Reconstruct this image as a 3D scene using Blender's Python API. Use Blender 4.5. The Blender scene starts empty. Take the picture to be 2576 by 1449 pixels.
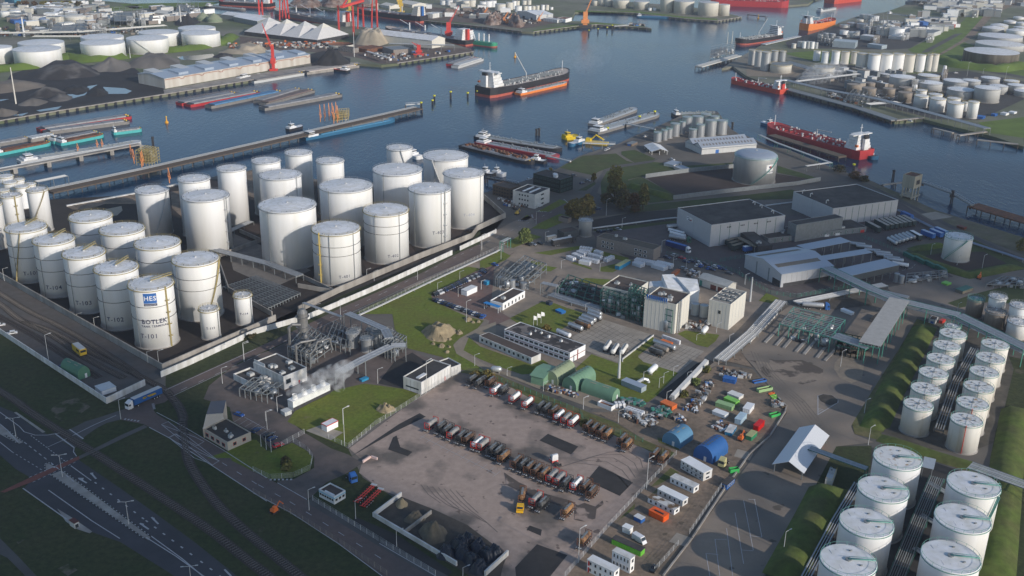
import bpy,bmesh,math,random
from mathutils import Vector,Matrix
random.seed(7)
R=math.radians
SC=bpy.context.scene
COL=SC.collection
THETA,ROLL,CAMH,FPX=R(21.7),R(1.1),205.0,2654.0
cd=bpy.data.cameras.new("camera");cam=bpy.data.objects.new("camera",cd);COL.objects.link(cam)
FW=Vector((0,math.cos(THETA),-math.sin(THETA)))
_r=Vector((1,0,0));_u=_r.cross(FW)
RT=_r*math.cos(ROLL)+_u*math.sin(ROLL);UP=-_r*math.sin(ROLL)+_u*math.cos(ROLL)
CP=Vector((0,0,CAMH))
m=Matrix((RT,UP,-FW)).transposed().to_4x4();m.translation=CP
cam.matrix_world=m
cd.sensor_width=36.0;cd.lens=36.0*FPX/2576.0;cd.clip_start=1.0;cd.clip_end=60000.0
SC.camera=cam
HAZE_D=.00007;CLOUD_A=.88
CLOUDS=[("x",[(-150,1150,75),(150,1330,80),(420,1380,70),(650,1480,60),(100,1000,55),(330,1160,50),(900,1560,60),(-100,1500,90),(300,1600,90)],1),("x",[(1560,560,70),(1780,545,60),(2000,580,75),(2250,520,90),(2450,640,80),(1700,640,50),(2150,650,60),(2600,500,110),(1430,500,55)],2)]
SUN_EL,SUN_AZ=R(20.3),R(-40.5)
SD=Vector((math.cos(SUN_EL)*math.cos(SUN_AZ),math.cos(SUN_EL)*math.sin(SUN_AZ),math.sin(SUN_EL)))
w=bpy.data.worlds.new("World");SC.world=w;w.use_nodes=True
nt=w.node_tree
sky=nt.nodes.new("ShaderNodeTexSky");sky.sky_type='NISHITA';sky.sun_disc=False
sky.sun_elevation=SUN_EL;sky.sun_rotation=math.pi/2-SUN_AZ
sky.air_density=1.0;sky.dust_density=0.6;sky.ozone_density=2.0
bg=nt.nodes["Background"];bg.inputs[1].default_value=0.15
nt.links.new(sky.outputs[0],bg.inputs[0])
sl=bpy.data.lights.new("sun",'SUN');so=bpy.data.objects.new("sun",sl);COL.objects.link(so)
sl.energy=3.9;sl.angle=R(0.5);sl.color=(1.0,0.91,0.80)
so.rotation_euler=SD.to_track_quat('Z','Y').to_euler();so.location=(400,-400,600)
SC.view_settings.view_transform='Standard';SC.view_settings.look='None'
SC.view_settings.exposure=-0.08;SC.view_settings.gamma=1.0
SC.cycles.max_bounces=5;SC.cycles.diffuse_bounces=2;SC.cycles.glossy_bounces=2
SC.cycles.volume_bounces=1;SC.cycles.transparent_max_bounces=8
TILE=dict(r=(780,960,2.408),w=(2780,1120,2.408),q=(400,1380,3.623),x=(0,0,.67083),a=(0,0,2.415),b=(900,0,2.415),c=(1800,0,2.415),d=(2800,0,2.4154),e=(0,500,2.4146),f=(900,500,2.4146),g=(1800,500,2.4146),h=(2700,500,2.229),i=(0,1000,2.4146),j=(900,1000,2.4146),k=(1800,950,2.4146),l=(2700,950,2.070),m=(0,1500,2.195),n=(950,1500,2.195),o=(1900,1500,2.195),p=(2840,1500,2.195))
def px(t,x,y):
 ox,oy,s=TILE[t]
 return(ox+x/s)*.67083,(oy+y/s)*.67083
def ray(u,v):return FW*FPX+RT*(u-1288)-UP*(v-724.5)
def at(t,x,y,z=0.0):
 d=ray(*px(t,x,y));k=(z-CAMH)/d.z
 if k<0 or k*FPX>9000:k=9000/FPX;q=CP+d*k;return Vector((q.x,q.y,z))
 return CP+d*k
def pj(p):
 q=Vector(p)-CP;w_=q.dot(FW)
 return 1288+FPX*q.dot(RT)/w_,724.5-FPX*q.dot(UP)/w_
def depth(p):return(Vector(p)-CP).dot(FW)
def hgt(t,x,y,y2):
 "height of an upright thing with its foot at x,y and its top at y2"
 P=at(t,x,y);v2=px(t,x,y2)[1];lo,hi=0.,150.
 for _ in range(40):
  mm=(lo+hi)/2
  if pj(P+Vector((0,0,mm)))[1]>v2:lo=mm
  else:hi=mm
 return lo
MAT={}
def mat(name,col,rough=.7,metal=0.,var=.12,sc=.5,bump=0.,col2=None,sc2=None,spec=.4,streak=False,thr=(.35,.65),stain=None):
 if name in MAT:return MAT[name]
 M=bpy.data.materials.new(name);M.use_nodes=True;n=M.node_tree;b=n.nodes["Principled BSDF"];L=n.links
 b.inputs["Roughness"].default_value=rough;b.inputs["Metallic"].default_value=metal
 b.inputs["Specular IOR Level"].default_value=spec
 tc=n.nodes.new("ShaderNodeTexCoord");mp=n.nodes.new("ShaderNodeMapping");L.new(tc.outputs["Object"],mp.inputs[0])
 geo=n.nodes.new("ShaderNodeNewGeometry")
 src=geo.outputs["Position"]
 L.new(src,mp.inputs[0])
 if streak:mp.inputs["Scale"].default_value=(1,1,.08)
 no=n.nodes.new("ShaderNodeTexNoise");no.inputs["Scale"].default_value=sc;no.inputs["Detail"].default_value=5
 no.inputs["Roughness"].default_value=.65
 L.new(mp.outputs[0],no.inputs["Vector"])
 mr=n.nodes.new("ShaderNodeMapRange");mr.inputs[1].default_value=.3;mr.inputs[2].default_value=.7
 mr.inputs[3].default_value=1-var;mr.inputs[4].default_value=1+var
 L.new(no.outputs[0],mr.inputs[0])
 base=n.nodes.new("ShaderNodeRGB");base.outputs[0].default_value=(*col,1)
 out=base.outputs[0]
 if col2:
  n2=n.nodes.new("ShaderNodeTexNoise");n2.inputs["Scale"].default_value=sc2 or sc*.2;n2.inputs["Detail"].default_value=4
  L.new(mp.outputs[0],n2.inputs["Vector"])
  r2=n.nodes.new("ShaderNodeMapRange");r2.inputs[1].default_value=thr[0];r2.inputs[2].default_value=thr[1]
  L.new(n2.outputs[0],r2.inputs[0])
  mx=n.nodes.new("ShaderNodeMix");mx.data_type='RGBA';L.new(r2.outputs[0],mx.inputs[0])
  L.new(out,mx.inputs[6]);mx.inputs[7].default_value=(*col2,1);out=mx.outputs[2]
 if stain:
  n3=n.nodes.new("ShaderNodeTexNoise");n3.inputs["Scale"].default_value=stain[1];n3.inputs["Detail"].default_value=3;L.new(geo.outputs["Position"],n3.inputs["Vector"])
  r3=n.nodes.new("ShaderNodeMapRange");r3.inputs[1].default_value=stain[2];r3.inputs[2].default_value=stain[2]+.04;r3.inputs[4].default_value=.75
  L.new(n3.outputs[0],r3.inputs[0]);m3=n.nodes.new("ShaderNodeMix");m3.data_type='RGBA';L.new(r3.outputs[0],m3.inputs[0]);L.new(out,m3.inputs[6]);m3.inputs[7].default_value=(*stain[0],1);out=m3.outputs[2]
 vm=n.nodes.new("ShaderNodeVectorMath");vm.operation='SCALE';L.new(out,vm.inputs[0]);L.new(mr.outputs[0],vm.inputs[3])
 L.new(vm.outputs[0],b.inputs["Base Color"])
 if bump:
  bp=n.nodes.new("ShaderNodeBump");bp.inputs["Strength"].default_value=bump;bp.inputs["Distance"].default_value=.3
  L.new(no.outputs[0],bp.inputs["Height"]);L.new(bp.outputs[0],b.inputs["Normal"])
 MAT[name]=M
 return M
def C(h):
 v=[int(h[i:i+2],16)/255 for i in(0,2,4)]
 return tuple(x/12.92 if x<=.04045 else((x+.055)/1.055)**2.4 for x in v)
def paint(h,rough=.5,var=.06):return mat("paint_"+h,C(h),rough,0,var,.6)
M_white=mat("white_paint",(.82,.83,.84),.5,0,.04,.25,col2=(.72,.72,.69),sc2=.12,streak=True,thr=(.45,.8))
M_white2=mat("weathered_white",(.72,.71,.68),.6,0,.08,.3,col2=(.5,.44,.34),sc2=.35,streak=True,thr=(.52,.8))
M_wroof=mat("white_roof",(.74,.75,.78),.55,0,.06,.4,col2=(.62,.62,.6),sc2=.3)
M_rroof=mat("rusty_white_roof",(.70,.70,.69),.6,0,.08,.5,col2=(.38,.27,.17),sc2=.45,thr=(.58,.72))
M_steel=mat("galvanised_steel",(.42,.44,.46),.45,.6,.12,.4,streak=True)
M_alu=mat("aluminium_cladding",(.55,.57,.58),.4,.5,.08,.6,streak=True)
M_pipe=mat("pipe_metal",(.45,.47,.49),.45,.4,.15,.7)
M_brown=mat("weathered_brown_steel",(.30,.26,.22),.7,.1,.2,.5,streak=True)
M_grey=mat("grey_steel",(.22,.24,.25),.6,.2,.15,.6)
M_dark=mat("dark_steel",(.05,.05,.055),.6,.1,.2,.8)
M_black=mat("black_rubber",(.02,.02,.022),.8,0,.2,1.)
M_tar=mat("dark_roofing",(.045,.043,.043),.9,0,.25,.25,col2=(.075,.07,.068),sc2=.08)
M_tarb=mat("brown_roofing",(.10,.075,.062),.9,0,.2,.3,col2=(.07,.055,.05),sc2=.15)
M_cream=mat("cream_cladding",(.62,.60,.54),.6,0,.05,.4,streak=True)
M_lgrey=mat("light_grey_cladding",(.50,.51,.51),.55,0,.06,.5,streak=True)
M_conc=mat("concrete",(.36,.34,.31),.85,0,.15,.3,col2=(.24,.22,.2),sc2=.12,streak=True)
M_wconc=mat("white_concrete",(.68,.68,.68),.7,0,.1,.4,col2=(.5,.49,.46),sc2=.3,streak=True)
M_yellow=mat("yellow_paint",(.62,.42,.08),.5,0,.1,.6)
M_green=mat("green_paint",(.07,.27,.21),.5,0,.1,.6)
M_dgreen=mat("dark_green_steel",(.05,.15,.12),.6,0,.15,.6)
M_red=mat("red_paint",(.55,.05,.04),.5,0,.12,.5)
M_orange=mat("orange_paint",(.72,.17,.04),.5,0,.1,.5)
M_blue=mat("blue_paint",(.03,.13,.40),.5,0,.1,.5)
M_glass=mat("window_glass",(.03,.04,.05),.15,0,.2,.3,spec=.6)
M_rust=mat("rust",(.22,.09,.045),.85,0,.3,.8,col2=(.12,.06,.04),sc2=.4)
M_wood=mat("dark_timber",(.11,.085,.065),.9,0,.25,.6)
M_brick=mat("grey_brick",(.24,.21,.19),.85,0,.12,1.2)
M_sand=mat("sand",(.34,.27,.19),.95,0,.2,.25,bump=.5)
class MB:
 def __init__(s):s.v=[];s.f=[];s.mi=[];s.cur=0;s.mats=[]
 def m(s,material):
  if material not in s.mats:s.mats.append(material)
  s.cur=s.mats.index(material);return s
 def face(s,*ix):s.f.append(ix);s.mi.append(s.cur)
 def add(s,vs,fs):
  o=len(s.v);s.v.extend(Vector(p)for p in vs)
  for q in fs:s.f.append(tuple(o+i for i in q));s.mi.append(s.cur)
  return s
 def hexa(s,b,t):
  return s.add(list(b)+list(t),[(3,2,1,0),(4,5,6,7),(0,1,5,4),(1,2,6,5),(2,3,7,6),(3,0,4,7)])
 def box(s,x0,y0,z0,x1,y1,z1):
  return s.hexa([(x0,y0,z0),(x1,y0,z0),(x1,y1,z0),(x0,y1,z0)],[(x0,y0,z1),(x1,y0,z1),(x1,y1,z1),(x0,y1,z1)])
 def prism(s,pts,z0,z1,cap=True):
  n=len(pts);a=sum(pts[i][0]*pts[(i+1)%n][1]-pts[(i+1)%n][0]*pts[i][1]for i in range(n))
  if a<0:pts=pts[::-1]
  fs=[(i,(i+1)%n,n+(i+1)%n,n+i)for i in range(n)]
  if cap:fs+=[tuple(range(n,2*n)),tuple(range(n-1,-1,-1))]
  return s.add([(p[0],p[1],z0)for p in pts]+[(p[0],p[1],z1)for p in pts],fs)
 def ring(s,rs,x=0,y=0,n=24,cap0=False,cap1=False,ax='z'):
  vs=[];fs=[]
  for r,z in rs:
   for k in range(n):
    a=2*math.pi*k/n;c_,s_=r*math.cos(a),r*math.sin(a)
    vs.append((x+c_,y+s_,z)if ax=='z' else(z,x+c_,y+s_)if ax=='x' else(x+c_,z,y+s_))
  for i in range(len(rs)-1):
   for k in range(n):
    k2=(k+1)%n;q=(i*n+k,i*n+k2,(i+1)*n+k2,(i+1)*n+k)
    fs.append(q if ax!='y' else q[::-1])
  if cap0:fs.append(tuple(range(n-1,-1,-1)))
  if cap1:fs.append(tuple((len(rs)-1)*n+k for k in range(n)))
  return s.add(vs,fs)
 def tube(s,pts,r,n=6,closed=False):
  pts=[Vector(p)for p in pts];N=len(pts);vs=[];fs=[]
  for i,p in enumerate(pts):
   a=pts[(i-1)%N]if(closed or i>0)else p;b=pts[(i+1)%N]if(closed or i<N-1)else p
   d=(b-a).normalized()if(b-a).length>1e-6 else Vector((0,0,1))
   u=d.cross(Vector((0,0,1)));
   if u.length<.05:u=Vector((1,0,0))
   u.normalize();w_=u.cross(d)
   for k in range(n):
    t=2*math.pi*k/n+math.pi/4;vs.append(p+u*math.cos(t)*r+w_*math.sin(t)*r)
  for i in range(N if closed else N-1):
   j=(i+1)%N
   for k in range(n):
    k2=(k+1)%n;fs.append((i*n+k2,i*n+k,j*n+k,j*n+k2))
  if not closed:fs+=[tuple(range(n)),tuple((N-1)*n+k for k in range(n-1,-1,-1))]
  return s.add(vs,fs)
 def beam(s,a,b,wd,ht):
  a=Vector(a);b=Vector(b);d=(b-a).normalized();u=d.cross(Vector((0,0,1)))
  if u.length<.05:u=Vector((1,0,0))
  u.normalize();k=u.cross(d);U_=u*wd/2;K=k*ht/2
  return s.hexa([a-U_-K,b-U_-K,b+U_-K,a+U_-K][::-1],[a-U_+K,b-U_+K,b+U_+K,a+U_+K][::-1])
 def build(s,name,parent=None,material=None,smooth=False,loc=None):
  me=bpy.data.meshes.new(name);me.from_pydata([tuple(p)for p in s.v],[],s.f)
  for k in(s.mats or[material]):me.materials.append(k)
  if s.mats:me.polygons.foreach_set("material_index",s.mi)
  if smooth:me.polygons.foreach_set("use_smooth",[len(f)<=4 for f in s.f])
  me.update()
  o=bpy.data.objects.new(name,me);COL.objects.link(o)
  if parent:o.parent=parent
  if loc is not None:o.location=loc
  return o
REG=[]
def tag(o,label,cat,group=None):
 o['label']=label;o['category']=cat
 if group:o['group']=group
 REG.append(o);return o
def thing(name,label,cat,loc,rz=0.,group=None):
 o=bpy.data.objects.new(name,None);COL.objects.link(o);o.location=loc;o.rotation_euler=(0,0,rz)
 o.empty_display_size=.5
 return tag(o,label,cat,group)
def struct(o,kind='structure'):o['kind']=kind;return o
def dup(src,loc,rz,label,group=None,cat=None,scale=None,mats=None):
 r=src.copy();COL.objects.link(r);r.location=loc;r.rotation_euler=(0,0,rz)
 if scale:r.scale=scale
 r['label']=label
 if group:r['group']=group
 if cat:r['category']=cat
 REG.append(r)
 for ch in src.children:
  c_=ch.copy();COL.objects.link(c_);c_.parent=r
  for g in ch.children:
   d_=g.copy();COL.objects.link(d_);d_.parent=c_
 return r
def remat(root,swap):
 for c_ in root.children_recursive:
  if c_.type=='MESH' and any(mm in swap for mm in c_.data.materials):
   c_.data=c_.data.copy()
   for i,mm in enumerate(c_.data.materials):
    if mm in swap:c_.data.materials[i]=swap[mm]
def ang(a,b):return math.atan2(b.y-a.y,b.x-a.x)
def trim(col):return MAT[col]
# ================================================================ WATER AND LAND
WZ=-2.6
def water_mat():
 M=bpy.data.materials.new("harbour_water");M.use_nodes=True;n=M.node_tree;b=n.nodes["Principled BSDF"];L=n.links
 b.inputs["Base Color"].default_value=(.010,.045,.095,1);b.inputs["Roughness"].default_value=.12
 b.inputs["IOR"].default_value=1.33;b.inputs["Specular IOR Level"].default_value=.26
 g=n.nodes.new("ShaderNodeNewGeometry");mp=n.nodes.new("ShaderNodeMapping");L.new(g.outputs["Position"],mp.inputs[0])
 mp.inputs["Rotation"].default_value=(0,0,R(35));mp.inputs["Scale"].default_value=(1,.45,1)
 a=n.nodes.new("ShaderNodeTexNoise");a.inputs["Scale"].default_value=.32;a.inputs["Detail"].default_value=6;a.inputs["Roughness"].default_value=.6
 c=n.nodes.new("ShaderNodeTexNoise");c.inputs["Scale"].default_value=.02;c.inputs["Detail"].default_value=4;c.inputs["Distortion"].default_value=.8
 L.new(mp.outputs[0],a.inputs[0]);L.new(mp.outputs[0],c.inputs[0])
 bp=n.nodes.new("ShaderNodeBump");bp.inputs["Distance"].default_value=.6
 r1=n.nodes.new("ShaderNodeMapRange");r1.inputs[1].default_value=.35;r1.inputs[2].default_value=.65;r1.inputs[3].default_value=.25;r1.inputs[4].default_value=.7
 L.new(c.outputs[0],r1.inputs[0]);L.new(r1.outputs[0],bp.inputs["Strength"])
 L.new(a.outputs[0],bp.inputs["Height"]);L.new(bp.outputs[0],b.inputs["Normal"])
 mx=n.nodes.new("ShaderNodeMix");mx.data_type='RGBA';L.new(c.outputs[0],mx.inputs[0])
 mx.inputs[6].default_value=(.004,.030,.075,1);mx.inputs[7].default_value=(.010,.045,.092,1);L.new(mx.outputs[2],b.inputs["Base Color"])
 return M
M_water=water_mat()
w_=MB().m(M_water);w_.add([(-9000,-200,WZ),(9000,-200,WZ),(9000,9500,WZ),(-9000,9500,WZ)],[(0,1,2,3)])
struct(w_.build("harbour_water"))
M_land=mat("industrial_ground",(.17,.15,.13),.95,0,.2,.08,col2=(.10,.095,.085),sc2=.02,bump=.2)
M_far=mat("far_ground",(.20,.19,.16),.95,0,.25,.03,col2=(.09,.12,.05),sc2=.006)
M_grass=mat("grass_ground",(.032,.046,.014),.95,0,.38,.5,col2=(.046,.052,.02),sc2=.05,bump=.6,stain=((.085,.075,.05),.09,.69))
M_lawn=mat("lawn_ground",(.125,.165,.02),.95,0,.25,.6,col2=(.125,.135,.024),sc2=.08,bump=.4,stain=((.15,.135,.06),.13,.68))
M_asph=mat("asphalt",(.105,.10,.098),.9,0,.12,.15,col2=(.075,.072,.07),sc2=.03)
M_asphd=mat("dark_asphalt",(.040,.038,.038),.9,0,.2,.2)
M_asphl=mat("light_asphalt",(.27,.22,.175),.9,0,.14,.2,col2=(.14,.125,.11),sc2=.05,stain=((.07,.06,.05),.12,.66))
M_klin=mat("clinker_paving",(.145,.105,.092),.9,0,.14,.4,col2=(.11,.09,.085),sc2=.05)
M_yard=mat("yard_paving",(.36,.28,.235),.9,0,.14,.35,col2=(.14,.12,.105),sc2=.045,thr=(.5,.62),stain=((.10,.075,.065),.22,.66))
M_slab=mat("concrete_slab_paving",(.36,.32,.27),.9,0,.12,.3,col2=(.28,.25,.21),sc2=.08)
M_soil=mat("dark_bund_soil",(.032,.026,.024),.95,0,.25,.1,bump=.2)
M_rsoil=mat("red_brown_soil",(.055,.040,.036),.95,0,.2,.06)
M_dirt=mat("dirt_ground",(.27,.20,.145),.95,0,.25,.5,col2=(.15,.12,.09),sc2=.08,bump=.3,stain=((.09,.075,.055),.2,.64))
M_coal=mat("coal_ground",(.030,.029,.031),.9,0,.3,.05,bump=.3)
M_ball=mat("rail_ballast",(.060,.050,.046),.95,0,.25,.8,bump=.6)
M_yardc,M_asphc=(.36,.28,.235),(.24,.205,.17)
M_puddle=mat("puddle_water",(.05,.055,.06),.04,0,.05,.1,spec=.9)
M_line=mat("road_marking_paint",(.42,.42,.43),.8,0,.15,.6)
M_redp=mat("red_cycle_path",(.19,.07,.055),.9,0,.15,.4)
def land(name,t,pts,material,z=0.0,bottom=-7.0):
 P=[at(t,*q)if len(q)==2 else at(*q)for q in pts]
 b=MB().m(material);b.prism([(p.x,p.y)for p in P],bottom,z)
 return struct(b.build(name))
_lay=[0]
def sheet(name,t,pts,material,lv=1):
 P=[at(t,*q)if len(q)==2 else at(*q)for q in pts]
 _lay[0]+=1
 z=lv*.04+(_lay[0]%7)*.004
 if sum(P[i].x*P[(i+1)%len(P)].y-P[(i+1)%len(P)].x*P[i].y for i in range(len(P)))<0:P=P[::-1]
 b=MB().m(material);b.add([(p.x,p.y,z)for p in P],[tuple(range(len(P)))])
 return struct(b.build(name))
def strip(name,t,pts,wd,material,lv=2,dash=None,close=False):
 P=[at(t,*q)if len(q)==2 else at(*q)for q in pts]
 _lay[0]+=1;z=lv*.04+(_lay[0]%7)*.004
 b=MB().m(material);segs=[]
 if close:P.append(P[0])
 for a,c in zip(P,P[1:]):
  L=(c-a).length;d=(c-a)/max(L,1e-6)
  if dash:
   s=0
   while s<L-dash[0]:segs.append((a+d*s,a+d*(s+dash[0])));s+=dash[0]+dash[1]
  else:segs.append((a-d*wd*.3,c+d*wd*.3))
 for k,(a,c)in enumerate(segs):
  d=(c-a).normalized();nn=Vector((-d.y,d.x,0))*wd/2;zz=Vector((0,0,z+(k%3)*.003))
  b.add([a-nn+zz,c-nn+zz,c+nn+zz,a+nn+zz],[(0,1,2,3)])
 return struct(b.build(name))
land("mainland_ground",'x',[(-900,640),(-200,590),(0,552),(167,519),(342,485),(528,446),(650,424),(800,452),(1000,462),(1215,486),(1240,478),(1305,460),('g',700,320),('g',900,205),('g',1240,100),('c',1380,1240),('c',1640,1130),('c',1760,1075),('c',1850,1030),('c',2150,1010),('c',2270,1165),('c',2415,1260),('h',200,10),('h',420,110),('h',560,130),('h',900,270),('h',1250,395),('h',1500,500),('h',1800,640),('h',2541,870),('x',2800,680),('x',4500,1700),('x',2800,2600),('x',-600,2600),('x',-2600,1800)],M_land)
land("refinery_bank_ground",'x',[(2620,318),(2576,335),('d',2512,1330),('d',2250,1240),('d',1600,1080),('d',1340,1100),('d',1000,985),('d',640,895),('d',340,815),('d',0,690),('c',2290,600),('c',2190,620),('c',2280,560),('d',150,400),('d',480,340),('d',640,300),('d',850,200),('d',1000,150),('d',1260,110),('d',1500,20),('d',1560,-40),('x',2350,-60),('x',2900,-60),('x',4200,300),('x',4200,700),('x',3000,470)],M_far)
land("bulk_terminal_ground",'a',[(-600,1190),(0,1095),(560,1000),(1490,855),(2220,735),('b',580,640),('b',1060,575),('b',1280,590),('b',1420,575),('b',2110,470),('b',2080,440),('b',1700,330),('b',1250,255),('b',600,205),('b',0,140),('a',1480,90),('a',1180,30),('a',500,-30),('x',-900,-90),('x',-1800,700)],M_far)
land("scrap_terminal_ground",'c',[('b',600,60),('b',900,90),('b',1300,150),('b',1700,190),(0,240),(380,285),(480,290),(900,235),(1060,225),(1400,245),(1555,258),(1480,235),(1240,215),(1000,195),(820,190),(860,110),(1000,95),(1400,120),(1850,170),(2150,190),(2370,155),(2300,135),(1900,60),(1400,20),(900,-20),('x',1400,-30),('b',900,-40)],M_far)
land("far_bank_ground",'x',[(-1500,-70),(200,-22),(560,-3),(640,-8),(980,-20),(1900,-22),(2130,-12),(2200,-40),(2600,-50),(4000,-60),(3500,-180),(0,-200),(-2500,-180)],M_far)
land("quay_stub_ground",'d',[(350,0),(380,50),(560,35),(600,5),(700,-30),(400,-30)],M_far)
# ================================================================ GROUND COVER, ROADS, MARKINGS
S=sheet
S("rail_yard_ground",'i',[(968,1240),(0,600),(-900,30),(-900,-300),(0,95),(1475,935),(2318,560),('f',1640,1267),('f',2300,940),('g',225,760),('g',140,880),('f',1995,1050),('j',1000,230),('i',2318,600),(1500,990),(1300,1060)],mat("rail_yard_gravel",(.115,.098,.088),.95,0,.2,.2,col2=(.085,.085,.085),sc2=.05),1)
S("bund_ground",'i',[(1475,935),(0,95),(-900,-300),('e',-900,700),('e',-200,700),('e',450,600),('x',342,490),('x',528,451),('x',800,457),('x',1000,467),('x',1210,492),('g',30,600),('g',225,760)],M_soil,1)
S("bund_ground",'e',[(600,665),(1230,545),(1245,640),(950,640),(800,690),(660,690)],M_dirt,2)
S("bund_ground",'e',[(950,690),(1100,660),(1110,700),(1060,745),(1010,750)],mat("pale_sand_ring",(.36,.31,.24),.9),3)
S("bund_ground",'e',[(1540,530),(1640,520),(1650,760),(1560,680)],M_dirt,2)
S("bund_ground",'f',[(60,350),(160,330),(170,600),(60,560)],M_dirt,2)
S("bund_ground",'f',[(-150,870),(180,1010),(640,1240),(500,1310),(300,1400),(-60,1240)],mat("dim_concrete",(.17,.155,.14),.9,0,.2,.2),2)
S("bund_ground",'f',[(0,870),(190,800),(190,900),(60,960)],M_rsoil,3)
S("bund_ground",'f',[(1110,1150),(1540,1010),(1640,1150),(1350,1260),(1180,1330)],M_rsoil,3)
S("bund_ground",'f',[(2200,640),(2318,640),(2318,780),(1920,970),(1910,880)],M_rsoil,3)
S("grass_ground",'i',[(968,1240),(0,600),(-900,30),(-900,1600),('x',-900,2300),('x',1800,2300),('n',2300,1600),('n',1650,1370),('n',980,960),('n',1150,800),('n',900,640),('n',780,400),('j',440,1390),('j',-60,1000),('j',120,830),('j',960,420),('j',1830,60),('f',2318,1150),('g',20,1040),('g',0,880),('f',1995,1050),('j',1000,230),('i',2318,600),(1500,990),(1500,1100)],M_grass,1)
S("grass_ground",'i',[(430,1330),(520,1230),(700,1190),(820,1270),(690,1360),(560,1400)],mat("bare_patch_soil",(.034,.048,.015),.95,0,.38,.5,col2=(.115,.10,.075),sc2=.14,thr=(.47,.56)),2)
S("grass_ground",'m',[(90,1110),(200,1100),(220,1140),(150,1190)],MAT["bare_patch_soil"],2)
S("grass_ground",'m',[(470,1390),(560,1350),(640,1400),(560,1449)],MAT["bare_patch_soil"],2)
S("highway_road",'m',[(-400,-190),(0,55),(110,100),(260,215),(390,285),(610,400),(640,490),(1000,735),(1300,950),(1600,1170),(2300,1730),(1800,1730),(1420,1440),(1150,1270),(990,1170),(760,1090),(590,1010),(190,735),(270,650),(130,570),(0,455),(-400,230)],mat("highway_asphalt",(.060,.060,.070),.85,0,.12,.2,col2=(.045,.046,.052),sc2=.035),2)
S("side_road",'m',[(380,285),(480,266),(580,240),(700,180),(830,140),(1010,80),(1100,60),(1100,170),(1000,160),(880,190),(800,230),(700,300),(640,365),(620,395)],M_asph,2)
S("clinker_road",'i',[(1130,1290),(1240,1260),(1500,1110),(2318,740),('j',620,520),('j',920,370),('j',1200,250),('j',1640,60),('f',1990,1080),('f',2318,940),('g',140,880),('g',500,715),('g',760,640),('g',830,650),('g',640,760),('g',440,870),('g',250,990),('f',2300,1060),('f',1900,1217),('j',1500,190),('j',1050,390),('j',850,490),('j',620,600),('j',400,690),('j',0,865),(2050,940),(1600,1150),(1490,1230),(1410,1250),(1390,1300),(1420,1340),(1600,1449),('m',1700,330),('m',2195,640),('n',440,820),('n',1040,1180),('n',1500,1450),('n',2000,1750),('n',1700,1800),('n',1060,1449),('n',700,1180),('n',300,920),('n',0,765),('m',1750,540),('m',1400,320),('m',1240,230),('m',1180,200),('m',1000,165),('m',1000,90)],M_klin,2)
S("upper_road",'g',[(0,960),(140,885),(300,800),(450,745),(520,830),(300,960),(250,990),(0,1100)],M_asphl,3)
S("dark_road_strip",'j',[(0,660),(560,420),(1000,200),(1640,-60),('f',2000,990),('f',2000,1040),('j',1000,225),('j',0,680)],M_asphd,2)
S("footpath",'m',[(-200,1050),(0,1140),(150,1290),(300,1449),(450,1600),(250,1600),(200,1440),(60,1300),(-200,1180)],M_asph,2)
S("verge_ground",'n',[(480,800),(1050,1130),(1600,1449),(1900,1620),(1760,1640),(1500,1480),(1040,1210),(440,850)],M_asph,3)
S("verge_ground",'n',[(830,960),(1180,1110),(1640,1420),(1600,1449),(1050,1150),(830,1010)],M_asphd,4)
S("plant_yard",'j',[(-330,1200),(-280,1080),(-100,930),(150,800),(330,740),(640,590),(960,430),(1300,520),(1400,600),(1520,740),(1700,830),(1830,820),(2000,930),(1640,1165),(1130,1060),(440,1390),('n',420,270),('n',640,400),('n',780,450),('n',900,520),('n',760,610),('n',600,680),('n',480,800),('n',440,820),('n',190,670),('n',340,650),('n',500,560),('n',500,470),('n',420,400),('n',300,360),('n',140,400),('n',60,300),('m',1920,180),('m',1890,60)],mat("plant_paving",(.16,.125,.11),.9,0,.15,.3,col2=(.09,.08,.075),sc2=.06),2)
S("plant_yard",'j',[(1300,990),(1400,860),(1560,780),(1700,870),(1490,990),(1480,1110),(1250,1060)],M_asphd,3)
S("lawn_ground",'j',[(440,1390),(500,1310),(860,1120),(1130,1060),(1480,1110),(1640,1165),('n',1260,50),('n',1000,210),('n',760,390),('n',640,340),('n',420,250),('n',280,180)],M_lawn,3)
S("concrete_pad",'n',[(430,255),(550,210),(740,270),(640,335)],M_slab,4)
S("lawn_ground",'n',[(-180,480),(0,420),(160,420),(320,355),(440,420),(490,480),(470,580),(330,640),(140,655),(0,590),(-180,500)],M_lawn,3)
S("lawn_ground",'m',[(1700,480),(1880,420),(2050,330),(2110,330),(2195,420),(2260,620),(2140,610),(1900,480)],M_lawn,3)
YARD=[('n',790,400),('n',1300,20),('j',2010,950),('k',0,1110),('k',300,1225),('k',480,1330),('o',220,20),('o',600,190),('o',900,300),('o',1340,470),('o',1100,770),('o',830,1060),('o',560,1370),('o',300,1700),('n',1900,1700),('n',2090,1290),('n',1750,1030),('n',1480,930),('n',1210,800),('n',1050,740),('n',870,600),('n',900,500)]
S("container_yard_ground",'x',YARD,M_yard,2)
S("bin_ground",'n',[(980,965),(1210,795),(1480,900),(1760,1030),(2080,1270),(2000,1600),(1660,1370)],mat("dark_dirt",(.075,.065,.055),.95,0,.25,.3,bump=.3),3)
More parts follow.
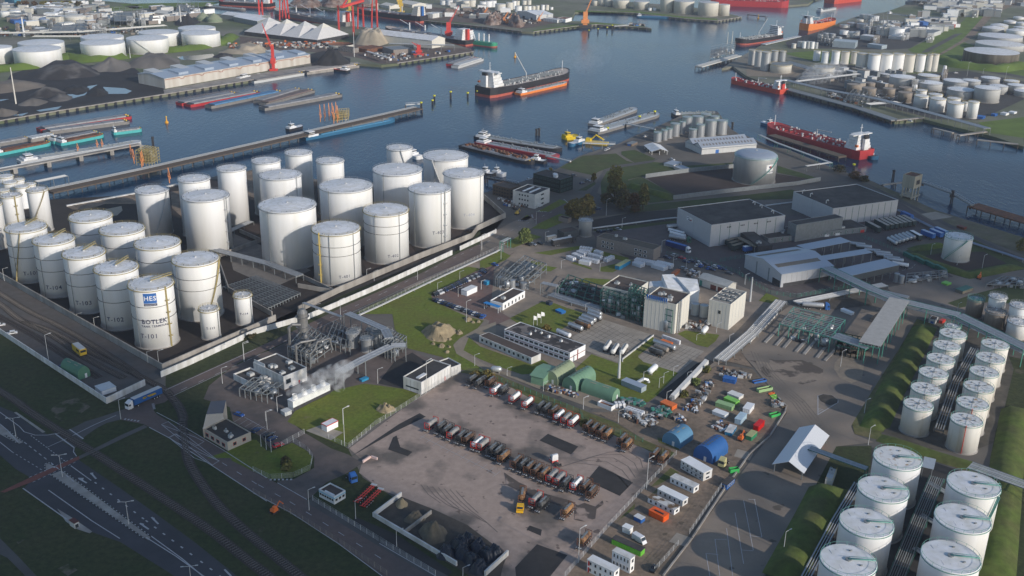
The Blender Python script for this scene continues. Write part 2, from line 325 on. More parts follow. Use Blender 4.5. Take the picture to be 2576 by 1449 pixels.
for q in([('o',340,280),('o',590,385),('o',530,450),('o',270,335)],[('o',760,545),('o',1040,680),('o',930,792),('o',660,665)],[('o',70,1380),('o',250,1190),('o',500,1280),('o',320,1500),('o',90,1560)],[('n',1150,310),('n',1180,295),('n',1210,390),('n',1310,430),('n',1270,465),('n',1110,410)],[('o',190,1035),('o',290,1070),('o',280,1120),('o',165,1070)],[('n',800,470),('n',1200,200),('n',1370,110),('n',1420,140),('n',1150,270)]):
 S("asphalt_patch",'x',q,M_asphd,3)
S("puddle",'o',[(560,880),(640,850),(730,880),(790,830),(800,860),(740,900),(730,980),(640,1005),(560,990)],mat("wet_yard_paving",(.34,.265,.225),.8,0,.14,.3,col2=(.10,.082,.072),sc2=.14,thr=(.40,.47)),4)
S("oil_stain",'o',[(-20,600),(100,680),(300,770),(520,830),(600,880),(440,870),(200,800),(0,700)],MAT["wet_yard_paving"],4)
S("grass_ground",'j',[(1990,960),(2100,920),('k',0,1040),('k',180,1110),('k',600,1290),('k',1000,1449),('o',900,190),('o',1130,330),('o',1390,440),('o',1330,490),('o',900,300),('o',600,190),('o',220,20),('k',480,1330),('k',300,1225),('k',0,1110)],mat("rough_grass",(.08,.10,.026),.95,0,.3,.3,col2=(.15,.13,.06),sc2=.1,bump=.6),3)
S("dirt_ground",'k',[(1560,1440),(2150,1010),('l',250,900),('l',500,1180),('l',522,1230),('o',2195,235),('o',1770,720),('o',1510,1110),('o',1240,1500),('o',1000,1750),('o',300,1700),('o',560,1370),('o',830,1060),('o',1100,770),('o',1340,480),('o',1130,330),('o',900,180),('k',1000,1440)],M_dirt,2)
S("slab_patch",'o',[(1400,1095),(1530,1140),(1470,1210),(1335,1170)],M_slab,3)
S("slab_patch",'o',[(1900,405),(2030,440),(2000,500),(1870,465)],M_slab,3)
for q in([(1350,560),(1420,600),(1250,700),(1180,720)],[(1250,720),(1150,820),(1240,760)],[(1060,850),(900,1010),(1050,900)],[(1240,310),(1400,340),(1420,420),(1250,350)]):
 S("weed_ground",'o',q,MAT["rough_grass"],3)
S("access_road",'l',[(160,770),(300,600),(450,470),(560,395),(900,430),(1060,470),(1420,430),(1530,500),(1390,740),(1200,1040),(1035,1310),('p',770,220),('p',800,285),('p',960,350),('p',650,385),('p',430,800),('p',150,1280),('p',-100,1700),('o',1000,1800),('o',1285,1449),('o',1525,1130),('o',2195,260),('l',385,1420),('l',520,1240),('l',500,1180),('l',260,880)],M_asphl,3)
S("soil_ground",'l',[(0,850),(160,770),(255,890),(60,840)],M_dirt,4)
S("soil_ground",'l',[(560,395),(800,360),(1150,350),(1180,400),(900,440)],MAT["dark_dirt"],4)
for q in([(300,900),(420,830),(640,830),(800,900),(800,980),(640,1020),(480,980),(360,960)],[(225,830),(500,870),(300,860)],[(380,820),(620,870),(760,930),(700,980),(420,960)]):
 S("oil_stain",'l',q,mat("oily_asphalt",(.265,.216,.172),.9,0,.14,.2,col2=(.095,.078,.066),sc2=.10,thr=(.46,.52)),4)
S("traffic_island",'l',[(760,1110),(800,1096),(870,1105),(915,1140),(910,1165),(850,1185),(780,1150)],MAT["dark_dirt"],5)
S("traffic_island",'l',[(1080,620),(1180,600),(1220,640),(1120,860),(1100,980),(1020,1010),(930,970),(885,900),(890,850),(960,780)],mat("pale_dirt",(.24,.20,.155),.95,0,.15,.3),4)
S("bund_ground",'l',[(1640,580),(1700,520),(2300,700),(2400,760),(2360,900),(2180,1449),(1900,1560),(1500,1500),(1250,1420),(1390,1160)],mat("tank_farm_gravel",(.13,.115,.095),.95,0,.2,.25,col2=(.06,.055,.045),sc2=.08),2)
S("bund_ground",'p',[(930,390),(1350,480),(2195,760),(2300,900),(2195,1600),(200,1700),(420,1300)],mat("dark_bund_paving",(.045,.043,.042),.9,0,.2,.3),3)
S("grass_ground",'l',[(1530,510),(1680,560),(1640,620),(1390,1160),(1250,1400),(1500,1500),('p',1500,440),('p',1900,560),('p',2195,640),('p',2195,720),('p',1500,520),('p',1000,330),('p',800,280),('p',780,200),('p',890,0),(1200,1040),(1390,740)],MAT["rough_grass"],2)
S("grass_ground",'p',[(650,385),(940,380),(930,560),(600,900),(380,1449),(100,1700),(-60,1700),(150,1280),(430,800)],M_grass,4)
S("grass_ground",'l',[(2240,800),(2500,860),(2500,1449),(2150,1449),(2280,900)],M_grass,3)
S("grass_ground",'p',[(2060,0),(2300,0),(2300,1600),(1900,1600),(2000,900),(1900,620),(1960,260)],M_grass,4)
S("plant_ground",'k',[(-720,280),(-250,50),(0,-40),(240,-100),(700,-60),(1640,-20),(1700,150),(2318,280),('l',480,380),('l',160,770),('k',2150,1010),(1560,1300),(1050,1350),(0,1040),(-500,850),(-500,600)],mat("plant_concrete_road",(.29,.235,.185),.9,0,.12,.25,col2=(.18,.155,.13),sc2=.07,stain=((.08,.07,.06),.1,.68)),1)
S("car_park_ground",'j',[(1750,315),(1735,270),(2020,100),(2318,-40),('k',330,-20),('k',130,120),('k',100,480),('k',280,590),('k',60,690),('j',2260,490)],mat("red_clinker",(.19,.115,.095),.9,0,.15,.4,col2=(.15,.11,.10),sc2=.1),2)
S("lawn_ground",'j',[(1040,430),(1200,345),(1830,70),(2070,0),(2180,20),(2000,110),(1730,262),(1755,315),(2060,455),(2210,490),(2150,560),(1990,650),(1950,700),(1960,780),(2120,880),(2318,975),(2318,1010),(2000,930),(1830,820),(1520,740),(1400,560),(1380,430)],M_lawn,2)
S("dirt_track",'j',[(2150,560),(2318,500),(2318,600),(2100,650),(2050,700),(2060,780),(2200,880),(2318,940),('k',400,1100),('k',1050,1350),('k',1500,1449),('k',1000,1400),('k',560,1240),('k',180,1090),('j',2280,985),('j',2120,880),('j',1960,790),('j',1930,710),('j',1990,650)],mat("pale_track_dirt",(.27,.225,.17),.95,0,.15,.2),3)
for q in([(270,590),(560,440),(680,455),(785,495),(945,545),(815,640),(690,722),(560,690),(350,640)],[(-100,760),(0,845),(465,1010),(570,965),(620,1000),(440,1095),(380,1100),(150,1020),(0,960),(-150,880)],[(860,1050),(1010,915),(1250,1000),(1560,755),(1600,800),(1430,930),(1480,985),(1795,1085),(1600,1290),(1520,1350),(1270,1300),(1060,1200),(1050,1150)],[(1790,730),(1860,700),(2170,740),(2130,800),(2060,855),(1960,830)],[(880,245),(960,225),(1190,240),(1130,290),(950,270)],[(1080,130),(1380,60),(1340,100),(1200,175),(1090,165)],[(820,90),(860,80),(1010,135),(1010,150)],[(460,70),(580,90),(530,125),(470,100)],[(570,110),(700,130),(640,165),(560,160)],[('l',300,370),('l',360,310),('l',460,350),('l',400,390)],[('g',0,1160),('g',180,1060),('g',280,1110),('g',230,1150),('g',60,1220),('g',0,1230)],[('g',490,1085),('g',900,1020),('g',1350,1130),('g',1320,1165),('g',900,1048),('g',640,1105)],[('g',180,990),('g',280,910),('g',430,900),('g',560,940),('g',420,990),('g',300,1040)],[('g',0,960),('g',280,820),('g',300,850),('g',0,1000)],[('g',440,860),('g',720,730),('g',860,760),('g',600,870)],[('g',520,710),('g',720,600),('g',800,620),('g',620,712)],[('g',360,790),('g',430,740),('g',470,765),('g',400,800)]):
 S("lawn_ground",'k',q,M_lawn,3)
S("concrete_apron",'k',[(825,765),(1110,600),(1575,745),(1290,965),(1250,990),(950,880)],M_slab,3)
S("concrete_apron",'k',[(1430,940),(1700,780),(2030,890),(1795,1085),(1480,985)],M_slab,3)
S("dark_pit_ground",'k',[(720,250),(860,230),(1130,330),(1130,540),(680,400)],M_asphd,3)
S("dark_pit_ground",'k',[(1600,1290),(1960,1000),(2060,960),(2120,985),(1750,1290),(1700,1330)],M_asphd,3)
for q in([(720,312),(930,205),(1230,183),(1330,250),(1400,270),(1180,310),(1070,350),(1030,382),(820,338)],[(1280,165),(1400,150),(1610,240),(1400,268),(1280,195)],[(1090,430),(1130,345),(1250,310),(1560,260),(1680,270),(1780,300),(2300,265),(2318,300),(1480,390),(1340,420),(1330,510),(1100,560)],[(1330,430),(1460,395),(1800,575),(1745,610),(1540,632),(1330,520)],[(880,520),(1040,440),(1050,460),(960,520)],[(1000,745),(1560,640),(2318,570),('h',600,470),('h',640,490),('h',600,550),('g',2318,610),(1780,680),(1000,760)],[(1020,880),(1240,850),(1780,775),(1780,810),(1100,900)],[('h',480,270),('h',800,370),('h',830,400),('h',480,330)]):
 S("lawn_ground",'g',q,mat("dull_lawn",(.05,.078,.02),.95,0,.25,.15,col2=(.06,.07,.026),sc2=.04,bump=.4),3)
S("bund_ground",'g',[(1500,400),(2318,312),('h',120,265),('h',480,340),('h',835,395),('h',640,432),('h',0,500),(1795,590)],M_rsoil,2)
S("warehouse_apron",'g',[(1020,900),(1780,800),('h',550,690),('h',1500,570),('h',1900,830),('h',1450,965),('h',1560,1010),('h',1880,1160),('h',1950,1200),('h',1100,1300),('h',640,1385),('h',330,1270),('h',0,1130),(1650,1130),(1350,1140),(1050,960)],mat("apron_asphalt",(.10,.082,.082),.9,0,.14,.2,col2=(.095,.085,.085),sc2=.05),2)
S("service_road",'g',[(820,650),(1000,540),(1080,400),(1120,330),(1240,290),(1560,245),(1640,215),(1560,265),(1260,312),(1150,345),(1100,430),(1060,540),(1350,680),(1360,720),(1000,760),(850,780)],M_asph,3)
S("service_road",'g',[(1000,790),(1370,720),(1780,690),(1780,790),(1240,850),(1020,880),(860,850)],M_asphd,3)
S("service_road",'g',[(705,335),(760,348),(900,270),(1250,130),(1560,60),(1640,10),(1500,20),(1240,110),(900,240)],M_asph,3)
S("service_road",'h',[(0,510),(640,440),(1000,400),(1180,400),(1480,560),(2000,830),(2541,1070),(2541,1050),(2000,800),(1490,540),(1150,385),(640,425),(0,500)],M_asph,3)
S("riverside_ground",'h',[(1180,405),(1270,400),(1500,505),(1800,645),(2541,875),(2700,960),(2700,1100),(2541,1020),(2000,800),(1480,560)],mat("worn_grass",(.12,.115,.06),.95,0,.3,.12,col2=(.15,.13,.10),sc2=.05,bump=.4),2)
S("slab_patch",'h',[(1680,675),(1800,655),(1950,700),(1770,728)],M_slab,3)
S("lawn_ground",'h',[(1540,990),(1600,960),(1880,920),(2130,890),(2541,1090),(2541,1140),(2060,1215),(1880,1160)],MAT["dull_lawn"],3)
S("bund_ground",'h',[(1700,1030),(1860,1000),(2200,990),(2400,1090),(2060,1150)],M_rsoil,4)
S("lower_right_ground",'h',[(1400,1290),(1900,1170),(2541,1130),(2700,1449),(2541,1600),(1900,1500),(1500,1400)],M_asphl,1)
S("lawn_ground",'h',[(1900,1420),(2100,1350),(2541,1240),(2541,1449),(2300,1400),(2000,1460)],MAT["dull_lawn"],2)
S("coal_yard_ground",'a',[(-600,900),(0,830),(100,670),(330,600),(830,590),(1200,600),(1320,700),(1480,800),(1500,850),(560,990),(0,1085),(-600,1180)],M_coal,1)
S("quay_ground",'a',[(-600,1150),(0,1070),(560,975),(1490,825),(2220,700),('b',580,600),('b',580,640),(2220,735),(1490,855),(560,1000),(0,1094),(-600,1180)],M_asphd,2)
S("quay_ground",'a',[(1480,815),('b',0,690),('b',640,600),('b',1060,560),('b',1100,575),('b',580,635),(2220,730),(1490,850)],M_conc,3)
for q in([(590,842),(700,850),(800,780),(885,768),(790,825),(780,860),(660,892)],[(930,788),(1130,800),(1195,825),(1150,850),(985,852)],[(330,1000),(560,962),(520,992),(360,1012)],[(0,903),(85,898),(0,918)],[(1600,515),(1930,488),(1950,515),(1800,545),(1640,540)],[(110,1045),(260,1020),(200,1050)]):
 S("puddle",'a',q,M_puddle,3)
S("coal_yard_ground",'b',[(630,490),(760,460),(1000,530),(1000,580),(650,600)],M_coal,2)
S("yard_ground",'b',[(0,330),(500,380),(1000,400),(1700,430),(2090,440),(2100,465),(1420,570),(1280,580),(1050,520),(640,470),(0,450)],mat("scrap_yard_dirt",(.13,.10,.085),.95,0,.3,.1),1)
for q in([('a',-600,640),('a',0,575),('a',600,490),('a',800,515),('a',1150,490),('a',1550,410),('a',2000,320),('a',2150,400),('a',1500,490),('a',800,572),('a',0,662),('a',-600,740)],[('a',740,80),('a',1250,48),('a',1270,90),('a',900,112)],[('d',1460,450),('d',1800,280),('d',1950,200),('d',2080,60),('d',2320,50),('d',2080,240),('d',1940,380),('d',1760,430),('d',1620,490),('d',1500,475)],[('d',1620,500),('d',1800,420),('d',1960,380),('d',2060,410),('d',1970,560),('d',2200,600),('d',2512,640),('d',2512,700),('d',1750,580)],[('d',360,480),('d',600,462),('d',950,500),('d',950,572),('d',700,582),('d',370,492)],[('d',2100,1110),('d',2512,1060),('d',2700,1200),('d',2512,1250),('d',2200,1205)],[('c',900,215),('c',1060,205),('c',1400,232),('c',1540,255),('c',1400,244),('c',1060,224),('c',480,288),('c',480,275)],[('c',860,95),('c',1400,100),('c',1850,150),('c',2150,170),('c',2150,188),('c',1850,168),('c',1400,118),('c',860,108)],[('x',300,10),('x',560,5),('x',520,16),('x',330,22)]):
 S("grass_ground",'a',q,mat("bright_verge_grass",(.11,.165,.03),.95,0,.25,.05,bump=.4),2)
S("bund_ground",'d',[(800,560),(1000,600),(1350,680),(2000,640),(2512,740),(2512,900),(2100,1090),(1700,1080),(1000,900),(450,760),(380,700)],mat("plant_dark_ground",(.06,.06,.06),.9,0,.2,.1),1)
S("bund_ground",'d',[(0,560),(400,600),(620,600),(800,700),(600,745),(420,700),(0,690)],MAT["pale_dirt"],2)
S("refinery_road",'d',[(1580,480),(1620,450),(1880,310),(1960,300),(1640,475)],M_asph,4)
S("refinery_road",'d',[(1740,490),(1940,370),(2010,300),(2180,110),(2420,20),(2450,30),(2230,140),(2060,330),(1760,500)],M_dirt,3)
S("refinery_road",'d',[(1800,560),(2000,600),(2512,690),(2512,712),(2000,620),(1740,575)],M_asph,4)
S("refinery_ground",'d',[(350,380),(800,240),(1300,260),(1800,240),(1480,440),(1300,450),(700,440),(380,440)],MAT["plant_dark_ground"],1)
S("scrap_ground",'c',[(-500,60),(0,100),(340,130),(620,140),(830,170),(720,200),(480,250),(380,260),(0,215),(-500,180)],MAT["scrap_yard_dirt"],1)
def rail(t,pts,name="railway_track",sleepers=True,lv=3):
 P=[at(t,*q)if len(q)==2 else at(*q)for q in pts]
 Q=[]
 for i in range(len(P)-1):
  p0,p1,p2,p3=P[max(i-1,0)],P[i],P[i+1],P[min(i+2,len(P)-1)]
  for s in range(4):
   u=s/4.;Q.append(.5*((2*p1)+(p2-p0)*u+(2*p0-5*p1+4*p2-p3)*u*u+(3*p1-p0-3*p2+p3)*u**3))
 Q.append(P[-1])
 b=MB().m(M_ball);z=lv*.04
 def off(i,d):
  a=Q[max(i-1,0)];c=Q[min(i+1,len(Q)-1)];dd=(c-a).normalized();return Q[i]+Vector((-dd.y,dd.x,0))*d
 n=len(Q);L_=[off(i,1.9)for i in range(n)];R_=[off(i,-1.9)for i in range(n)]
 zz=Vector((0,0,z))
 b.add([q+zz for q in R_]+[q+zz for q in L_],[(i,i+1,n+i+1,n+i)for i in range(n-1)])
 b.m(mat("rail_steel",(.10,.085,.08),.5,.4,.15,.5))
 for d in(.75,-.75):
  for i in range(n-1):
   a_,c_=off(i,d)+Vector((0,0,z+.30)),off(i+1,d)+Vector((0,0,z+.30));b.beam(a_,c_,.14,.16)
 if sleepers:
  b.m(mat("rail_sleeper",(.17,.155,.14),.9,0,.2,.6))
  for i in range(n-1):
   L=(Q[i+1]-Q[i]).length;k=max(1,int(L/1.1));d=(Q[i+1]-Q[i]).normalized();nn=Vector((-d.y,d.x,0))
   for s in range(k):
    c_=Q[i]+(Q[i+1]-Q[i])*((s+.5)/k)+Vector((0,0,z+.12));b.beam(c_-nn*1.25,c_+nn*1.25,.32,.16)
 return struct(b.build(name))
rail('m',[(-300,-250),(100,-10),(240,95),(480,250),(700,390),(860,490),(1100,650),(1400,850),(1750,1090),(2000,1290),(2400,1600)])
rail('i',[(1250,990),(1480,1110),(1560,1190),(1620,1270),(1660,1370),('m',1500,200),('m',1530,400),('m',1560,520),('m',1640,660),('m',1780,850),('m',1930,1000),('m',2100,1150),('m',2500,1480)])
rail('i',[(-300,150),(0,340),(180,480),(480,630),(760,820),(1120,1010)]);rail('i',[(-300,50),(200,370),(500,520),(800,690),(1100,880),(1250,990)])
rail('i',[(200,490),(480,590),(800,765),(1000,862),(1200,965)]);rail('i',[(-300,290),(0,455),(350,650),(700,880),(900,1010)],sleepers=False)
K=lambda t,p,w_,dash=None,mt=None,n="road_marking":strip(n,t,p,w_,mt or M_line,4,dash)
K('m',[(190,730),(550,985)],.4);K('m',[(400,745),(760,1000),(985,1142)],.35);K('m',[(1205,1135),(1450,1290),(1700,1470)],.35);K('m',[(1240,1120),(1500,1310),(1700,1480)],.35)
K('m',[(585,545),(750,665)],.35);K('m',[(780,680),(1200,995),(1650,1330),(1900,1520)],.5,(1.3,4.0));K('m',[(200,350),(420,520),(640,700)],.35,(2,2));K('m',[(255,295),(540,510)],.3,(1,1))
K('m',[(-100,30),(160,220),(200,265),(290,292),(390,292),(490,275)],.3);K('m',[(455,280),(610,395)],.5);K('m',[(575,245),(685,322)],.5);K('m',[(600,295),(780,205),(955,130)],.3);K('m',[(390,392),(550,320)],.25)
K('m',[(-100,300),(0,350),(100,430)],.3);K('m',[(100,430),(380,600)],.25,(1.2,1.5));K('m',[(0,200),(60,250),(150,350)],.3);K('m',[(610,400),(605,430),(630,465)],.3)
K('m',[(650,650),(712,685)],.6);K('m',[(750,605),(790,650)],.6);K('m',[(1155,1020),(1222,1066)],.6);K('m',[(1250,970),(1302,1022)],.6);K('m',[(1850,1400),(1900,1450)],.6)
for a_,b_,c_ in(((640,645),(690,645),(680,672)),((740,610),(768,600),(766,628)),((1155,1015),(1190,1025),(1170,1040)),((1248,970),(1275,975),(1268,993))):
 S("road_marking",'m',[a_,b_,c_],M_line,5)
S("median_paving",'m',[(410,620),(500,585),(540,600),(1240,1120),(1230,1158),(1205,1150)],M_conc,3)
S("median_paving",'m',[(-60,190),(0,205),(180,330),(190,350),(150,365),(120,350),(-60,250)],M_conc,3);S("median_paving",'m',[(365,590),(370,530),(400,515),(460,555)],M_conc,3)
for q in([(415,618),(1205,1155)],[(530,592),(1240,1125)],[(40,290),(150,365)],[(60,250),(190,345)],[(370,590),(370,530),(400,518),(455,550)]):
 K('m',q,.6,None,M_asphd,"kerb_line");strip("kerb_line",'m',q,.32,M_line,5,(.8,1.2))
K('m',[(370,592),(460,548)],1.2,(.8,.9))
S("cycle_path",'m',[(0,760),(240,645),(430,560),(650,465),(655,490),(450,590),(270,675),(40,765)],M_redp,4)
S("cycle_path",'m',[(650,465),(730,425),(1000,290),(1185,208),(1215,225),(1010,320),(760,440),(655,490)],M_asph,3)
K('m',[(240,640),(640,465)],.25,(1,1));K('m',[(270,680),(650,500)],.25,(1,1))
S("bus_stop_paving",'m',[(470,895),(600,975),(760,1085),(740,1100),(620,1060),(540,1000)],M_conc,3)
S("bus_stop_paving",'m',[(115,105),(135,100),(375,265),(350,272)],M_conc,3)
for q in([(1330,205),(1750,540)],[(1330,205),(1385,180)],[(1385,180),(1800,505)],[(1745,540),(1805,503)],[(1400,310),(1445,285),(1780,495)],[(1445,280),(1620,380),(1680,345)],[(1400,320),(1600,480),(1700,515)],[(1390,310),(1440,283)],[(1340,210),(1610,310),(1680,345)],[(1450,350),(1700,460),(1805,505)]):
 K('m',q,.22)
K('m',[(1230,228),(1400,318),(1750,545),(2195,835)],.35);K('m',[(1290,105),(1500,215),(1830,410),(2195,645)],.3);K('n',[(0,768),(300,925),(700,1185),(1060,1452)],.3);K('m',[(1830,520),(2195,745)],.25,(3,6));K('n',[(40,700),(300,840),(700,1090),(1200,1400)],.25,(3,6));K('n',[(200,685),(440,822)],.3);K('n',[(1040,1185),(1500,1452)],.3)
K('i',[(1500,1120),(2318,748)],.3);K('i',[(1570,1172),(2050,945)],.25);K('i',[(1640,1120),(2318,815),('j',700,520),('j',1300,240),('f',2000,1100),('g',200,920),('g',700,690)],.25,(3,6));K('j',[(620,600),(1500,192),(1880,20)],.2)
for p0,p1,nn_ in((('i',1385,1245),('i',1400,1300),5),(('m',1025,160),('m',1160,180),5),(('n',135,660),('n',340,658),6),(('g',530,712),('g',610,712),5),(('g',470,740),('g',480,775),3),(('g',345,790),('g',440,792),5),(('g',760,600),('g',800,635),4)):
 strip("kerb_line",'x',[p0,p1],1.0,M_line,5,((at(*p1)-at(*p0)).length/nn_*.5,(at(*p1)-at(*p0)).length/nn_*.48))
TY=mat("tyre_mark",(.17,.14,.125),.9,0,.2,.4)
for k in range(7):strip("tyre_mark",'n',[(1380+k*48,700+k*8),(1440+k*52,780+k*10),(1540+k*52,850+k*14),(1680+k*46,900+k*20),(1860+k*30,960+k*26)][:3+k%3],.28,TY,3)
for k in range(5):strip("tyre_mark",'o',[(420+k*60,560-k*20),(560+k*70,520-k*22),(760+k*60,540-k*30),(900+k*50,610-k*30),(1000+k*30,720-k*40)],.3,TY,3)
for k in range(5):strip("tyre_mark",'l',[(240+k*26,760+k*10),(300+k*30,900+k*8),(420+k*30,1050),(560+k*26,1160),(700+k*30,1350)],.35,mat("tyre_mark_road",(.17,.145,.12),.9,0,.2,.4),4)
for k in range(7):K('m',[(1925+k*45,185+k*20),(2000+k*45,140+k*20)],.15)
K('m',[(1990,130),(2195,245)],.2)
K('l',[(760,1110),(760,1255),(915,1160)],.3);K('l',[(755,1110),(800,1096),(870,1105),(915,1140),(915,1162)],.3)
for k in range(4):K('l',[(762,1205+k*12),(812-k*13,1222+k*8)],.3)
for q in([('o',1880,930),('o',1950,1350)],[('o',1950,830),('o',2030,1240)],[('o',2040,820),('o',2100,1130)],[('o',1810,1060),('o',1860,1449)],[('o',1715,1150),('o',1760,1500)],[('o',1640,1265),('o',1680,1500)],[('o',1715,1150),('o',1810,1150)],[('o',1640,1265),('o',1740,1275)],[('o',1990,820),('o',2045,822)],[('o',2000,1120),('o',2100,1132)],[('o',1930,1238),('o',2025,1245)]):
 K('x',q,.2)
for k in range(12):K('n',[(1370+k*55,395+k*28-70),(1430+k*55,350+k*28-70)],.12)
K('n',[(1380,300),(1990,610)],.15)
K('h',[(640,1345),(1100,1255),(1600,1130),(1640,1090)],.2,(3,2));K('h',[(160,1120),(170,1160),(430,1290),(640,1345)],.2,(2,2))
def joints(t,a,b,c,n1,n2):
 A,B_,C_=at(t,*a),at(t,*b),at(t,*c);q=MB().m(mat("joint_tar",(.13,.115,.10),.9,0,.1,.5));zz=Vector((0,0,.17))
 for k in range(1,n1):o_=A+(B_-A)*k/n1+zz;q.beam(o_,o_+(C_-A),.14,.01)
 for k in range(1,n2):o_=A+(C_-A)*k/n2+zz;q.beam(o_,o_+(B_-A),.14,.012)
 struct(q.build("paving_joint_lines"))
joints('k',(830,765),(1110,605),(1250,985),8,10)
joints('k',(1440,945),(1690,785),(1790,1080),8,9)
S("grass_ground",'p',[(2300,-300),(3400,0),(3400,2000),(2300,1700)],MAT["rough_grass"],1)
# ================================================================ STORAGE TANKS
def solve_tank(t,xc,yc,hw,yb=None,h=None,mode='b'):
 u,v=px(t,xc,yc);s=TILE[t][2];wpx=hw/s*.67083
 def place(hh):
  P=at(t,xc,yc,hh);r=wpx*depth(P)/math.hypot(FPX,0)/(1.0)
  q=ray(u,v);r*=1/math.sqrt(1+((u-1288)/FPX)**2*0.5)
  return P,r
 if h is None:
  lo,hi=1.,60.
  vb=px(t,xc,yb)[1]if mode=='b' else v+yb/s*.67083
  for _ in range(40):
   hh=(lo+hi)/2;P,r=place(hh);P=Vector((P.x,P.y,0))
   f=P+(Vector((CP.x-P.x,CP.y-P.y,0)).normalized()*r if mode=='b' else Vector())
   if pj(f)[1]<vb:lo=hh
   else:hi=hh
  h=(lo+hi)/2
 P,r=place(h)
 return Vector((P.x,P.y,0)),r,h
def to_cam(P):return math.atan2(-P.y,-P.x)
def tank(t,xc,yc,hw,yb=None,h=None,mode='b',label='',group=None,shell=None,roof=None,rise=.08,bands=(),rail_m=None,stair=None,pipe=None,girder=None,n=40,det=1,cat="storage tank",name="storage_tank",roofstyle='cone',seams=3,z=0,rim=None,base=True,spots=None):
 P,r,h=solve_tank(t,xc,yc,hw,yb,h,mode)
 shell=shell or M_white;roof=roof or M_wroof
 T=thing(name,label,cat,(P.x,P.y,z),0,group);A=to_cam(P)
 b=MB().m(shell);b.ring([(r,0),(r,h)],n=n,cap0=True)
 if base:b.m(M_conc).ring([(r*1.02+.25,0),(r*1.02+.25,.35),(r,.36)],n=n)
 b.m(rim or shell).ring([(r,h-.15),(r+.14,h-.15),(r+.14,h+.12),(r-.05,h+.12)],n=n)
 b.build("shell",T,smooth=False if n<30 else True)
 rb=MB().m(roof);H=r*rise
 if roofstyle=='dome':prof=[(r*math.cos(a_),h+H*math.sin(a_))for a_ in[k*math.pi/14 for k in range(7)]]+[(.02,h+H)]
 elif roofstyle=='float':prof=[(r-.1,h+.1),(r-.12,h-.9),(.01,h-.8)]
 else:prof=[(r,h+.02),(r*.55,h+H*.55),(.02,h+H)]
 rb.ring(prof,n=n)
 if det and roofstyle!='float':
  rb.m(mat("roof_seam",(.50,.51,.53),.6,0,.1,.5))
  for k in range(1,seams+1):
   rr=r*k/(seams+1.);zz=h+H*(1-rr/r)+.06 if roofstyle=='cone' else h+H*math.sqrt(max(0,1-(rr/r)**2))+.04
   rb.ring([(rr-.10,zz),(rr,zz+.08),(rr+.10,zz)],n=n)
  rb.m(M_grey)
  for k in range(10):
   a_=k*.62+xc*.01;rr=r*(.93-.04*(k%3));zz=h+H*(1-rr/r)
   x_,y_=rr*math.cos(a_),rr*math.sin(a_);rb.box(x_-.16,y_-.16,zz,x_+.16,y_+.16,zz+.55)
  zc=h+H;rb.m(M_lgrey).ring([(.5,zc-.3),(.5,zc+.5)],n=8,cap1=True)
 if spots:
  rb.m(M_grey)
  for k in range(8 if spots==1 else 5):
   a_=k*2*math.pi/8+.3;c0,s0=math.cos(a_),math.sin(a_)
   z0,z1=h+H*.78+.12,h+H*.18+.12
   if spots==1:rb.beam((c0*r*.2,s0*r*.2,z0),(c0*r*.8,s0*r*.8,z1),.10,.05)
  rb.ring([(r*.12,h+H*.9),(r*.12,h+H+.35)],n=10,cap1=True)
  for k in range(3 if spots==1 else 2):
   a_=A+1.2+k*1.9+(xc*.37%1)*(spots==1);rr=r*(.62 if k%2 else .5);q=Vector((rr*math.cos(a_),rr*math.sin(a_),h+H*(1-rr/r)+.1));rb.box(q.x-.45,q.y-.2,q.z,q.x+.45,q.y+.2,q.z+.28)
  if spots==2:
   rb.m(mat("roof_drain_line",(.42,.44,.50),.6));nn=Vector((math.cos(A+.5),math.sin(A+.5),0));pp=Vector((-nn.y,nn.x,0))
   for k in(-.45,-.2,.1):rb.beam(pp*r*k-nn*r*.7+Vector((0,0,h+H*.25)),pp*r*k+nn*r*.5+Vector((0,0,h+H*.5)),.16,.1)
   rb.m(GNR);e=Vector((math.cos(A+1.9),math.sin(A+1.9),0));rb.beam(e*r+Vector((0,0,h+.5)),Vector((0,0,h+H+.4)),.7,.12);rb.beam(e*r+Vector((0,0,h+1.2)),Vector((0,0,h+H+1.1)),.1,.1)
 rb.build("roof",T,smooth=True)
 if rail_m:
  q=MB().m(rail_m);ra=r+.05
  for zz in((.55,1.15)if det else(1.1,)):
   q.tube([(ra*math.cos(2*math.pi*k/n),ra*math.sin(2*math.pi*k/n),h+zz)for k in range(n)],.055,3,True)
  for k in range(0,n,2 if n<=40 else 3):
   a_=2*math.pi*k/n;q.beam((ra*math.cos(a_),ra*math.sin(a_),h),(ra*math.cos(a_),ra*math.sin(a_),h+1.15),.09,.09)
  gw=.22 if rail_m==GNR else .6
  q.ring([(r+.08,h-.4),(r+.08+gw,h-.38),(r+.08+gw,h-.3),(r+.08,h-.28)],n=n)
  q.build("railing",T)
 for fr in bands:
  q=MB().m(M_dark if det else M_grey);q.ring([(r+.02,h*fr-.09),(r+.22,h*fr-.09),(r+.22,h*fr+.09),(r+.02,h*fr+.09)],n=n);q.build("wind_girder",T)
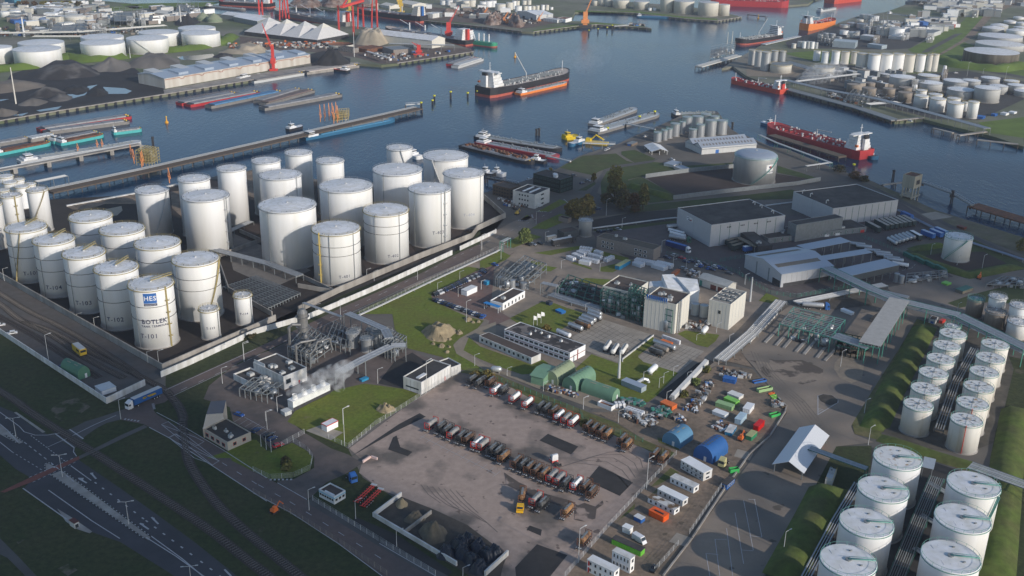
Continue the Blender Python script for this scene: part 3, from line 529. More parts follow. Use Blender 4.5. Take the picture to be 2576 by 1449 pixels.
 if stair is not None:
  k_,a0,a1,sm=stair;q=MB().m(sm);N=14
  if k_=='spiral':
   pts=[((r+.75)*math.cos(A+a0+(a1-a0)*i/N),(r+.75)*math.sin(A+a0+(a1-a0)*i/N),.6+(h-.6)*i/N)for i in range(N+1)]
   for i in range(N):
    q.beam(pts[i],pts[i+1],.95,.14);q.beam(Vector(pts[i])+Vector((0,0,1.05)),Vector(pts[i+1])+Vector((0,0,1.05)),.1,.1)
  else:
   cx,cy=math.cos(A+a0),math.sin(A+a0)
   q.beam(((r+.5)*cx,(r+.5)*cy,.2),((r+.5)*cx,(r+.5)*cy,h+.9),.7,.2)
   for i in range(1,5):
    zz=h*i/5.;q.beam(((r+.1)*cx,(r+.1)*cy,zz),((r+1.5)*cx,(r+1.5)*cy,zz),1.6,.16)
    for s_ in(-.7,.7):q.beam(((r+1.4)*cx-s_*cy,(r+1.4)*cy+s_*cx,zz),((r+1.4)*cx-s_*cy,(r+1.4)*cy+s_*cx,zz+1.1),.1,.1)
  q.build("stair",T)
 if pipe is not None:
  for a0,pm in pipe:
   q=MB().m(pm);cx,cy=math.cos(A+a0),math.sin(A+a0);q.tube([((r+.3)*cx,(r+.3)*cy,.4),((r+.3)*cx,(r+.3)*cy,h+.5)],.14,6);q.build("riser_pipe",T)
 T['r']=r;T['h']=h
 return T,P,r,h
FONT=None
def wall_text(T,P,r,txt,a_off,zc,size,m_,name="lettering",bold=0.0):
 cu=bpy.data.curves.new("txt",'FONT');cu.body=txt;cu.size=size;cu.align_x='CENTER';cu.align_y='CENTER';cu.resolution_u=2;cu.offset=bold;cu.space_character=1.12
 tmp=bpy.data.objects.new("txt",cu);COL.objects.link(tmp);dg=bpy.context.evaluated_depsgraph_get();dg.update()
 me=bpy.data.meshes.new_from_object(tmp.evaluated_get(dg));bpy.data.objects.remove(tmp);bpy.data.curves.remove(cu)
 A=to_cam(P)+a_off
 for v_ in me.vertices:
  a_=A+v_.co.x/r;z_=zc+v_.co.y;v_.co=((r+.06)*math.cos(a_),(r+.06)*math.sin(a_),z_)
 me.materials.clear();me.materials.append(m_)
 o=bpy.data.objects.new(name,me);COL.objects.link(o);o.parent=T;return o
def wall_panel(T,P,r,a_off,z0,z1,wd,m_,name="sign_panel",n=8,out=.03):
 A=to_cam(P)+a_off;b=MB().m(m_);vs=[]
 for i in range(n+1):
  a_=A-wd/2/r+wd/r*i/n
  for rr,zz in((r+out,z0),(r+out,z1)):vs.append((rr*math.cos(a_),rr*math.sin(a_),zz))
 b.add(vs,[(2*i,2*i+2,2*i+3,2*i+1)for i in range(n)]);return b.build(name,T)
M_ink=mat("dark_lettering",(.06,.07,.12),.7,0,.1,1.)
M_inkf=mat("faded_lettering",(.42,.44,.50),.7,0,.1,1.)
YR=mat("yellow_grey_railing",(.38,.31,.14),.6,0,.15,.8);GR=mat("grey_railing",(.34,.35,.36),.6,.2,.1,.8);GNR=mat("green_railing",(.16,.36,.31),.6,0,.1,.8)
GH="white tanks of the waterfront terminal"
data=[('T-105','e',233,848,183,1357),('T-104','e',485,958,183,1490),('T-103','e',758,1078,188,1634),('T-102','e',1050,1212,194,1787),('T-101','e',1365,1357,200,1957)]
for i,(nm,t,x,y,hw,yb)in enumerate(data):
 T,P,r,h=tank(t,x,y,hw,yb,label=f"white cylindrical tank lettered {nm} in the banded front row" if i<4 else "white tank lettered T-101 with blue logo and terminal name",group=GH,rail_m=YR,bands=(.5,.72),pipe=[(-.85,M_grey)],stair=('cat',.62,0,YR)if i==4 else('spiral',-.9,-.3,YR)if i==0 else None)
 wall_text(T,P,r,nm,-.36 if i else-.1,h*.2 if i<4 else h*.23,h*.105,M_ink,bold=.03)
 if i==4:
  wall_panel(T,P,r,-.12,h*.79,h*.955,h*.20,M_blue,"logo_panel");wall_panel(T,P,r,-.12,h*.745,h*.785,h*.20,M_ink,"logo_strip")
  wall_text(T,P,r+.05,"HES",-.12,h*.87,h*.105,M_wroof,"logo_lettering",.05);wall_text(T,P,r+.05,"International",-.12,h*.765,h*.028,M_wroof)
  wall_text(T,P,r,"BOTLEK",-.04,h*.475,h*.10,M_ink,bold=.08);wall_text(T,P,r,"TANK TERMINAL",-.04,h*.40,h*.05,M_ink,bold=.03)
 if i==3:h4=h
 q=MB().m(YR);a_=to_cam(P)+(2.6 if i<4 else 2.2);e0=Vector((0,0,h+.9+r*.05));e1=Vector((math.cos(a_)*(r+2),math.sin(a_)*(r+2),h+.9))
 q.beam(e0,e1,.8,.3);q.beam(e0+Vector((0,0,1)),e1+Vector((0,0,1)),.8,.12);q.build("roof_walkway",T)
T,P,rU,hU=tank('e',1770,1135,208,1704,label="white tank with two dark bands and diagonal stair behind the three pipe manifold tanks",group=GH,rail_m=YR,bands=(.55,.75),stair=('spiral',.2,1.2,YR),pipe=[(-1.0,M_grey)])
for k,(x,y,hw)in enumerate([(820,750,190),(1105,865,198),(1425,990,203)]):
 tank('e',x,y,hw,h=hU,label=["squat looking white tank with dark bands behind T-104 and T-105","white banded tank with long yellow band behind T-103","white banded tank directly behind T-102"][k],group=GH,rail_m=YR,bands=(.5,.75),pipe=[(-1.2,M_grey)])
for nm,x,y,hw,yb in(('T-113',1890,378,88,668),('T-114',2195,255,80,535)):
 T,P,r,h=tank('i',x,y,hw,yb,label=f"small narrow white tank lettered {nm} beside the concrete wall",group=GH,rail_m=YR,rise=.05,pipe=[(-.95,M_grey),(.9,M_grey)])
 wall_text(T,P,r,nm,0,h*.42,h*.105,M_ink,bold=.03)
BL=[("T-401",'f',868,858,216,1382,dict(bands=(.58,.76),rail_m=YR,stair=('cat',-.75,0,mat("yellow_stair",(.55,.42,.12),.6)),pipe=[(.75,M_grey),(-.3,M_grey)])),("T-402",'f',1320,690,203,1190,dict(bands=(.62,.78),rail_m=YR,pipe=[(.6,M_grey),(-.5,M_grey)])),("T-403",'f',1718,495,190,1042,dict(rail_m=GR,stair=('cat',.75,0,M_alu),pipe=[(-.8,M_grey),(.55,M_grey)])),("T-404",'f',2025,357,182,872,dict(rail_m=GR,pipe=[(.95,M_grey)]))]
for nm,t,x,y,hw,yb,kw in BL:
 T,P,r,h=tank(t,x,y,hw,yb,label=f"large white tank lettered {nm} in the row beside the white wall",group=GH,**kw)
 wall_text(T,P,r,nm,.28 if nm!='T-403' else .4,h*(.17 if nm in('T-401','T-402')else .28),h*.085,M_ink if nm!="T-404" else M_inkf)
 if nm=='T-401':T401=(P,r,h)
 if nm=='T-402':T402=(P,r,h)
T,P,r,hE=tank('f',428,645,256,1240,label="widest white tank standing behind T-401 beside the pipe manifold",group=GH,rail_m=GR,pipe=[(-.75,M_grey)],seams=5)
T,P,r,hD=tank('f',958,472,238,1040,label="wide white tank standing between T-401 and T-402",group=GH,rail_m=GR,pipe=[(-.7,M_grey)],seams=5)
tank('f',1425,325,221,h=hD,label="wide white tank standing between T-402 and T-403",group=GH,rail_m=GR,pipe=[(-.6,M_grey)],seams=5)
tank('f',1862,200,203,h=hD*.85,label="wide white tank by the water behind T-404 with crossed stairs",group=GH,rail_m=GR,pipe=[(-.5,M_grey)],stair=('spiral',.1,-.6,M_lgrey),seams=5)
tank('f',1443,128,117,h=hD*.9,label="narrow white tank at the waterside end of the middle row",group=GH,rail_m=GR,stair=('spiral',.9,.1,M_lgrey))
tank('f',365,372,188,h=hE*.95,label="white tank in the second row right of the tall notched tank",group=GH,rail_m=GR,stair=('cat',.8,0,M_lgrey))
T,P,r,hT=tank('e',2095,315,130,838,label="tall slim white tank with pale lower band left of the dark soil bay",group=GH,rail_m=GR)
tank('f',235,245,129,h=hT,label="tall slim white waterside tank nearest the jetty bridge",group=GH,rail_m=GR)
tank('f',528,172,122,h=hT,label="tallest looking slim white tank with a red flag on its roof",group=GH,rail_m=GR)
tank('f',815,245,124,h=hT,label="slim white waterside tank with a bent vent pipe on top",group=GH,rail_m=GR)
T,P,r,hG=tank('e',1375,510,150,942,label="tall white tank with diagonal stair beside the sandy bund",group=GH,rail_m=GR,stair=('spiral',-.1,.9,M_lgrey))
tank('e',1755,408,142,h=hT,label="white tank half hidden behind the big stair tank of the second row",group=GH,rail_m=GR)
tank('e',1860,562,208,1112,label="big white tank with a ladder of square landings on its shell",group=GH,rail_m=GR,stair=('cat',.85,0,M_lgrey),pipe=[(1.0,M_grey)],seams=5)
T,P,r,hV=tank('e',335,508,95,902,label="slender white tank with spiral stair at the left edge group",group=GH,rail_m=YR,stair=('spiral',-1.1,.6,YR))
tank('e',95,560,95,h=hV,label="slender white tank with yellow caged ladder at the left edge group",group=GH,rail_m=YR,stair=('cat',.3,0,YR))
tank('e',-88,640,100,h=hV*1.02,label="slender white tank cut by the left picture edge",group=GH,rail_m=YR)
for k,(x,y,hw,hh)in enumerate([(50,385,68,14),(88,440,62,14),(195,478,62,14),(170,415,48,14),(272,455,48,14),(35,512,48,20)]):
 tank('e',x,y,hw,h=hh,label="small yellow railed tank by the old jetty",group="small white tanks by the old jetty",rail_m=YR,det=0,n=28)
GF="rusty topped white tanks of the right tank farm"
T,P,r,hl=tank('l',1540,1174,112,1425,label="x",group=GF,shell=M_white2,roof=M_rroof,rail_m=GNR,spots=1,rise=.04,det=0)
T['label']="white tank with red riser pipe at the front end of the left small tank row"
wr=[(1810,622,102),(1762,715,102),(1715,818,105),(1658,927,110),(1600,1050,114)]
for k,(x,y,hw)in enumerate(wr):
 tank('l',x,y,hw,h=hl,label="stained white tank in the left small tank row",group=GF,shell=M_white2,roof=M_rroof,rail_m=GNR,spots=1,rise=.04,det=0,pipe=[(.0,M_grey)])
wr=[(2137,705,104),(2100,810,108),(2052,918,109),(2008,1035,114),(1962,1163,121),(1915,1293,121)]
for k,(x,y,hw)in enumerate(wr):
 tank('l',x,y,hw,h=hl*1.03,label="stained white tank in the right small tank row" if k<5 else "stained white tank ending the right small tank row near the gravel path",group=GF,shell=M_white2,roof=M_rroof,rail_m=GNR,spots=1,rise=.04,det=0,pipe=[(.05,M_red if k>3 else M_grey)])
tank('l',1805,565,60,h=6,label="small low tank with crowded fittings behind the left small tank row",group=GF,shell=M_white2,roof=M_rroof,rail_m=GNR,det=1,n=28)
GB="big white tanks at the lower right"
T,P,r,hP=tank('p',1155,478,195,325,mode='d',label="x",group=GB,roof=M_rroof,shell=M_white,rail_m=GNR,spots=2,rise=.04,det=0,n=56)
T['label']="big white tank with rust freckles beside the corrugated canopy"
for k,(x,y,hw)in enumerate([(1036,735,206),(899,1010,218),(749,1322,229),(600,1650,240)]):
 tank('p',x,y,hw,h=hP,label="big white tank in the left column",group=GB,shell=M_white,roof=M_wroof,rail_m=GNR,spots=2,rise=.04,det=0,n=56)
for k,(x,y,hw)in enumerate([(1782,695,214),(1690,975,226),(1592,1290,239),(1470,1640,250)]):
 tank('p',x,y,hw,h=hP,label="big white tank with green roof walkway in the right column",group=GB,shell=M_white,roof=M_wroof,rail_m=GNR,spots=2,rise=.04,det=0,n=56,stair=('spiral',.5,1.1,GNR)if k==0 else None)
tank('l',1990,352,65,510,label="brown streaked tank with a green roof below the long pipe bridge",shell=M_brown,roof=M_green,rail_m=GNR,det=1)
tank('l',2145,447,78,590,label="brown streaked tank with a brown roof below the long pipe bridge",shell=M_brown,roof=M_brown,rail_m=GR,det=1)
tank('l',2160,332,66,h=13,label="white tank behind the two brown streaked tanks",shell=M_white,roof=M_wroof,rail_m=GR)
for x,y,hw,yb in((2330,400,74,None),(2318,528,80,675)):
 tank('l',x,y,hw,yb,h=13 if yb is None else None,label="pale tank cut by the right picture edge below the pipe bridge",group="pale tanks at the right picture edge",rail_m=GR)
T,P,r,h=tank('h',302,180,178,437,label="huge grey clad tank with green rail and company sign",shell=M_alu,roof=mat("blue_grey_dome",(.33,.38,.46),.45,.2,.05,.4),roofstyle='dome',rise=.22,rail_m=GNR,stair=('spiral',-.1,1.3,GNR),det=1,seams=1,n=56)
wall_panel(T,P,r,.78,h*.46,h*.80,r*.42,M_wroof,"sign_panel")
for pts,mm in(([(-.09,.12),(.03,.12),(.07,.02),(-.05,.02)],M_ink),([(.03,.13),(.09,.13),(.05,.0),(-.03,-.02)],M_red)):
 A_=to_cam(P)+.78;q=MB().m(mm);q.add([((r+.08)*math.cos(A_+a_),(r+.08)*math.sin(A_+a_),h*.66+b_*h*.7)for a_,b_ in pts],[(0,1,2,3),(3,2,1,0)]);q.build("sign_emblem",T)
wall_text(T,P,r+.04,"Vopak",.78,h*.535,h*.12,M_ink)
T,P,r,h=tank('h',2000,860,115,1082,label="white tank with green diagonal stair in its own grass bund",rail_m=GNR,stair=('spiral',-.8,.6,GNR),seams=2)
tank('g',958,782,60,942,label="silver ribbed tank beside the dark grey shed",shell=M_alu,roof=M_pipe,rail_m=GR,n=32)
GS="silver tanks on the point"
for x,y,hw,yb in[(1612,1197,36,1290),(1674,1178,28,1273),(1717,1163,30,1256),(1771,1118,43,1241),(1838,1102,27,1216),(1880,1057,45,1195),(1976,1052,50,1160),(1930,1168,36,1257),(2000,1128,40,1246),(2096,1088,51,1236),(2195,1090,50,1223),(2048,1032,45,1130),(2128,1052,42,1150)]:
 tank('c',x,y,hw,yb,label="silver tank in the cluster on the point",group=GS,shell=M_steel,roof=M_pipe,rail_m=GNR,det=0,n=28,rise=.12)
GW="huge white tanks behind the coal heaps"
for x,y,hw,yb,lb in[(334,440,214,617,"huge white tank nearest the big coal heap"),(927,382,199,543,"huge white tank above the pale coal cone"),(1333,342,188,497,"huge white tank with thin diagonal stair"),(1816,295,174,436,"huge white tank next to the green triangular bank")]:
 T,P,r,h=tank('a',x,y,hw,yb,label=lb,group=GW,det=0,rise=.06,bands=(),n=48,rim=M_lgrey,stair=('spiral',.2,-.6,M_lgrey)if x==1333 else None)
for x,y,hw,lb in[(370,382,206,"huge white tank hiding behind the leftmost pair"),(925,330,192,"huge white tank tucked behind the one above the pale cone"),(1436,288,180,"huge white tank in the back line behind the stair tank"),(1782,250,168,"huge white tank in the back line nearest the chimney mast")]:
 tank('a',x,y,hw,h=h,label=lb,group=GW,det=0,rise=.06,n=48,rim=M_lgrey)
tank('a',-30,425,135,583,label="huge white tank cut by the left picture edge",group=GW,det=0,n=48)
for x,y,hw,yb,sh,rf,lb in[(680,150,98,212,M_cream,M_cream,"tan tank with a low domed roof near the blue hall"),(440,170,88,208,M_lgrey,mat("blue_dome",(.28,.34,.45),.5),"low round tank with a blue dome roof"),(135,95,52,155,M_white,M_wroof,"white tank left of the long white hall"),(42,105,45,158,M_white,M_wroof,"white tank at the far left edge beside the hall"),(355,250,52,290,M_white,M_wroof,"short white tank above the brown pipe rack"),(1765,78,46,110,M_white,M_wroof,"squat white tank beside the far dock water"),(298,205,28,226,M_cream,M_cream,"little cream tank beside the blue domed tank"),(820,195,30,232,M_white,M_cream,"cream tank among the far left pipework")]:
 tank('a',x,y,hw,yb,label=lb,shell=sh,roof=rf,det=0,n=32,roofstyle='dome' if 'dome' in lb else 'cone',rise=.2 if 'dome' in lb else .08)
for x,y,hw,yb in[(1840,160,66,190),(1940,170,72,207)]:
 tank('a',x,y,hw,yb,label="round green store with a conical roof",group="round green conical stores",shell=mat("olive_wall",(.20,.25,.17),.7),roof=mat("olive_roof",(.24,.27,.18),.7),det=0,n=28,rise=.75)
T,P,r,h=tank('b',915,398,115,445,label="low open round basin with a rusty inside on the left quay",shell=M_cream,roof=M_rust,det=0,n=36,rise=.02,roofstyle='float',cat="open tank")
GT="white silo tanks of the top middle terminal"
for x,y,hw,yb in[(30,15,32,68),(75,10,32,68),(120,5,30,66),(185,35,48,98),(268,22,32,92),(312,8,22,85),(340,8,20,85),(348,55,32,112),(410,55,20,100),(447,55,20,98),(485,55,18,98),(523,50,16,98),(570,45,16,98),(607,45,18,95),(648,65,15,90),(400,5,22,45),(445,2,20,45),(-70,0,34,62),(-130,5,36,66),(-188,-2,42,55),(-270,0,34,50),(-330,5,30,46)]:
 tank('c',x,y,hw,yb,label="white silo tank above the scrap yard",group=GT,shell=M_cream if int(x)%3 else M_white,det=0,n=24,roof=M_lgrey,rise=.1)
GT2="large pale tanks on the far spit"
for x,y,hw,yb,lb in[(1040,8,24,52,"small pale tank first on the far spit"),(1112,-8,42,55,"pale tank second on the far spit"),(1165,-10,38,60,"pale tank partly hidden on the far spit"),(1280,-2,72,76,"broad pale tank on the far spit beside two partly hidden ones"),(1463,12,72,90,"broad pale tank standing alone in the middle of the far spit"),(1700,-8,66,112,"broad pale tank left of the pair overlapping on the far spit"),(1850,8,92,128,"broadest pale tank at the barge berth of the far spit"),(2072,20,93,150,"broad pale tank near the end of the far spit"),(2213,40,52,145,"last narrow tank at the tip of the far spit")]:
 tank('c',x,y,hw,yb,label=lb,group=GT2,det=0,n=36,shell=M_cream,roof=M_lgrey,rise=.12)
for k,x in enumerate((1540,1580)):
 tank('c',x,72,16,98,label="tiny white tank between the broad far tanks",group="tiny white tanks on the far spit",det=0,n=16)
GRS="tall silos with yellow walkways";YW=mat("yellow_walkway",(.55,.42,.12),.6,0,.1,.5)
for k,(x,y,hw,yb)in enumerate([(640,462,31,556),(719,468,35,577),(811,462,37,585),(898,468,37,584),(984,468,33,582),(1052,482,50,650),(1162,490,56,668),(1274,488,56,666),(1382,486,53,662),(1483,495,48,658),(1585,495,42,656),(1668,492,28,648),(1712,490,36,650)]):
 tank('d',x,y,hw,yb,label="tall silo in the long row joined by a yellow walkway",group=GRS,shell=M_cream if k in(3,4,5,9,12,11)else M_white,roof=M_lgrey,rail_m=YW,det=0,n=28)
for k,(x,y,hw,yb)in enumerate([(55,452,34,592),(115,462,34,612),(183,470,44,645),(258,458,34,560),(328,463,32,562)]):
 tank('d',x,y,hw,yb,label="tall silver silo in the left cluster",group="silver silo cluster with yellow tops",shell=M_steel,roof=M_lgrey,rail_m=YW,det=0,n=28)
for x,y,hw,yb,lb in[(312,580,98,668,"tan low tank with yellow rim below the silo cluster"),(700,605,98,692,"tan low tank with yellow rim half hidden by steam")]:
 tank('d',x,y,hw,yb,label=lb,shell=M_cream,roof=M_grey,rail_m=YW,det=0,n=36)
GM="refinery tanks behind the quay"
MT=[(1412,692,115,806),(1660,745,115,832),(1945,807,125,905),(2185,792,118,935),(1650,680,100,735),(1900,728,115,790),(2038,725,82,790),(2210,702,86,762),(2285,775,84,855),(2450,768,86,852),(2510,820,85,880),(1270,668,60,700),(2400,730,70,765)]
for x,y,hw,yb in MT:
 tank('d',x,y,hw,yb,label="broad white roofed tank in the refinery field",group=GM,shell=M_lgrey,roof=M_white,rail_m=GR if x%3 else YW,det=0,n=36,rise=.1)
MT=[(970,762,60,845),(1112,795,64,885),(1292,800,57,880),(1438,835,65,935),(1117,748,50,800),(1440,790,60,850),(1280,760,52,800)]
for x,y,hw,yb in MT:
 tank('d',x,y,hw,yb,label="dull brown tank in the shaded refinery group",group="dull brown tanks",shell=M_brown,roof=M_brown,det=0,n=30)
MT=[(1585,865,64,980),(1738,892,70,1020),(1900,930,73,1070),(1880,888,60,1000),(2060,920,50,1078),(1712,852,64,960),(1585,815,50,900),(1985,925,30,1010)]
for x,y,hw,yb in MT:
 tank('d',x,y,hw,yb,label="white upright tank in the front refinery group",group="upright tanks nearest the quay",shell=M_white,roof=M_wroof,rail_m=YW,det=0,n=30)
for x,y,hw,yb,lb,sh in[(2220,463,248,606,"enormous round tank with dirty dark sides and white lid",mat("blackened_cladding",(.10,.09,.075),.8,0,.35,.25,col2=(.20,.18,.15),sc2=.1,streak=True)),(2295,392,218,470,"enormous grey tank with a rusty flat roof",M_lgrey),(2300,322,198,385,"enormous white roofed tank third in the stepped line",M_lgrey),(2445,272,88,325,"white domed tank at the right edge above the stepped line",M_white),(2235,250,98,300,"grey domed tank left in the upper right group",M_lgrey),(2290,225,80,280,"pale conical roofed tank in the upper right group",M_lgrey),(2480,245,60,290,"grey tank against the right picture edge",M_lgrey),(2385,190,55,215,"pale tank behind the upper right group",M_white),(2465,155,48,180,"white tank high at the right edge",M_white),(2490,205,50,235,"white tank above the domed one at the right edge",M_white)]:
 tank('d',x,y,hw,yb,label=lb,shell=sh,roof=M_wroof if 'rusty' not in lb else M_rroof,det=0,n=48,rise=.06 if hw>150 else .2)
GU="tanks of the far chemical plant"
for x,y,hw,yb in[(1365,255,68,348),(1250,255,35,322),(1165,142,40,190),(1110,135,40,180),(1060,130,36,165),(885,275,40,318),(970,290,50,342),(1450,240,28,300),(1495,240,24,310),(1530,245,22,318),(1225,185,18,215),(1255,185,16,215),(1285,185,16,215),(1315,188,16,218),(1345,188,16,218),(1370,190,14,220),(430,395,20,440),(490,375,26,430),(525,375,20,440),(560,375,20,442),(597,378,20,444),(632,385,20,444),(1060,215,62,260),(890,225,45,255),(960,205,50,240),(1180,240,40,280),(780,305,30,335),(720,300,26,330),(670,310,24,345),(840,335,26,370),(1310,230,30,260),(1400,200,26,240),(1030,175,30,200),(1100,240,36,285)]:
 tank('d',x,y,hw,yb,label="silver or white tank in the crowded far plant",group=GU,shell=(M_steel,M_white,M_cream,M_lgrey)[int(x)%4],roof=M_lgrey,det=0,n=24,rise=.12)
for k,x in enumerate([1762,1795,1830,1868,1905,1940]):
 tank('d',x,-12,20,60,label="tall pale silo in the far row beside the red block",group="far silo row",shell=M_lgrey,det=0,n=24)
 # ================================================================ BUILDINGS
def A3(t,q,z=0):return at(t,q[0],q[1],z)if len(q)==2 else at(q[0],q[1],q[2],z)
JT=mat("panel_joint_grey",(.40,.40,.40),.7)
class Bld:
 def __init__(s,name,label,cat,t,L,N,Rr,yb=None,h=None,wall=None,roof=None,style='flat',ridge='x',rise=2.,group=None,par=.5,base=False,open_=False,floor=None,skip_wall=False,z0=0):
  NN=N if len(N)==2 else N[1:];tN=t if len(N)==2 else N[0]
  if h is None:
   lo,hi=.5,60.;vb=px(tN,NN[0],yb)[1]
   for _ in range(40):
    mm=(lo+hi)/2;q=A3(t,N,mm);q=Vector((q.x,q.y,0))
    if pj(q)[1]<vb:lo=mm
    else:hi=mm
   h=(lo+hi)/2
  zz=0 if base else h
  n,l,r=A3(t,N,zz),A3(t,L,zz),A3(t,Rr,zz)
  ex=r-n;ey=l-n;s.a=ex.length;s.b=ey.length;s.h=h;s.rise=rise;s.style=style;s.ridge=ridge
  if s.a>=s.b:e=ex.normalized();f=Vector((-e.y,e.x,0));s.b=abs(ey.dot(f))
  else:f=ey.normalized();e=Vector((f.y,-f.x,0));s.a=abs(ex.dot(e))
  s.rz=math.atan2(e.y,e.x);s.wall=wall or M_lgrey;s.roofm=roof or M_tar
  s.T=thing(name,label,cat,(n.x,n.y,z0),s.rz,group)
  a,b=s.a,s.b
  if open_:
   q=MB().m(s.wall);nx=max(2,int(a/6)+1);ny=max(2,int(b/6)+1)
   for i in range(nx):
    for j in range(ny):
     if 0<i<nx-1 and 0<j<ny-1:continue
     x_,y_=.3+(a-.6)*i/(nx-1),.3+(b-.6)*j/(ny-1);q.box(x_-.15,y_-.15,0,x_+.15,y_+.15,h)
   q.build("post",s.T)
  elif not skip_wall:
   q=MB().m(s.wall)
   if style=='flat':q.box(0,0,0,a,b,h)
   elif style=='gable':
    q.box(0,0,0,a,b,h)
    if ridge=='x':q.add([(0,0,h),(0,b,h),(0,b/2,h+rise),(a,0,h),(a,b,h),(a,b/2,h+rise)],[(0,2,1),(3,4,5)])
    else:q.add([(0,0,h),(a,0,h),(a/2,0,h+rise),(0,b,h),(a,b,h),(a/2,b,h+rise)],[(0,1,2),(3,5,4)])
   q.build("wall",s.T)
  q=MB().m(s.roofm);o=.12
  if style=='flat':
   if par:
    q.box(.25,.25,h,a-.25,b-.25,h+.06);q.m(s.wall)
    for c in((-.04,-.04,a+.04,.24),(-.04,b-.24,a+.04,b+.04),(-.04,.24,.24,b-.24),(a-.24,.24,a+.04,b-.24)):q.box(c[0],c[1],h-.1,c[2],c[3],h+par)
   else:q.box(-o,-o,h,a+o,b+o,h+.15)
  else:
   o=.5
   if ridge=='x':P_=[(-o,-o),(a+o,-o),(a+o,b/2),(-o,b/2),(-o,b+o),(a+o,b+o)];zs=[h-o*rise/(b/2),0,h+rise];y0=1
   g=.14
   if ridge=='x':
    e0=h-o*rise*2/b;z1=h+rise
    q.hexa([(-o,-o,e0),(a+o,-o,e0),(a+o,b/2,z1),(-o,b/2,z1)],[(-o,-o,e0+g),(a+o,-o,e0+g),(a+o,b/2,z1+g),(-o,b/2,z1+g)])
    q.hexa([(-o,b/2,z1),(a+o,b/2,z1),(a+o,b+o,e0),(-o,b+o,e0)],[(-o,b/2,z1+g),(a+o,b/2,z1+g),(a+o,b+o,e0+g),(-o,b+o,e0+g)])
   else:
    e0=h-o*rise*2/a;z1=h+rise
    q.hexa([(-o,-o,e0),(a/2,-o,z1),(a/2,b+o,z1),(-o,b+o,e0)],[(-o,-o,e0+g),(a/2,-o,z1+g),(a/2,b+o,z1+g),(-o,b+o,e0+g)])
    q.hexa([(a/2,-o,z1),(a+o,-o,e0),(a+o,b+o,e0),(a/2,b+o,z1)],[(a/2,-o,z1+g),(a+o,-o,e0+g),(a+o,b+o,e0+g),(a/2,b+o,z1+g)])
  s.R=q.build("roof",s.T)
 def pan(s,face,u0,u1,z0,z1,m_,name="window",d=.06,par=None):
  L_=s.a if face=='f' else s.b
  if abs(u0)<=1 and abs(u1)<=1:u0*=L_;u1*=L_
  if z1<=1.0001:z0*=s.h;z1*=s.h
  q=MB().m(m_)
  if face=='f':q.box(u0,-d,z0,u1,.0,z1)
  else:q.box(-d,u0,z0,.0,u1,z1)
  return q.build(name,par or s.T)
 def windows(s,face,n,rows,fill=.6,zf=(.35,.75),mg=.03,frame=None,glass=None):
  L_=s.a if face=='f' else s.b;st=L_*(1-2*mg)/n;rh=s.h/rows
  for r_ in range(rows):
   for k in range(n):
    c=L_*mg+st*(k+.5);w2=st*fill/2
    f_=s.pan(face,c-w2-.12,c+w2+.12,rh*(r_+zf[0])-.12+.0001+1e-4,max(1.01,rh*(r_+zf[1])+.12),frame or M_wconc,"window",.05)
    s.pan(face,c-w2,c+w2,rh*(r_+zf[0])+1e-4,max(1.01,rh*(r_+zf[1])),glass or M_glass,"pane",.08,f_)
 def units(s,n,m_=None,seed=1,size=(1.2,2.6)):
  rn=random.Random(seed)
  for k in range(n):
   x_,y_=s.a*rn.uniform(.12,.85),s.b*rn.uniform(.15,.8);w2,d2=rn.uniform(*size)/2,rn.uniform(*size)/2;z_=s.h+.06
   q=MB().m(m_ or M_lgrey);q.box(x_-w2,y_-d2,z_,x_+w2,y_+d2,z_+rn.uniform(.6,1.3));q.m(M_grey).ring([(min(w2,d2)*.7,z_+.5),(min(w2,d2)*.7,z_+1.5)],x=x_,y=y_,n=10,cap1=True);q.build("roof_vent",s.R)
 def strips(s,face,n,m_=None,w_=.12):
  L_=s.a if face=='f' else s.b
  q=MB().m(m_ or JT)
  for k in range(1,n):
   u=L_*k/n
   if face=='f':q.box(u-w_,-.05,.3,u+w_,0,s.h-.3)
   else:q.box(-.05,u-w_,.3,0,u+w_,s.h-.3)
  q.build("wall_joint",s.T)
 def skylight(s,x0,y0,x1,y1,m_=None):
  q=MB().m(m_ or M_wroof);z_=s.h+.05;q.hexa([(s.a*x0,s.b*y0,z_),(s.a*x1,s.b*y0,z_),(s.a*x1,s.b*y1,z_),(s.a*x0,s.b*y1,z_)],[(s.a*x0,s.b*y0,z_+.45),(s.a*x1,s.b*y0,z_+.45),(s.a*x1,s.b*y1,z_+.45),(s.a*x0,s.b*y1,z_+.45)]);q.build("rooflight",s.R)
def gslope(s,m_,fr,w_=.12,side=0):
 q=MB().m(m_)
 for(x0,x1,t0,t1)in fr:
  pts=[]
  for x_,t_ in((x0,t0),(x1,t0),(x1,t1),(x0,t1)):
   if s.ridge=='x':pts.append((s.a*x_,s.b/2*t_ if not side else s.b-s.b/2*t_,s.h+s.rise*t_+.17))
   else:pts.append((s.a/2*t_ if not side else s.a-s.a/2*t_,s.b*x_,s.h+s.rise*t_+.17))
  q.hexa(pts,[(p[0],p[1],p[2]+.06)for p in pts])
 q.build("rooflight",s.R)
B=Bld("control_building","white flat roofed plant building with black roof beside the tall column","building",'j',(120,872),(393,1005),(590,913),1118,wall=M_wconc,roof=M_tar)
B.units(5,seed=3);B.strips('l',9);B.pan('f',.62,.68,0.01,.3,M_red,"door");B.pan('f',.1,.3,.4,.75,M_glass)
q=MB().m(M_wroof);q.box(.2,B.b*.62,B.h+.3,.35,B.b*.98,B.h+1.9);sg=q.build("roof_sign",B.T)
B=Bld("annex_building","low white annex with a black roof left of the white plant building","building",'j',(-60,985),(130,1078),(268,1008),1120,wall=M_wconc,roof=M_tar,par=.8);B.units(4,seed=5)
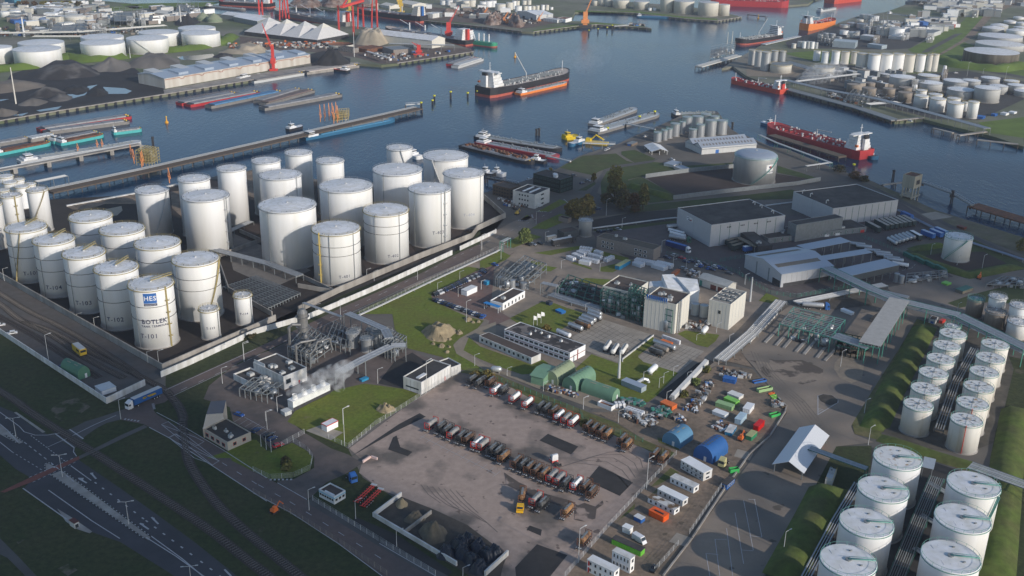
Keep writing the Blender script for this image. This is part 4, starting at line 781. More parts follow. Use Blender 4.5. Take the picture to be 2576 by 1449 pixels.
B=Bld("warehouse_office","white warehouse with black roof and one white skylight","building",'j',(1482,1000),(1642,1057),(1908,898),1160,wall=M_wconc,roof=M_tar)
B.skylight(.12,.32,.38,.5);B.strips('f',9);B.strips('l',5);B.pan('f',.78,.81,.01,.34,M_red,"door");B.pan('l',.15,.85,.3,.42,M_glass)
B=Bld("warehouse_annex","small white annex with black roof at the end of the white warehouse","building",'j',(1800,862),(1912,922),(1986,884),992,wall=M_wconc,roof=M_tar);B.strips('f',3)
B=Bld("brick_office","low brick office with black roof and red framed windows by the railway","office",'m',(1668,237),(1872,357),(2048,264),420,wall=mat("pale_brick",(.42,.38,.33),.85,0,.12,1.5),roof=M_tar)
B.windows('l',4,1,.5,(.3,.7),.06,frame=M_red);B.windows('f',2,1,.3,(.4,.75),.1,frame=M_red);B.units(5,seed=8,size=(.8,1.8));RZ_=B.rz
E0,E1,R0,R1,B0,B1=[at('q',x_,y_,z_)for x_,y_,z_ in((1308,822,4.2),(1590,683,4.2),(1352,628,8.5),(1580,614,8.5),(1412,455,6.),(1620,437,8.))]
def onpl(a_,b_,c_,x_,y_):n_=(b_-a_).cross(c_-a_);d_=ray(*px('q',x_,y_));return CP+d_*((a_-CP).dot(n_)/d_.dot(n_))
R0=onpl(E0,E1,R1,1352,628);B0=onpl(R0,R1,B1,1412,455)
q=thing("pitched_hall","tall hall with one white and one dark blue roof slope","building",(E0.x,E0.y,0));o_=Vector((E0.x,E0.y,0));E0,E1,R0,R1,B0,B1=[p-o_ for p in(E0,E1,R0,R1,B0,B1)];lo=lambda p:Vector((p.x,p.y,0));dn=Vector((0,0,.25))
s_=MB().m(MAT["pale_brick"]);s_.add([lo(E0),lo(E1),lo(B1),lo(B0),E0-dn,E1-dn,R1-dn,B1-dn,B0-dn,R0-dn],[(0,1,5,4),(1,2,7,6,5),(2,3,8,7),(3,0,4,9,8)]);s_.build("wall",q)
for nm,P4,mm in(("front_roof",(E0,E1,R1,R0),mat("white_metal_roof",(.82,.83,.86),.4,.2,.05,1.)),("rear_roof",(R0,R1,B1,B0),mat("navy_roof",(.03,.045,.09),.35,.1,.1,.4))):
 s_=MB().m(mm);s_.hexa([p-dn for p in P4],P4);s_.build(nm,q)
B=Bld("gatehouse","white gatehouse with light blue fascia at the yard entrance","gatehouse",'n',(540,742),(665,806),(748,748),862,wall=mat("gatehouse_white",(.62,.64,.65),.6),roof=M_tarb)
B.pan('f',0,1,.82,1.0,mat("light_blue_fascia",(.25,.48,.62),.5),"fascia",.1);B.pan('l',0,1,.82,1.0,MAT["light_blue_fascia"],"fascia",.1);B.windows('l',6,1,.75,(.45,.72));B.windows('f',3,1,.6,(.4,.72));B.skylight(.1,.1,.2,.7)
B=Bld("equipment_cabin","white cabin with red roof edge standing on paving in the dark lawn","cabin",'n',(562,195),(605,217),(696,172),268,wall=M_white,roof=M_wroof,par=0)
q=MB().m(M_red)
for c in((-.15,-.15,B.a+.15,.0),(-.15,B.b,B.a+.15,B.b+.15),(-.15,0,0,B.b),(B.a,0,B.a+.15,B.b)):q.box(c[0],c[1],B.h-.1,c[2],c[3],B.h+.2)
q.build("roof_edge",B.T)
B=Bld("dark_glass_office","dark green glass office block by the water with white rooftop plant","office",'g',(483,367),(728,427),(826,386),545,wall=mat("dark_green_glass",(.02,.035,.035),.25,.1,.2,.3),roof=M_tar)
B.windows('l',6,3,.7,(.35,.7),frame=M_dgreen);B.windows('f',4,3,.6,(.35,.7),frame=M_dgreen)
q=MB().m(M_wroof)
for k in range(4):q.box(B.a*.2+k*1.5,B.b*.25+k*1.4,B.h,B.a*.2+k*1.5+2.2,B.b*.25+k*1.4+2.4,B.h+1.8-.2*k)
q.build("roof_plant",B.R)
B=Bld("brown_brick_office","brown brick office with roof terrace between the water and white office","office",'g',(115,468),(268,508),(318,464),596,wall=mat("brown_brick",(.085,.065,.05),.85,0,.15,1.5),roof=M_tar);B.windows('l',6,3,.55,(.35,.7),frame=MAT["brown_brick"]);B.windows('f',3,3,.5,(.35,.7),frame=MAT["brown_brick"])
B=Bld("white_office","white three storey office with two long skylights","office",'g',(335,506),(497,562),(632,503),685,wall=mat("office_render",(.58,.58,.56),.7),roof=M_tar);B.windows('l',4,3,.5,(.35,.7),.25,frame=MAT["office_render"]);B.windows('f',1,3,.2,(.35,.7),.02,frame=MAT["office_render"])
B.skylight(.15,.3,.85,.38);B.skylight(.15,.6,.85,.68)
B=Bld("transformer_house","small dark brick hut in front of the autumn trees","hut",'g',(712,762),(795,782),(823,766),815,wall=M_brick,roof=M_tar)
B=Bld("dark_grey_shed","dark grey shed with white door beside the silver ribbed tank","shed",'g',(706,872),(760,902),(888,878),965,wall=mat("anthracite_cladding",(.07,.08,.085),.6),roof=M_tarb,par=.2);B.pan('f',.3,.5,.01,.6,M_wroof,"door")
B=Bld("beige_box_building","beige brick box building next to the dark grey shed","building",'g',(596,932),(615,943),(698,924),985,wall=MAT["pale_brick"],roof=M_cream,par=.1);B.pan('f',.1,.45,.1,.7,M_cream,"door");B.pan('f',.55,.9,.1,.7,M_cream,"door")
B=Bld("grey_brick_laboratory","long grey brick laboratory with two rows of white windows","building",'g',(1058,938),(1572,1058),(1632,1018),1158,wall=M_brick,roof=mat("gravel_roof",(.10,.088,.07),.9),par=.3)
for k,u in enumerate((.88,.80,.72,.30,.22,.14)):
 for z0_ in(.58,.2):f_=B.pan('l',u-.025,u+.025,z0_,z0_+.2,M_wroof);B.pan('l',u-.019,u+.019,z0_+.02,z0_+.18,M_glass,"pane",.09,f_)
B.units(2,seed=2)
for k,(L_,N_,R_,yb)in enumerate([((1665,272),(1755,290),(1828,262),312),((1755,300),(1835,330),(1904,316),352)]):
 B=Bld("site_hut",["long white site hut with blue grey roof on the lawn","pink and white site hut with two windows on the lawn"][k],"hut",'g',L_,N_,R_,yb,wall=M_wconc if k==0 else mat("pink_panel",(.55,.47,.42),.6),roof=mat("blue_grey_roof",(.28,.32,.38),.5),par=0);B.windows('f',2,1,.4)
B=Bld("open_canopy","white gabled canopy on posts near the silver tanks","canopy",'g',(1490,108),(1556,165),(1668,135),198,wall=M_wconc,roof=M_wroof,style='gable',ridge='y',rise=2,open_=True)
B=Bld("brown_container_office","brown container office beside the riverside track","container",'g',(1350,82),(1374,100),(1428,78),120,wall=mat("brown_panel",(.16,.12,.09),.6),roof=M_grey,par=0);B.pan('l',.2,.8,.1,.9,M_blue,"door")
B=Bld("twin_roof_shed","long shed with two parallel grey blue roofs and rows of roof lights","shed",'c',(1812,1288),(2010,1352),(2505,1310),1400,wall=M_lgrey,roof=MAT["blue_grey_roof"],style='gable',ridge='x',rise=.8,skip_wall=False)
rl=mat("grey_rooflight",(.16,.15,.15),.6)
s_=MB().m(MAT["blue_grey_roof"])
for k in range(2):
 y0,y1=B.b*k/2,B.b*(k+1)/2;ym=(y0+y1)/2;h=B.h+.9;z1=h+3.2
 s_.hexa([(-.5,y0,h),(B.a+.5,y0,h),(B.a+.5,ym,z1),(-.5,ym,z1)],[(-.5,y0,h+.15),(B.a+.5,y0,h+.15),(B.a+.5,ym,z1+.15),(-.5,ym,z1+.15)])
 s_.hexa([(-.5,ym,z1),(B.a+.5,ym,z1),(B.a+.5,y1,h),(-.5,y1,h)],[(-.5,ym,z1+.15),(B.a+.5,ym,z1+.15),(B.a+.5,y1,h+.15),(-.5,y1,h+.15)])
s_.build("twin_roof",B.T);s_=MB().m(M_lgrey)
for k in range(2):
 y0,y1=B.b*k/2,B.b*(k+1)/2
 for x_ in(0,B.a-.1):s_.add([(x_,y0,B.h),(x_,y1,B.h),(x_,(y0+y1)/2,B.h+4.1),(x_+.1,y0,B.h),(x_+.1,y1,B.h),(x_+.1,(y0+y1)/2,B.h+4.1)],[(0,2,1),(3,4,5)])
s_.box(0,0,B.h-.5,B.a,.1,B.h+.95);s_.build("gable_wall",B.T);s_=MB().m(rl)
for k in range(2):
 for i in range(16):
  x_=B.a*(.05+.058*i);y0=B.b*(k/2+.08);y1=B.b*(k/2+.16);f0,f1=.32,.64;h=B.h+1.05
  s_.hexa([(x_,y0,h+3.2*f0+.05),(x_+1.2,y0,h+3.2*f0+.05),(x_+1.2,y1,h+3.2*f1+.05),(x_,y1,h+3.2*f1+.05)],[(x_,y0,h+3.2*f0+.15),(x_+1.2,y0,h+3.2*f0+.15),(x_+1.2,y1,h+3.2*f1+.15),(x_,y1,h+3.2*f1+.15)])
s_.build("rooflight",B.T);B.pan('f',.25,.31,.01,.7,M_blue,"door")
B=Bld("warehouse","large grey warehouse with black roof and company board near the tank lorries","warehouse",'g',(1785,680),(2095,837),('h',545,690),1030,wall=mat("warehouse_cladding",(.47,.48,.50),.55,.1,.04,.6),roof=M_tar);B.strips('f',8,M_dgreen,.15);B.strips('l',2)
for u in(.24,.42,.60,.78):
 for d in(-.02,0,.02):B.pan('f',u+d-.006,u+d+.006,.80,.86,M_dark)
bd=B.pan('l',.53,.71,.70,.88,M_wroof,"company_board",.1);B.pan('l',.57,.66,.72,.77,M_ink,"emblem",.14,bd);B.pan('l',.56,.60,.74,.79,M_red,"emblem",.14,bd);B.pan('l',.63,.70,.81,.84,M_ink,"emblem",.14,bd)
for x_,y_ in((.93,.7),(.93,.5),(.93,.18)):
 q=MB().m(M_lgrey);X,Y=B.a*x_,B.b*y_;q.tube([(X,Y,B.h),(X,Y,B.h+1.8),(X-1.2,Y,B.h+2.2),(X-1.8,Y,B.h+1.4)],.35,8);q.build("roof_vent",B.R)
B=Bld("warehouse","large grey warehouse with black roof nearest the river","warehouse",'h',(620,493),(946,634),(1490,561),778,wall=MAT["warehouse_cladding"],roof=M_tar);B.strips('f',10,M_dgreen,.15);B.strips('l',2);hw2=B.h
for x_,y_ in((.08,.9),(.08,.7),(.08,.3)):
 q=MB().m(M_lgrey);X,Y=B.a*x_,B.b*y_;q.tube([(X,Y,B.h),(X,Y,B.h+1.8),(X+1.2,Y,B.h+2.2),(X+1.8,Y,B.h+1.4)],.35,8);q.build("roof_vent",B.R)
B=Bld("linking_hall","low dark hall with black roof joining the two big warehouses","hall",'h',(285,815),(402,882),(1226,784),925,wall=M_grey,roof=M_tar,par=.3);B.strips('f',14,M_dgreen,.2);B.units(9,seed=12);B.pan('f',.94,.98,.01,.55,M_red,"door");B.skylight(.66,.42,.80,.50);B.windows('f',12,1,.25,(.45,.62),.1)
for u in(.57,.68):B.pan('f',u,u+.045,.01,.5,M_wroof,"door")
q=Bld("linking_hall_block","raised dark roof block between the two big warehouses","hall",'h',(548,745),(640,770),(1030,705),h=10.5,wall=M_grey,roof=M_tar,par=.3)
B=Bld("loading_canopy","sloping tan loading canopy over parked trailers","canopy",'h',(130,870),(290,950),(330,945),h=5.2,wall=M_grey,roof=mat("tan_roof",(.19,.17,.13),.7),par=0,open_=True)
B=Bld("dock_shelter","black flat dock building at the corner of the low dark hall","building",'h',(172,830),(322,945),(395,905),h=6.2,wall=M_dark,roof=M_tar,par=.2);B.units(3,seed=7,size=(.8,1.4))
B=Bld("tanker_hall","grey gabled hall with two brown roof strips and open loading front","hall",'h',(215,1013),(517,1176),(946,1108),1290,wall=MAT["warehouse_cladding"],roof=mat("pale_blue_roof",(.34,.40,.48),.45,.1,.04,.8),style='gable',ridge='x',rise=3.0)
gslope(B,mat("brown_rooflight",(.17,.15,.125),.7),[(.06,.9,.38,.58)]);gslope(B,MAT["brown_rooflight"],[(.06,.9,.38,.58)],side=1);B.strips('l',3,M_grey,.5);B.strips('f',10)
B.pan('l',.02,.22,0.01,.45,M_dark,"door");B.pan('f',.05,.97,.005,.28,M_dark,"open_bay")
for k,(L_,N_,R_,lb)in enumerate([((600,945),(730,975),(1095,905),"longest pale canopy roof behind the grey gabled hall"),((820,1030),(880,1062),(1275,998),"middle pale canopy roof above the tanker loading lanes"),((985,1135),(1100,1190),(1503,1100),"front pale canopy roof with dark side cladding")]):
 B=Bld("loading_lane_canopy",lb,"canopy",'h',L_,N_,R_,h=7.,wall=M_grey,roof=MAT["pale_blue_roof"],par=0,open_=True)
 if k==2:B.pan('f',.0,.99,3.6,6.9,MAT["anthracite_cladding"],"side_panel",.1)
B=Bld("process_building","cream process building with brown roof behind the green pipe frames","building",'k',(1127,290),(1382,364),(1524,264),560,wall=M_cream,roof=M_tarb);B.units(3,seed=4);B.strips('f',6,M_lgrey);B.strips('l',8,M_lgrey)
B=Bld("process_building","tall cream process building with brown roof and rooftop lettering frame","building",'k',(1506,398),(1777,473),(1903,370),733,wall=M_cream,roof=M_tarb);B.units(5,seed=9);B.strips('f',5,M_lgrey);B.strips('l',8,M_lgrey)
q=MB().m(M_blue)
for k in range(10):u=B.b*(.9-.068*k);q.box(-.1,u,B.h+.8,.1,u+B.b*.045,B.h+2.4);q.box(-.3,u,B.h,0,u+.12,B.h+.8)
q.m(M_grey);q.beam((0,B.b*.25,B.h+.8),(0,B.b*.97,B.h+.8),.15,.15);q.build("roof_sign_frame",B.R)
q=MB().m(M_pipe)
for x_ in(B.a*.15,B.a*.3):q.tube([(x_,-.5,0),(x_,-.5,B.h+1)],.35,8)
q.build("duct",B.T)
B=Bld("process_building","tall cream block with fan units on its roof at the plant corner","building",'k',(2088,418),(2268,472),(2412,355),697,wall=M_cream,roof=mat("pale_roof",(.30,.28,.25),.8));B.strips('f',5,M_lgrey);B.strips('l',6,M_lgrey);f_=B.pan('l',.40,.56,.55,.72,M_cream);B.pan('l',.42,.54,.57,.70,M_glass,"pane",.1,f_)
for i in range(3):
 for j in range(3):
  q=MB().m(M_grey);x_,y_=B.a*(.22+.26*i),B.b*(.2+.27*j);z_=B.h+.06;q.box(x_-1.1,y_-1.1,z_,x_+1.1,y_+1.1,z_+.7);q.m(M_lgrey).ring([(.85,z_+.7),(.95,z_+1.1)],x=x_,y=y_,n=12);q.m(M_dark).ring([(.1,z_+.9),(.8,z_+.92)],x=x_,y=y_,n=12,cap0=True);q.build("fan_unit",B.R)
def folded(label,pts,z0,z1,t='k'):
 P_=[A3(t,p,z1 if k in(1,2)else z0)for k,p in enumerate(pts)];c=sum((Vector((p.x,p.y,0))for p in P_),Vector())/len(P_)
 T=thing("folded_roof_hall",label,"hall",tuple(c),0,"white folded roof halls")
 q=MB().m(M_white);n=len(P_);bot=[(p.x-c.x,p.y-c.y,0)for p in P_];top=[(p.x-c.x,p.y-c.y,p.z)for p in P_]
 q.add(bot+top,[(i,(i+1)%n,n+(i+1)%n,n+i)for i in range(n)]);q.build("wall",T)
 q=MB().m(M_wroof);q.add([(a_,b_,c_+.02)for a_,b_,c_ in top]+[(a_,b_,c_+.2)for a_,b_,c_ in top],[tuple(range(n,2*n)),tuple(range(n-1,-1,-1))]+[(i,(i+1)%n,n+(i+1)%n,n+i)for i in range(n)]);q.build("roof",T)
folded("white folded roof hall left behind the lettered building",[(1700,318),(1530,300),(1535,258),(1652,250)],8,8.2)
folded("middle white folded roof hall with the highest ridge",[(1900,352),(1700,318),(1648,196),(1752,190)],8,11)
folded("white folded roof hall right behind the lettered building",[(1988,332),(1902,352),(1775,214),(1968,238)],8,10)
B=Bld("workshop","cream workshop with pale roof and two dark red doors","workshop",'k',(1985,218),(2240,302),(2292,258),372,wall=M_cream,roof=mat("pale_sheet_roof",(.52,.50,.45),.5),style='gable',ridge='y',rise=1.4)
for u in(.12,.38):B.pan('l',u,u+.2,.02,.62,mat("dark_red_door",(.14,.04,.03),.6),"door")
B.pan('l',.88,.97,.02,.7,M_green,"door")
B=Bld("office_block","white two storey office with patched black roof and dark red trim","office",'k',(220,692),(815,905),(939,825),997,wall=M_white,roof=mat("patched_roof",(.05,.045,.045),.9,0,.2,.3,col2=(.18,.16,.15),sc2=.22,thr=(.52,.56)),par=.25)
B.windows('l',13,2,.72,(.35,.72),.01);B.units(5,seed=6,size=(.6,1.3),m_=M_wroof)
for z_ in(.46,.97):B.pan('l',0,1,z_,z_+.03,mat("dark_red_trim",(.22,.04,.04),.5),"trim_band",.12)
B.pan('f',.47,.53,0.01,.98,MAT["dark_red_trim"],"trim_band",.07);B.pan('f',0.01,.99,.5,.55,MAT["dark_red_trim"],"trim_band",.09)
B=Bld("portable_offices","long single storey row of pale blue white cabins with brown roof","cabins",'k',(-8,748),(465,948),(539,905),1006,wall=M_wconc,roof=M_tarb,par=.1)
B.windows('l',11,1,.4,(.35,.75),.02);B.strips('l',11,M_lgrey)
B=Bld("entrance_office","white office with brown roof and a blue canopy in front","office",'k',(112,422),(206,462),(408,347),518,wall=M_white,roof=M_tarb);B.windows('f',6,1,.3,(.2,.7));B.units(1,seed=3)
Bc=Bld("blue_canopy","bright blue flat canopy beside the entrance office","canopy",'k',(32,450),(165,492),(192,480),h=3.2,wall=M_lgrey,roof=mat("bright_blue",(.02,.22,.55),.5),par=0,open_=True)
B=Bld("white_cube_shed","plain white flat shed on the red car park","shed",'j',(2005,207),(2055,224),(2148,182),270,wall=M_white,roof=M_wroof,par=0)
B=Bld("boiler_shed","grey shed with big curved exhaust pipe on the lawn","shed",'k',(1280,1150),(1462,1222),(1492,1190),1268,wall=mat("blue_grey_cladding",(.30,.36,.40),.5),roof=MAT["pale_blue_roof"],par=0)
q=MB().m(M_alu);q.tube([(B.a+.2,B.b*.5,B.h*.7),(B.a+5,B.b*.5,B.h*.75),(B.a+6.6,B.b*.4,B.h*.5),(B.a+6.8,B.b*.35,0)],.8,10);q.build("exhaust_pipe",B.T)
def barrel(name,label,t,F0,F1,B1,h,m_,group=None,patch=None,vecpt=None,doors=1,nlights=0,arch=None):
 f0,f1,b1=A3(t,F0),A3(t,F1),A3(t,B1);e=(f1-f0).normalized();Wd=(f1-f0).length;nn=Vector((-e.y,e.x,0));D=abs((b1-(f0 if vecpt else f1)).dot(nn))
 T=thing(name,label,"barn",(f0.x,f0.y,0),math.atan2(e.y,e.x),group);N_=14;prof=[]
 sp=h*.32
 for k in range(N_+1):a_=math.pi*k/N_;prof.append((Wd/2-Wd/2*math.cos(a_),sp+(h-sp)*math.sin(a_)))
 prof=[(0,0)]+prof+[(Wd,0)]
 q=MB().m(m_);n=len(prof);q.add([(x_,0.05,z_)for x_,z_ in prof],[tuple(range(n))[::-1]]);q.build("end_wall",T);q=MB().m(m_);q.add([(x_,D-.05,z_)for x_,z_ in prof],[tuple(range(n))]);q.build("end_wall",T)
 q=MB().m(m_);q.add([(x_,0,z_)for x_,z_ in prof]+[(x_,D,z_)for x_,z_ in prof],[(i,i+1,n+i+1,n+i)[::-1]for i in range(n-1)])
 for j in range(0,9):
  y_=D*j/8;y0,y1=max(0,y_-.07),min(D,y_+.07);q.add([(Wd/2+(x_-Wd/2)*1.012,y0,z_*1.012)for x_,z_ in prof]+[(Wd/2+(x_-Wd/2)*1.012,y1,z_*1.012)for x_,z_ in prof],[(i,i+1,n+i+1,n+i)[::-1]for i in range(n-1)])
 R_=q.build("roof_shell",T,smooth=True)
 q=MB().m(M_wroof);q.box(Wd*.55,-.05,0,Wd*.55+1.,.0,2.1);q.build("door",T)
 if patch:
  q=MB().m(patch)
  def onarc(a_,y_):return(Wd/2-Wd/2*math.cos(a_)*1.02,y_,sp+(h-sp)*math.sin(a_)*1.02+.06)
  if nlights:
   for j in range(nlights):
    y_=D*(.15+.7*j/(nlights-1));q.add([onarc(1.15,y_),onarc(1.75,y_),onarc(1.75,y_+.9),onarc(1.15,y_+.9)],[(0,1,2,3)])
  else:
   for y_ in(.2,.6):q.add([onarc(1.2,D*y_),onarc(1.9,D*y_),onarc(1.9,D*(y_+.2)),onarc(1.2,D*(y_+.2))],[(0,1,2,3)])
  q.build("rooflight",T)
 return T
GNB=mat("sage_green_sheet",(.17,.30,.20),.55,0,.08,.4);OLB=mat("olive_sheet",(.27,.32,.20),.6,0,.08,.4);FAD=mat("faded_rooflight",(.38,.33,.24),.8,0,.2,.8);DRL=mat("dim_rooflight",(.13,.14,.12),.7)
barrel("barrel_barn","olive green barrel roofed barn with a row of roof slits",'k',(582,1160),(702,1200),(862,1092),5.8,OLB,"green barrel barns",DRL,nlights=6)
barrel("barrel_barn","bright green barrel barn in the middle of the three",'k',(745,1212),(868,1258),(1032,1145),5.8,mat("mint_green_sheet",(.15,.27,.18),.5,0,.06,.4),"green barrel barns",DRL,nlights=6)
barrel("barrel_barn","green barrel barn lying crosswise with two faded roof patches",'k',(1195,1352),(1266,1302),(978,1212),5,mat("mint_green_sheet",(.15,.27,.18)),"green barrel barns",FAD)
B=Bld("green_shed","low green shed joined to the olive barrel barn","shed",'k',(470,1095),(575,1130),(690,1030),h=4,wall=GNB,roof=GNB,style='gable',ridge='y',rise=1.2)
barrel("barrel_barn","light blue barrel barn with tan roof patches",'o',(1280,347),(1425,405),(1517,322),5.4,mat("sky_blue_sheet",(.10,.24,.38),.5,0,.06,.4),"blue barrel barns",FAD)
barrel("barrel_barn","deep blue barrel barn with a row of roof slits",'o',(1535,468),(1690,532),(1796,428),6.2,mat("deep_blue_sheet",(.03,.12,.34),.5,0,.06,.4),"blue barrel barns",DRL,nlights=6)
barrel("barrel_barn","green barrel hut beside the rail yard wall",'i',(712,1033),(822,990),(605,938),5.6,mat("dull_green_sheet",(.08,.20,.13),.6,0,.1,.4),None,FAD,vecpt=True)
B=Bld("white_shed","white shed with ribbed pale roof inside the wall corner","shed",'i',(858,1082),(920,1130),(1037,1078),1168,wall=M_white,roof=M_alu,par=0)
B=Bld("filling_canopy","white gabled canopy over the lorry filling bays","canopy",'p',(152,502),(376,594),(580,292),665,wall=M_grey,roof=mat("ribbed_white_roof",(.62,.64,.67),.5,0,.05,2.),style='gable',ridge='x',rise=2.8,open_=True)
q=MB().m(M_dgreen);q.box(B.a*.3,1,0,B.a*.5,4,3.2);q.box(B.a*.75,1,0,B.a*.85,3.5,3.);q.m(M_red).box(B.a*.8,B.b*.1,0,B.a*.9,B.b*.13,3.8);q.build("filling_equipment",B.T)
B=Bld("ribbed_canopy","small ribbed canopy behind the rust freckled tank","canopy",'p',(1352,565),(1448,572),(1468,490),h=4.5,wall=M_grey,roof=M_alu,par=0,open_=True)
B=Bld("pump_cabin","grey plant cabin with yellow railing on the embankment edge","cabin",'p',(560,655),(618,672),(655,575),712,wall=M_lgrey,roof=M_lgrey,par=.2);q=MB().m(M_yellow)
for z_ in(.5,1.):q.beam((0,0,B.h+z_),(B.a,0,B.h+z_),.08,.08);q.beam((0,0,B.h+z_),(0,B.b,B.h+z_),.08,.08)
q.build("railing",B.T);B.units(2,seed=2,size=(.8,1.5),m_=M_alu)
B=Bld("blue_door_hut","grey hut with blue door under the long pipe bridge","hut",'l',(1630,500),(1672,520),(1695,495),552,wall=M_lgrey,roof=M_tarb,par=.1);B.pan('l',.2,.7,.05,.6,M_blue,"door")
B=Bld("tan_block_hut","tan block hut with blue cabinet beside the curved road","hut",'h',(2000,1290),(2030,1322),(2118,1290),1345,wall=MAT["tan_roof"],roof=M_dgreen,par=0)
B=Bld("brick_hut","small brick hut beside the wide pipe bridge","hut",'l',(1175,500),(1212,520),(1265,480),545,wall=M_brick,roof=M_tar,par=0)
B=Bld("river_pump_house","concrete pump house standing in the river on piles","pump house",'h',(1565,335),(1632,368),(1694,345),h=16,wall=mat("weathered_concrete",(.33,.31,.25),.85,0,.2,.5,streak=True),roof=M_rust,par=.4,z0=-2)
B.T.location.z=0
for c_ in B.T.children:
 if c_.name.startswith("wall"):c_.scale.z=.52;c_.location.z=B.h*.48
q=MB().m(MAT["weathered_concrete"])
for x_ in(.8,B.a/2,B.a-.8):
 for y_ in(.8,B.b-.8):q.box(x_-.45,y_-.45,-6,x_+.45,y_+.45,B.h*.48)
q.box(-.5,-.5,1.4,B.a+.5,B.b+.5,1.9);q.build("pile_legs",B.T);B.pan('f',.3,.75,B.h*.62,B.h*.82,M_dark)
B=Bld("quay_shed","long pale shed with stepped blue grey roof and rusty wall pipe","shed",'a',(1310,655),(1488,712),('b',634,492),803,wall=mat("pale_shed_wall",(.56,.54,.50),.7,0,.06,.3,col2=(.42,.38,.33),sc2=.15,streak=True),roof=MAT["pale_blue_roof"],style='gable',ridge='x',rise=2.5)
for k in range(12):
 q=MB().m(MAT["pale_blue_roof"]if k%2 else M_lgrey);x0=B.a*(.02+k*.082);wdt=B.a*.06;z_=B.h+.3;y_=B.b*(.08 if k%2 else .5)
 q.hexa([(x0,y_,z_),(x0+wdt,y_,z_),(x0+wdt,y_+B.b*.4,z_),(x0,y_+B.b*.4,z_)],[(x0,y_,z_+2.4),(x0+wdt,y_,z_+2.4),(x0+wdt,y_+B.b*.4,z_+3.6),(x0,y_+B.b*.4,z_+3.6)]);q.build("roof_monitor",B.R)
q=MB().m(mat("rusty_pipe",(.36,.13,.09),.7));pts=[]
for k in range(8):
 x0=B.a*k/8;pts+=[(x0+.5,-.4,B.h-1.2),(x0+B.a*.09,-.4,B.h-1.2),(x0+B.a*.10,-.4,B.h-2.6),(x0+B.a*.115,-.4,B.h-2.6),(x0+B.a*.12,-.4,B.h-1.2)]
q.tube(pts,.3,4);q.build("wall_pipe",B.T)
pb0,pb1,pb2=at('b',40,320),at('b',700,400),at('b',885,368)
ex=(pb1-pb0);nrm=Vector((-ex.y,ex.x,0)).normalized();dpt=62.
T=thing("pyramid_store","long salt store with four white pyramid roofs and tan tips","store",tuple(pb0),math.atan2(ex.y,ex.x));La=ex.length
q=MB().m(M_dark);q.box(0,0,0,La,dpt,5);q.build("wall",T)
for k in range(4):
 x0,x1=La*k/4.,La*(k+1)/4.;xc,yc=(x0+x1)/2,dpt/2;hh=20.;f=.72
 q=MB().m(mat("sailcloth",(.58,.57,.56),.7));b_=[(x0,0,5),(x1,0,5),(x1,dpt,5),(x0,dpt,5)];m_=[(p[0]+(xc-p[0])*f,p[1]+(yc-p[1])*f,5+(hh-5)*f)for p in b_]
 q.add(b_+m_,[(0,1,5,4),(1,2,6,5),(2,3,7,6),(3,0,4,7)]);pr=q.build("pyramid_roof",T)
 q=MB().m(M_cream if k%2 else M_lgrey);q.add([(p[0],p[1],p[2]+.05)for p in m_]+[(xc,yc,hh+1)],[(0,1,4),(1,2,4),(2,3,4),(3,0,4)]);q.build("pyramid_tip",pr)
B=Bld("long_white_shed","long white roofed shed behind the sand heap on the pier","shed",'b',(1085,292),(1738,368),(1842,342),440,wall=M_cream,roof=M_wroof,style='gable',ridge='y',rise=4)
q=MB().m(M_grey)
for k in range(6):y_=B.b*(.05+k*.16);q.box(-.4,y_,B.h-.6,.0,y_+B.b*.1,B.h)
q.build("side_vents",B.T)
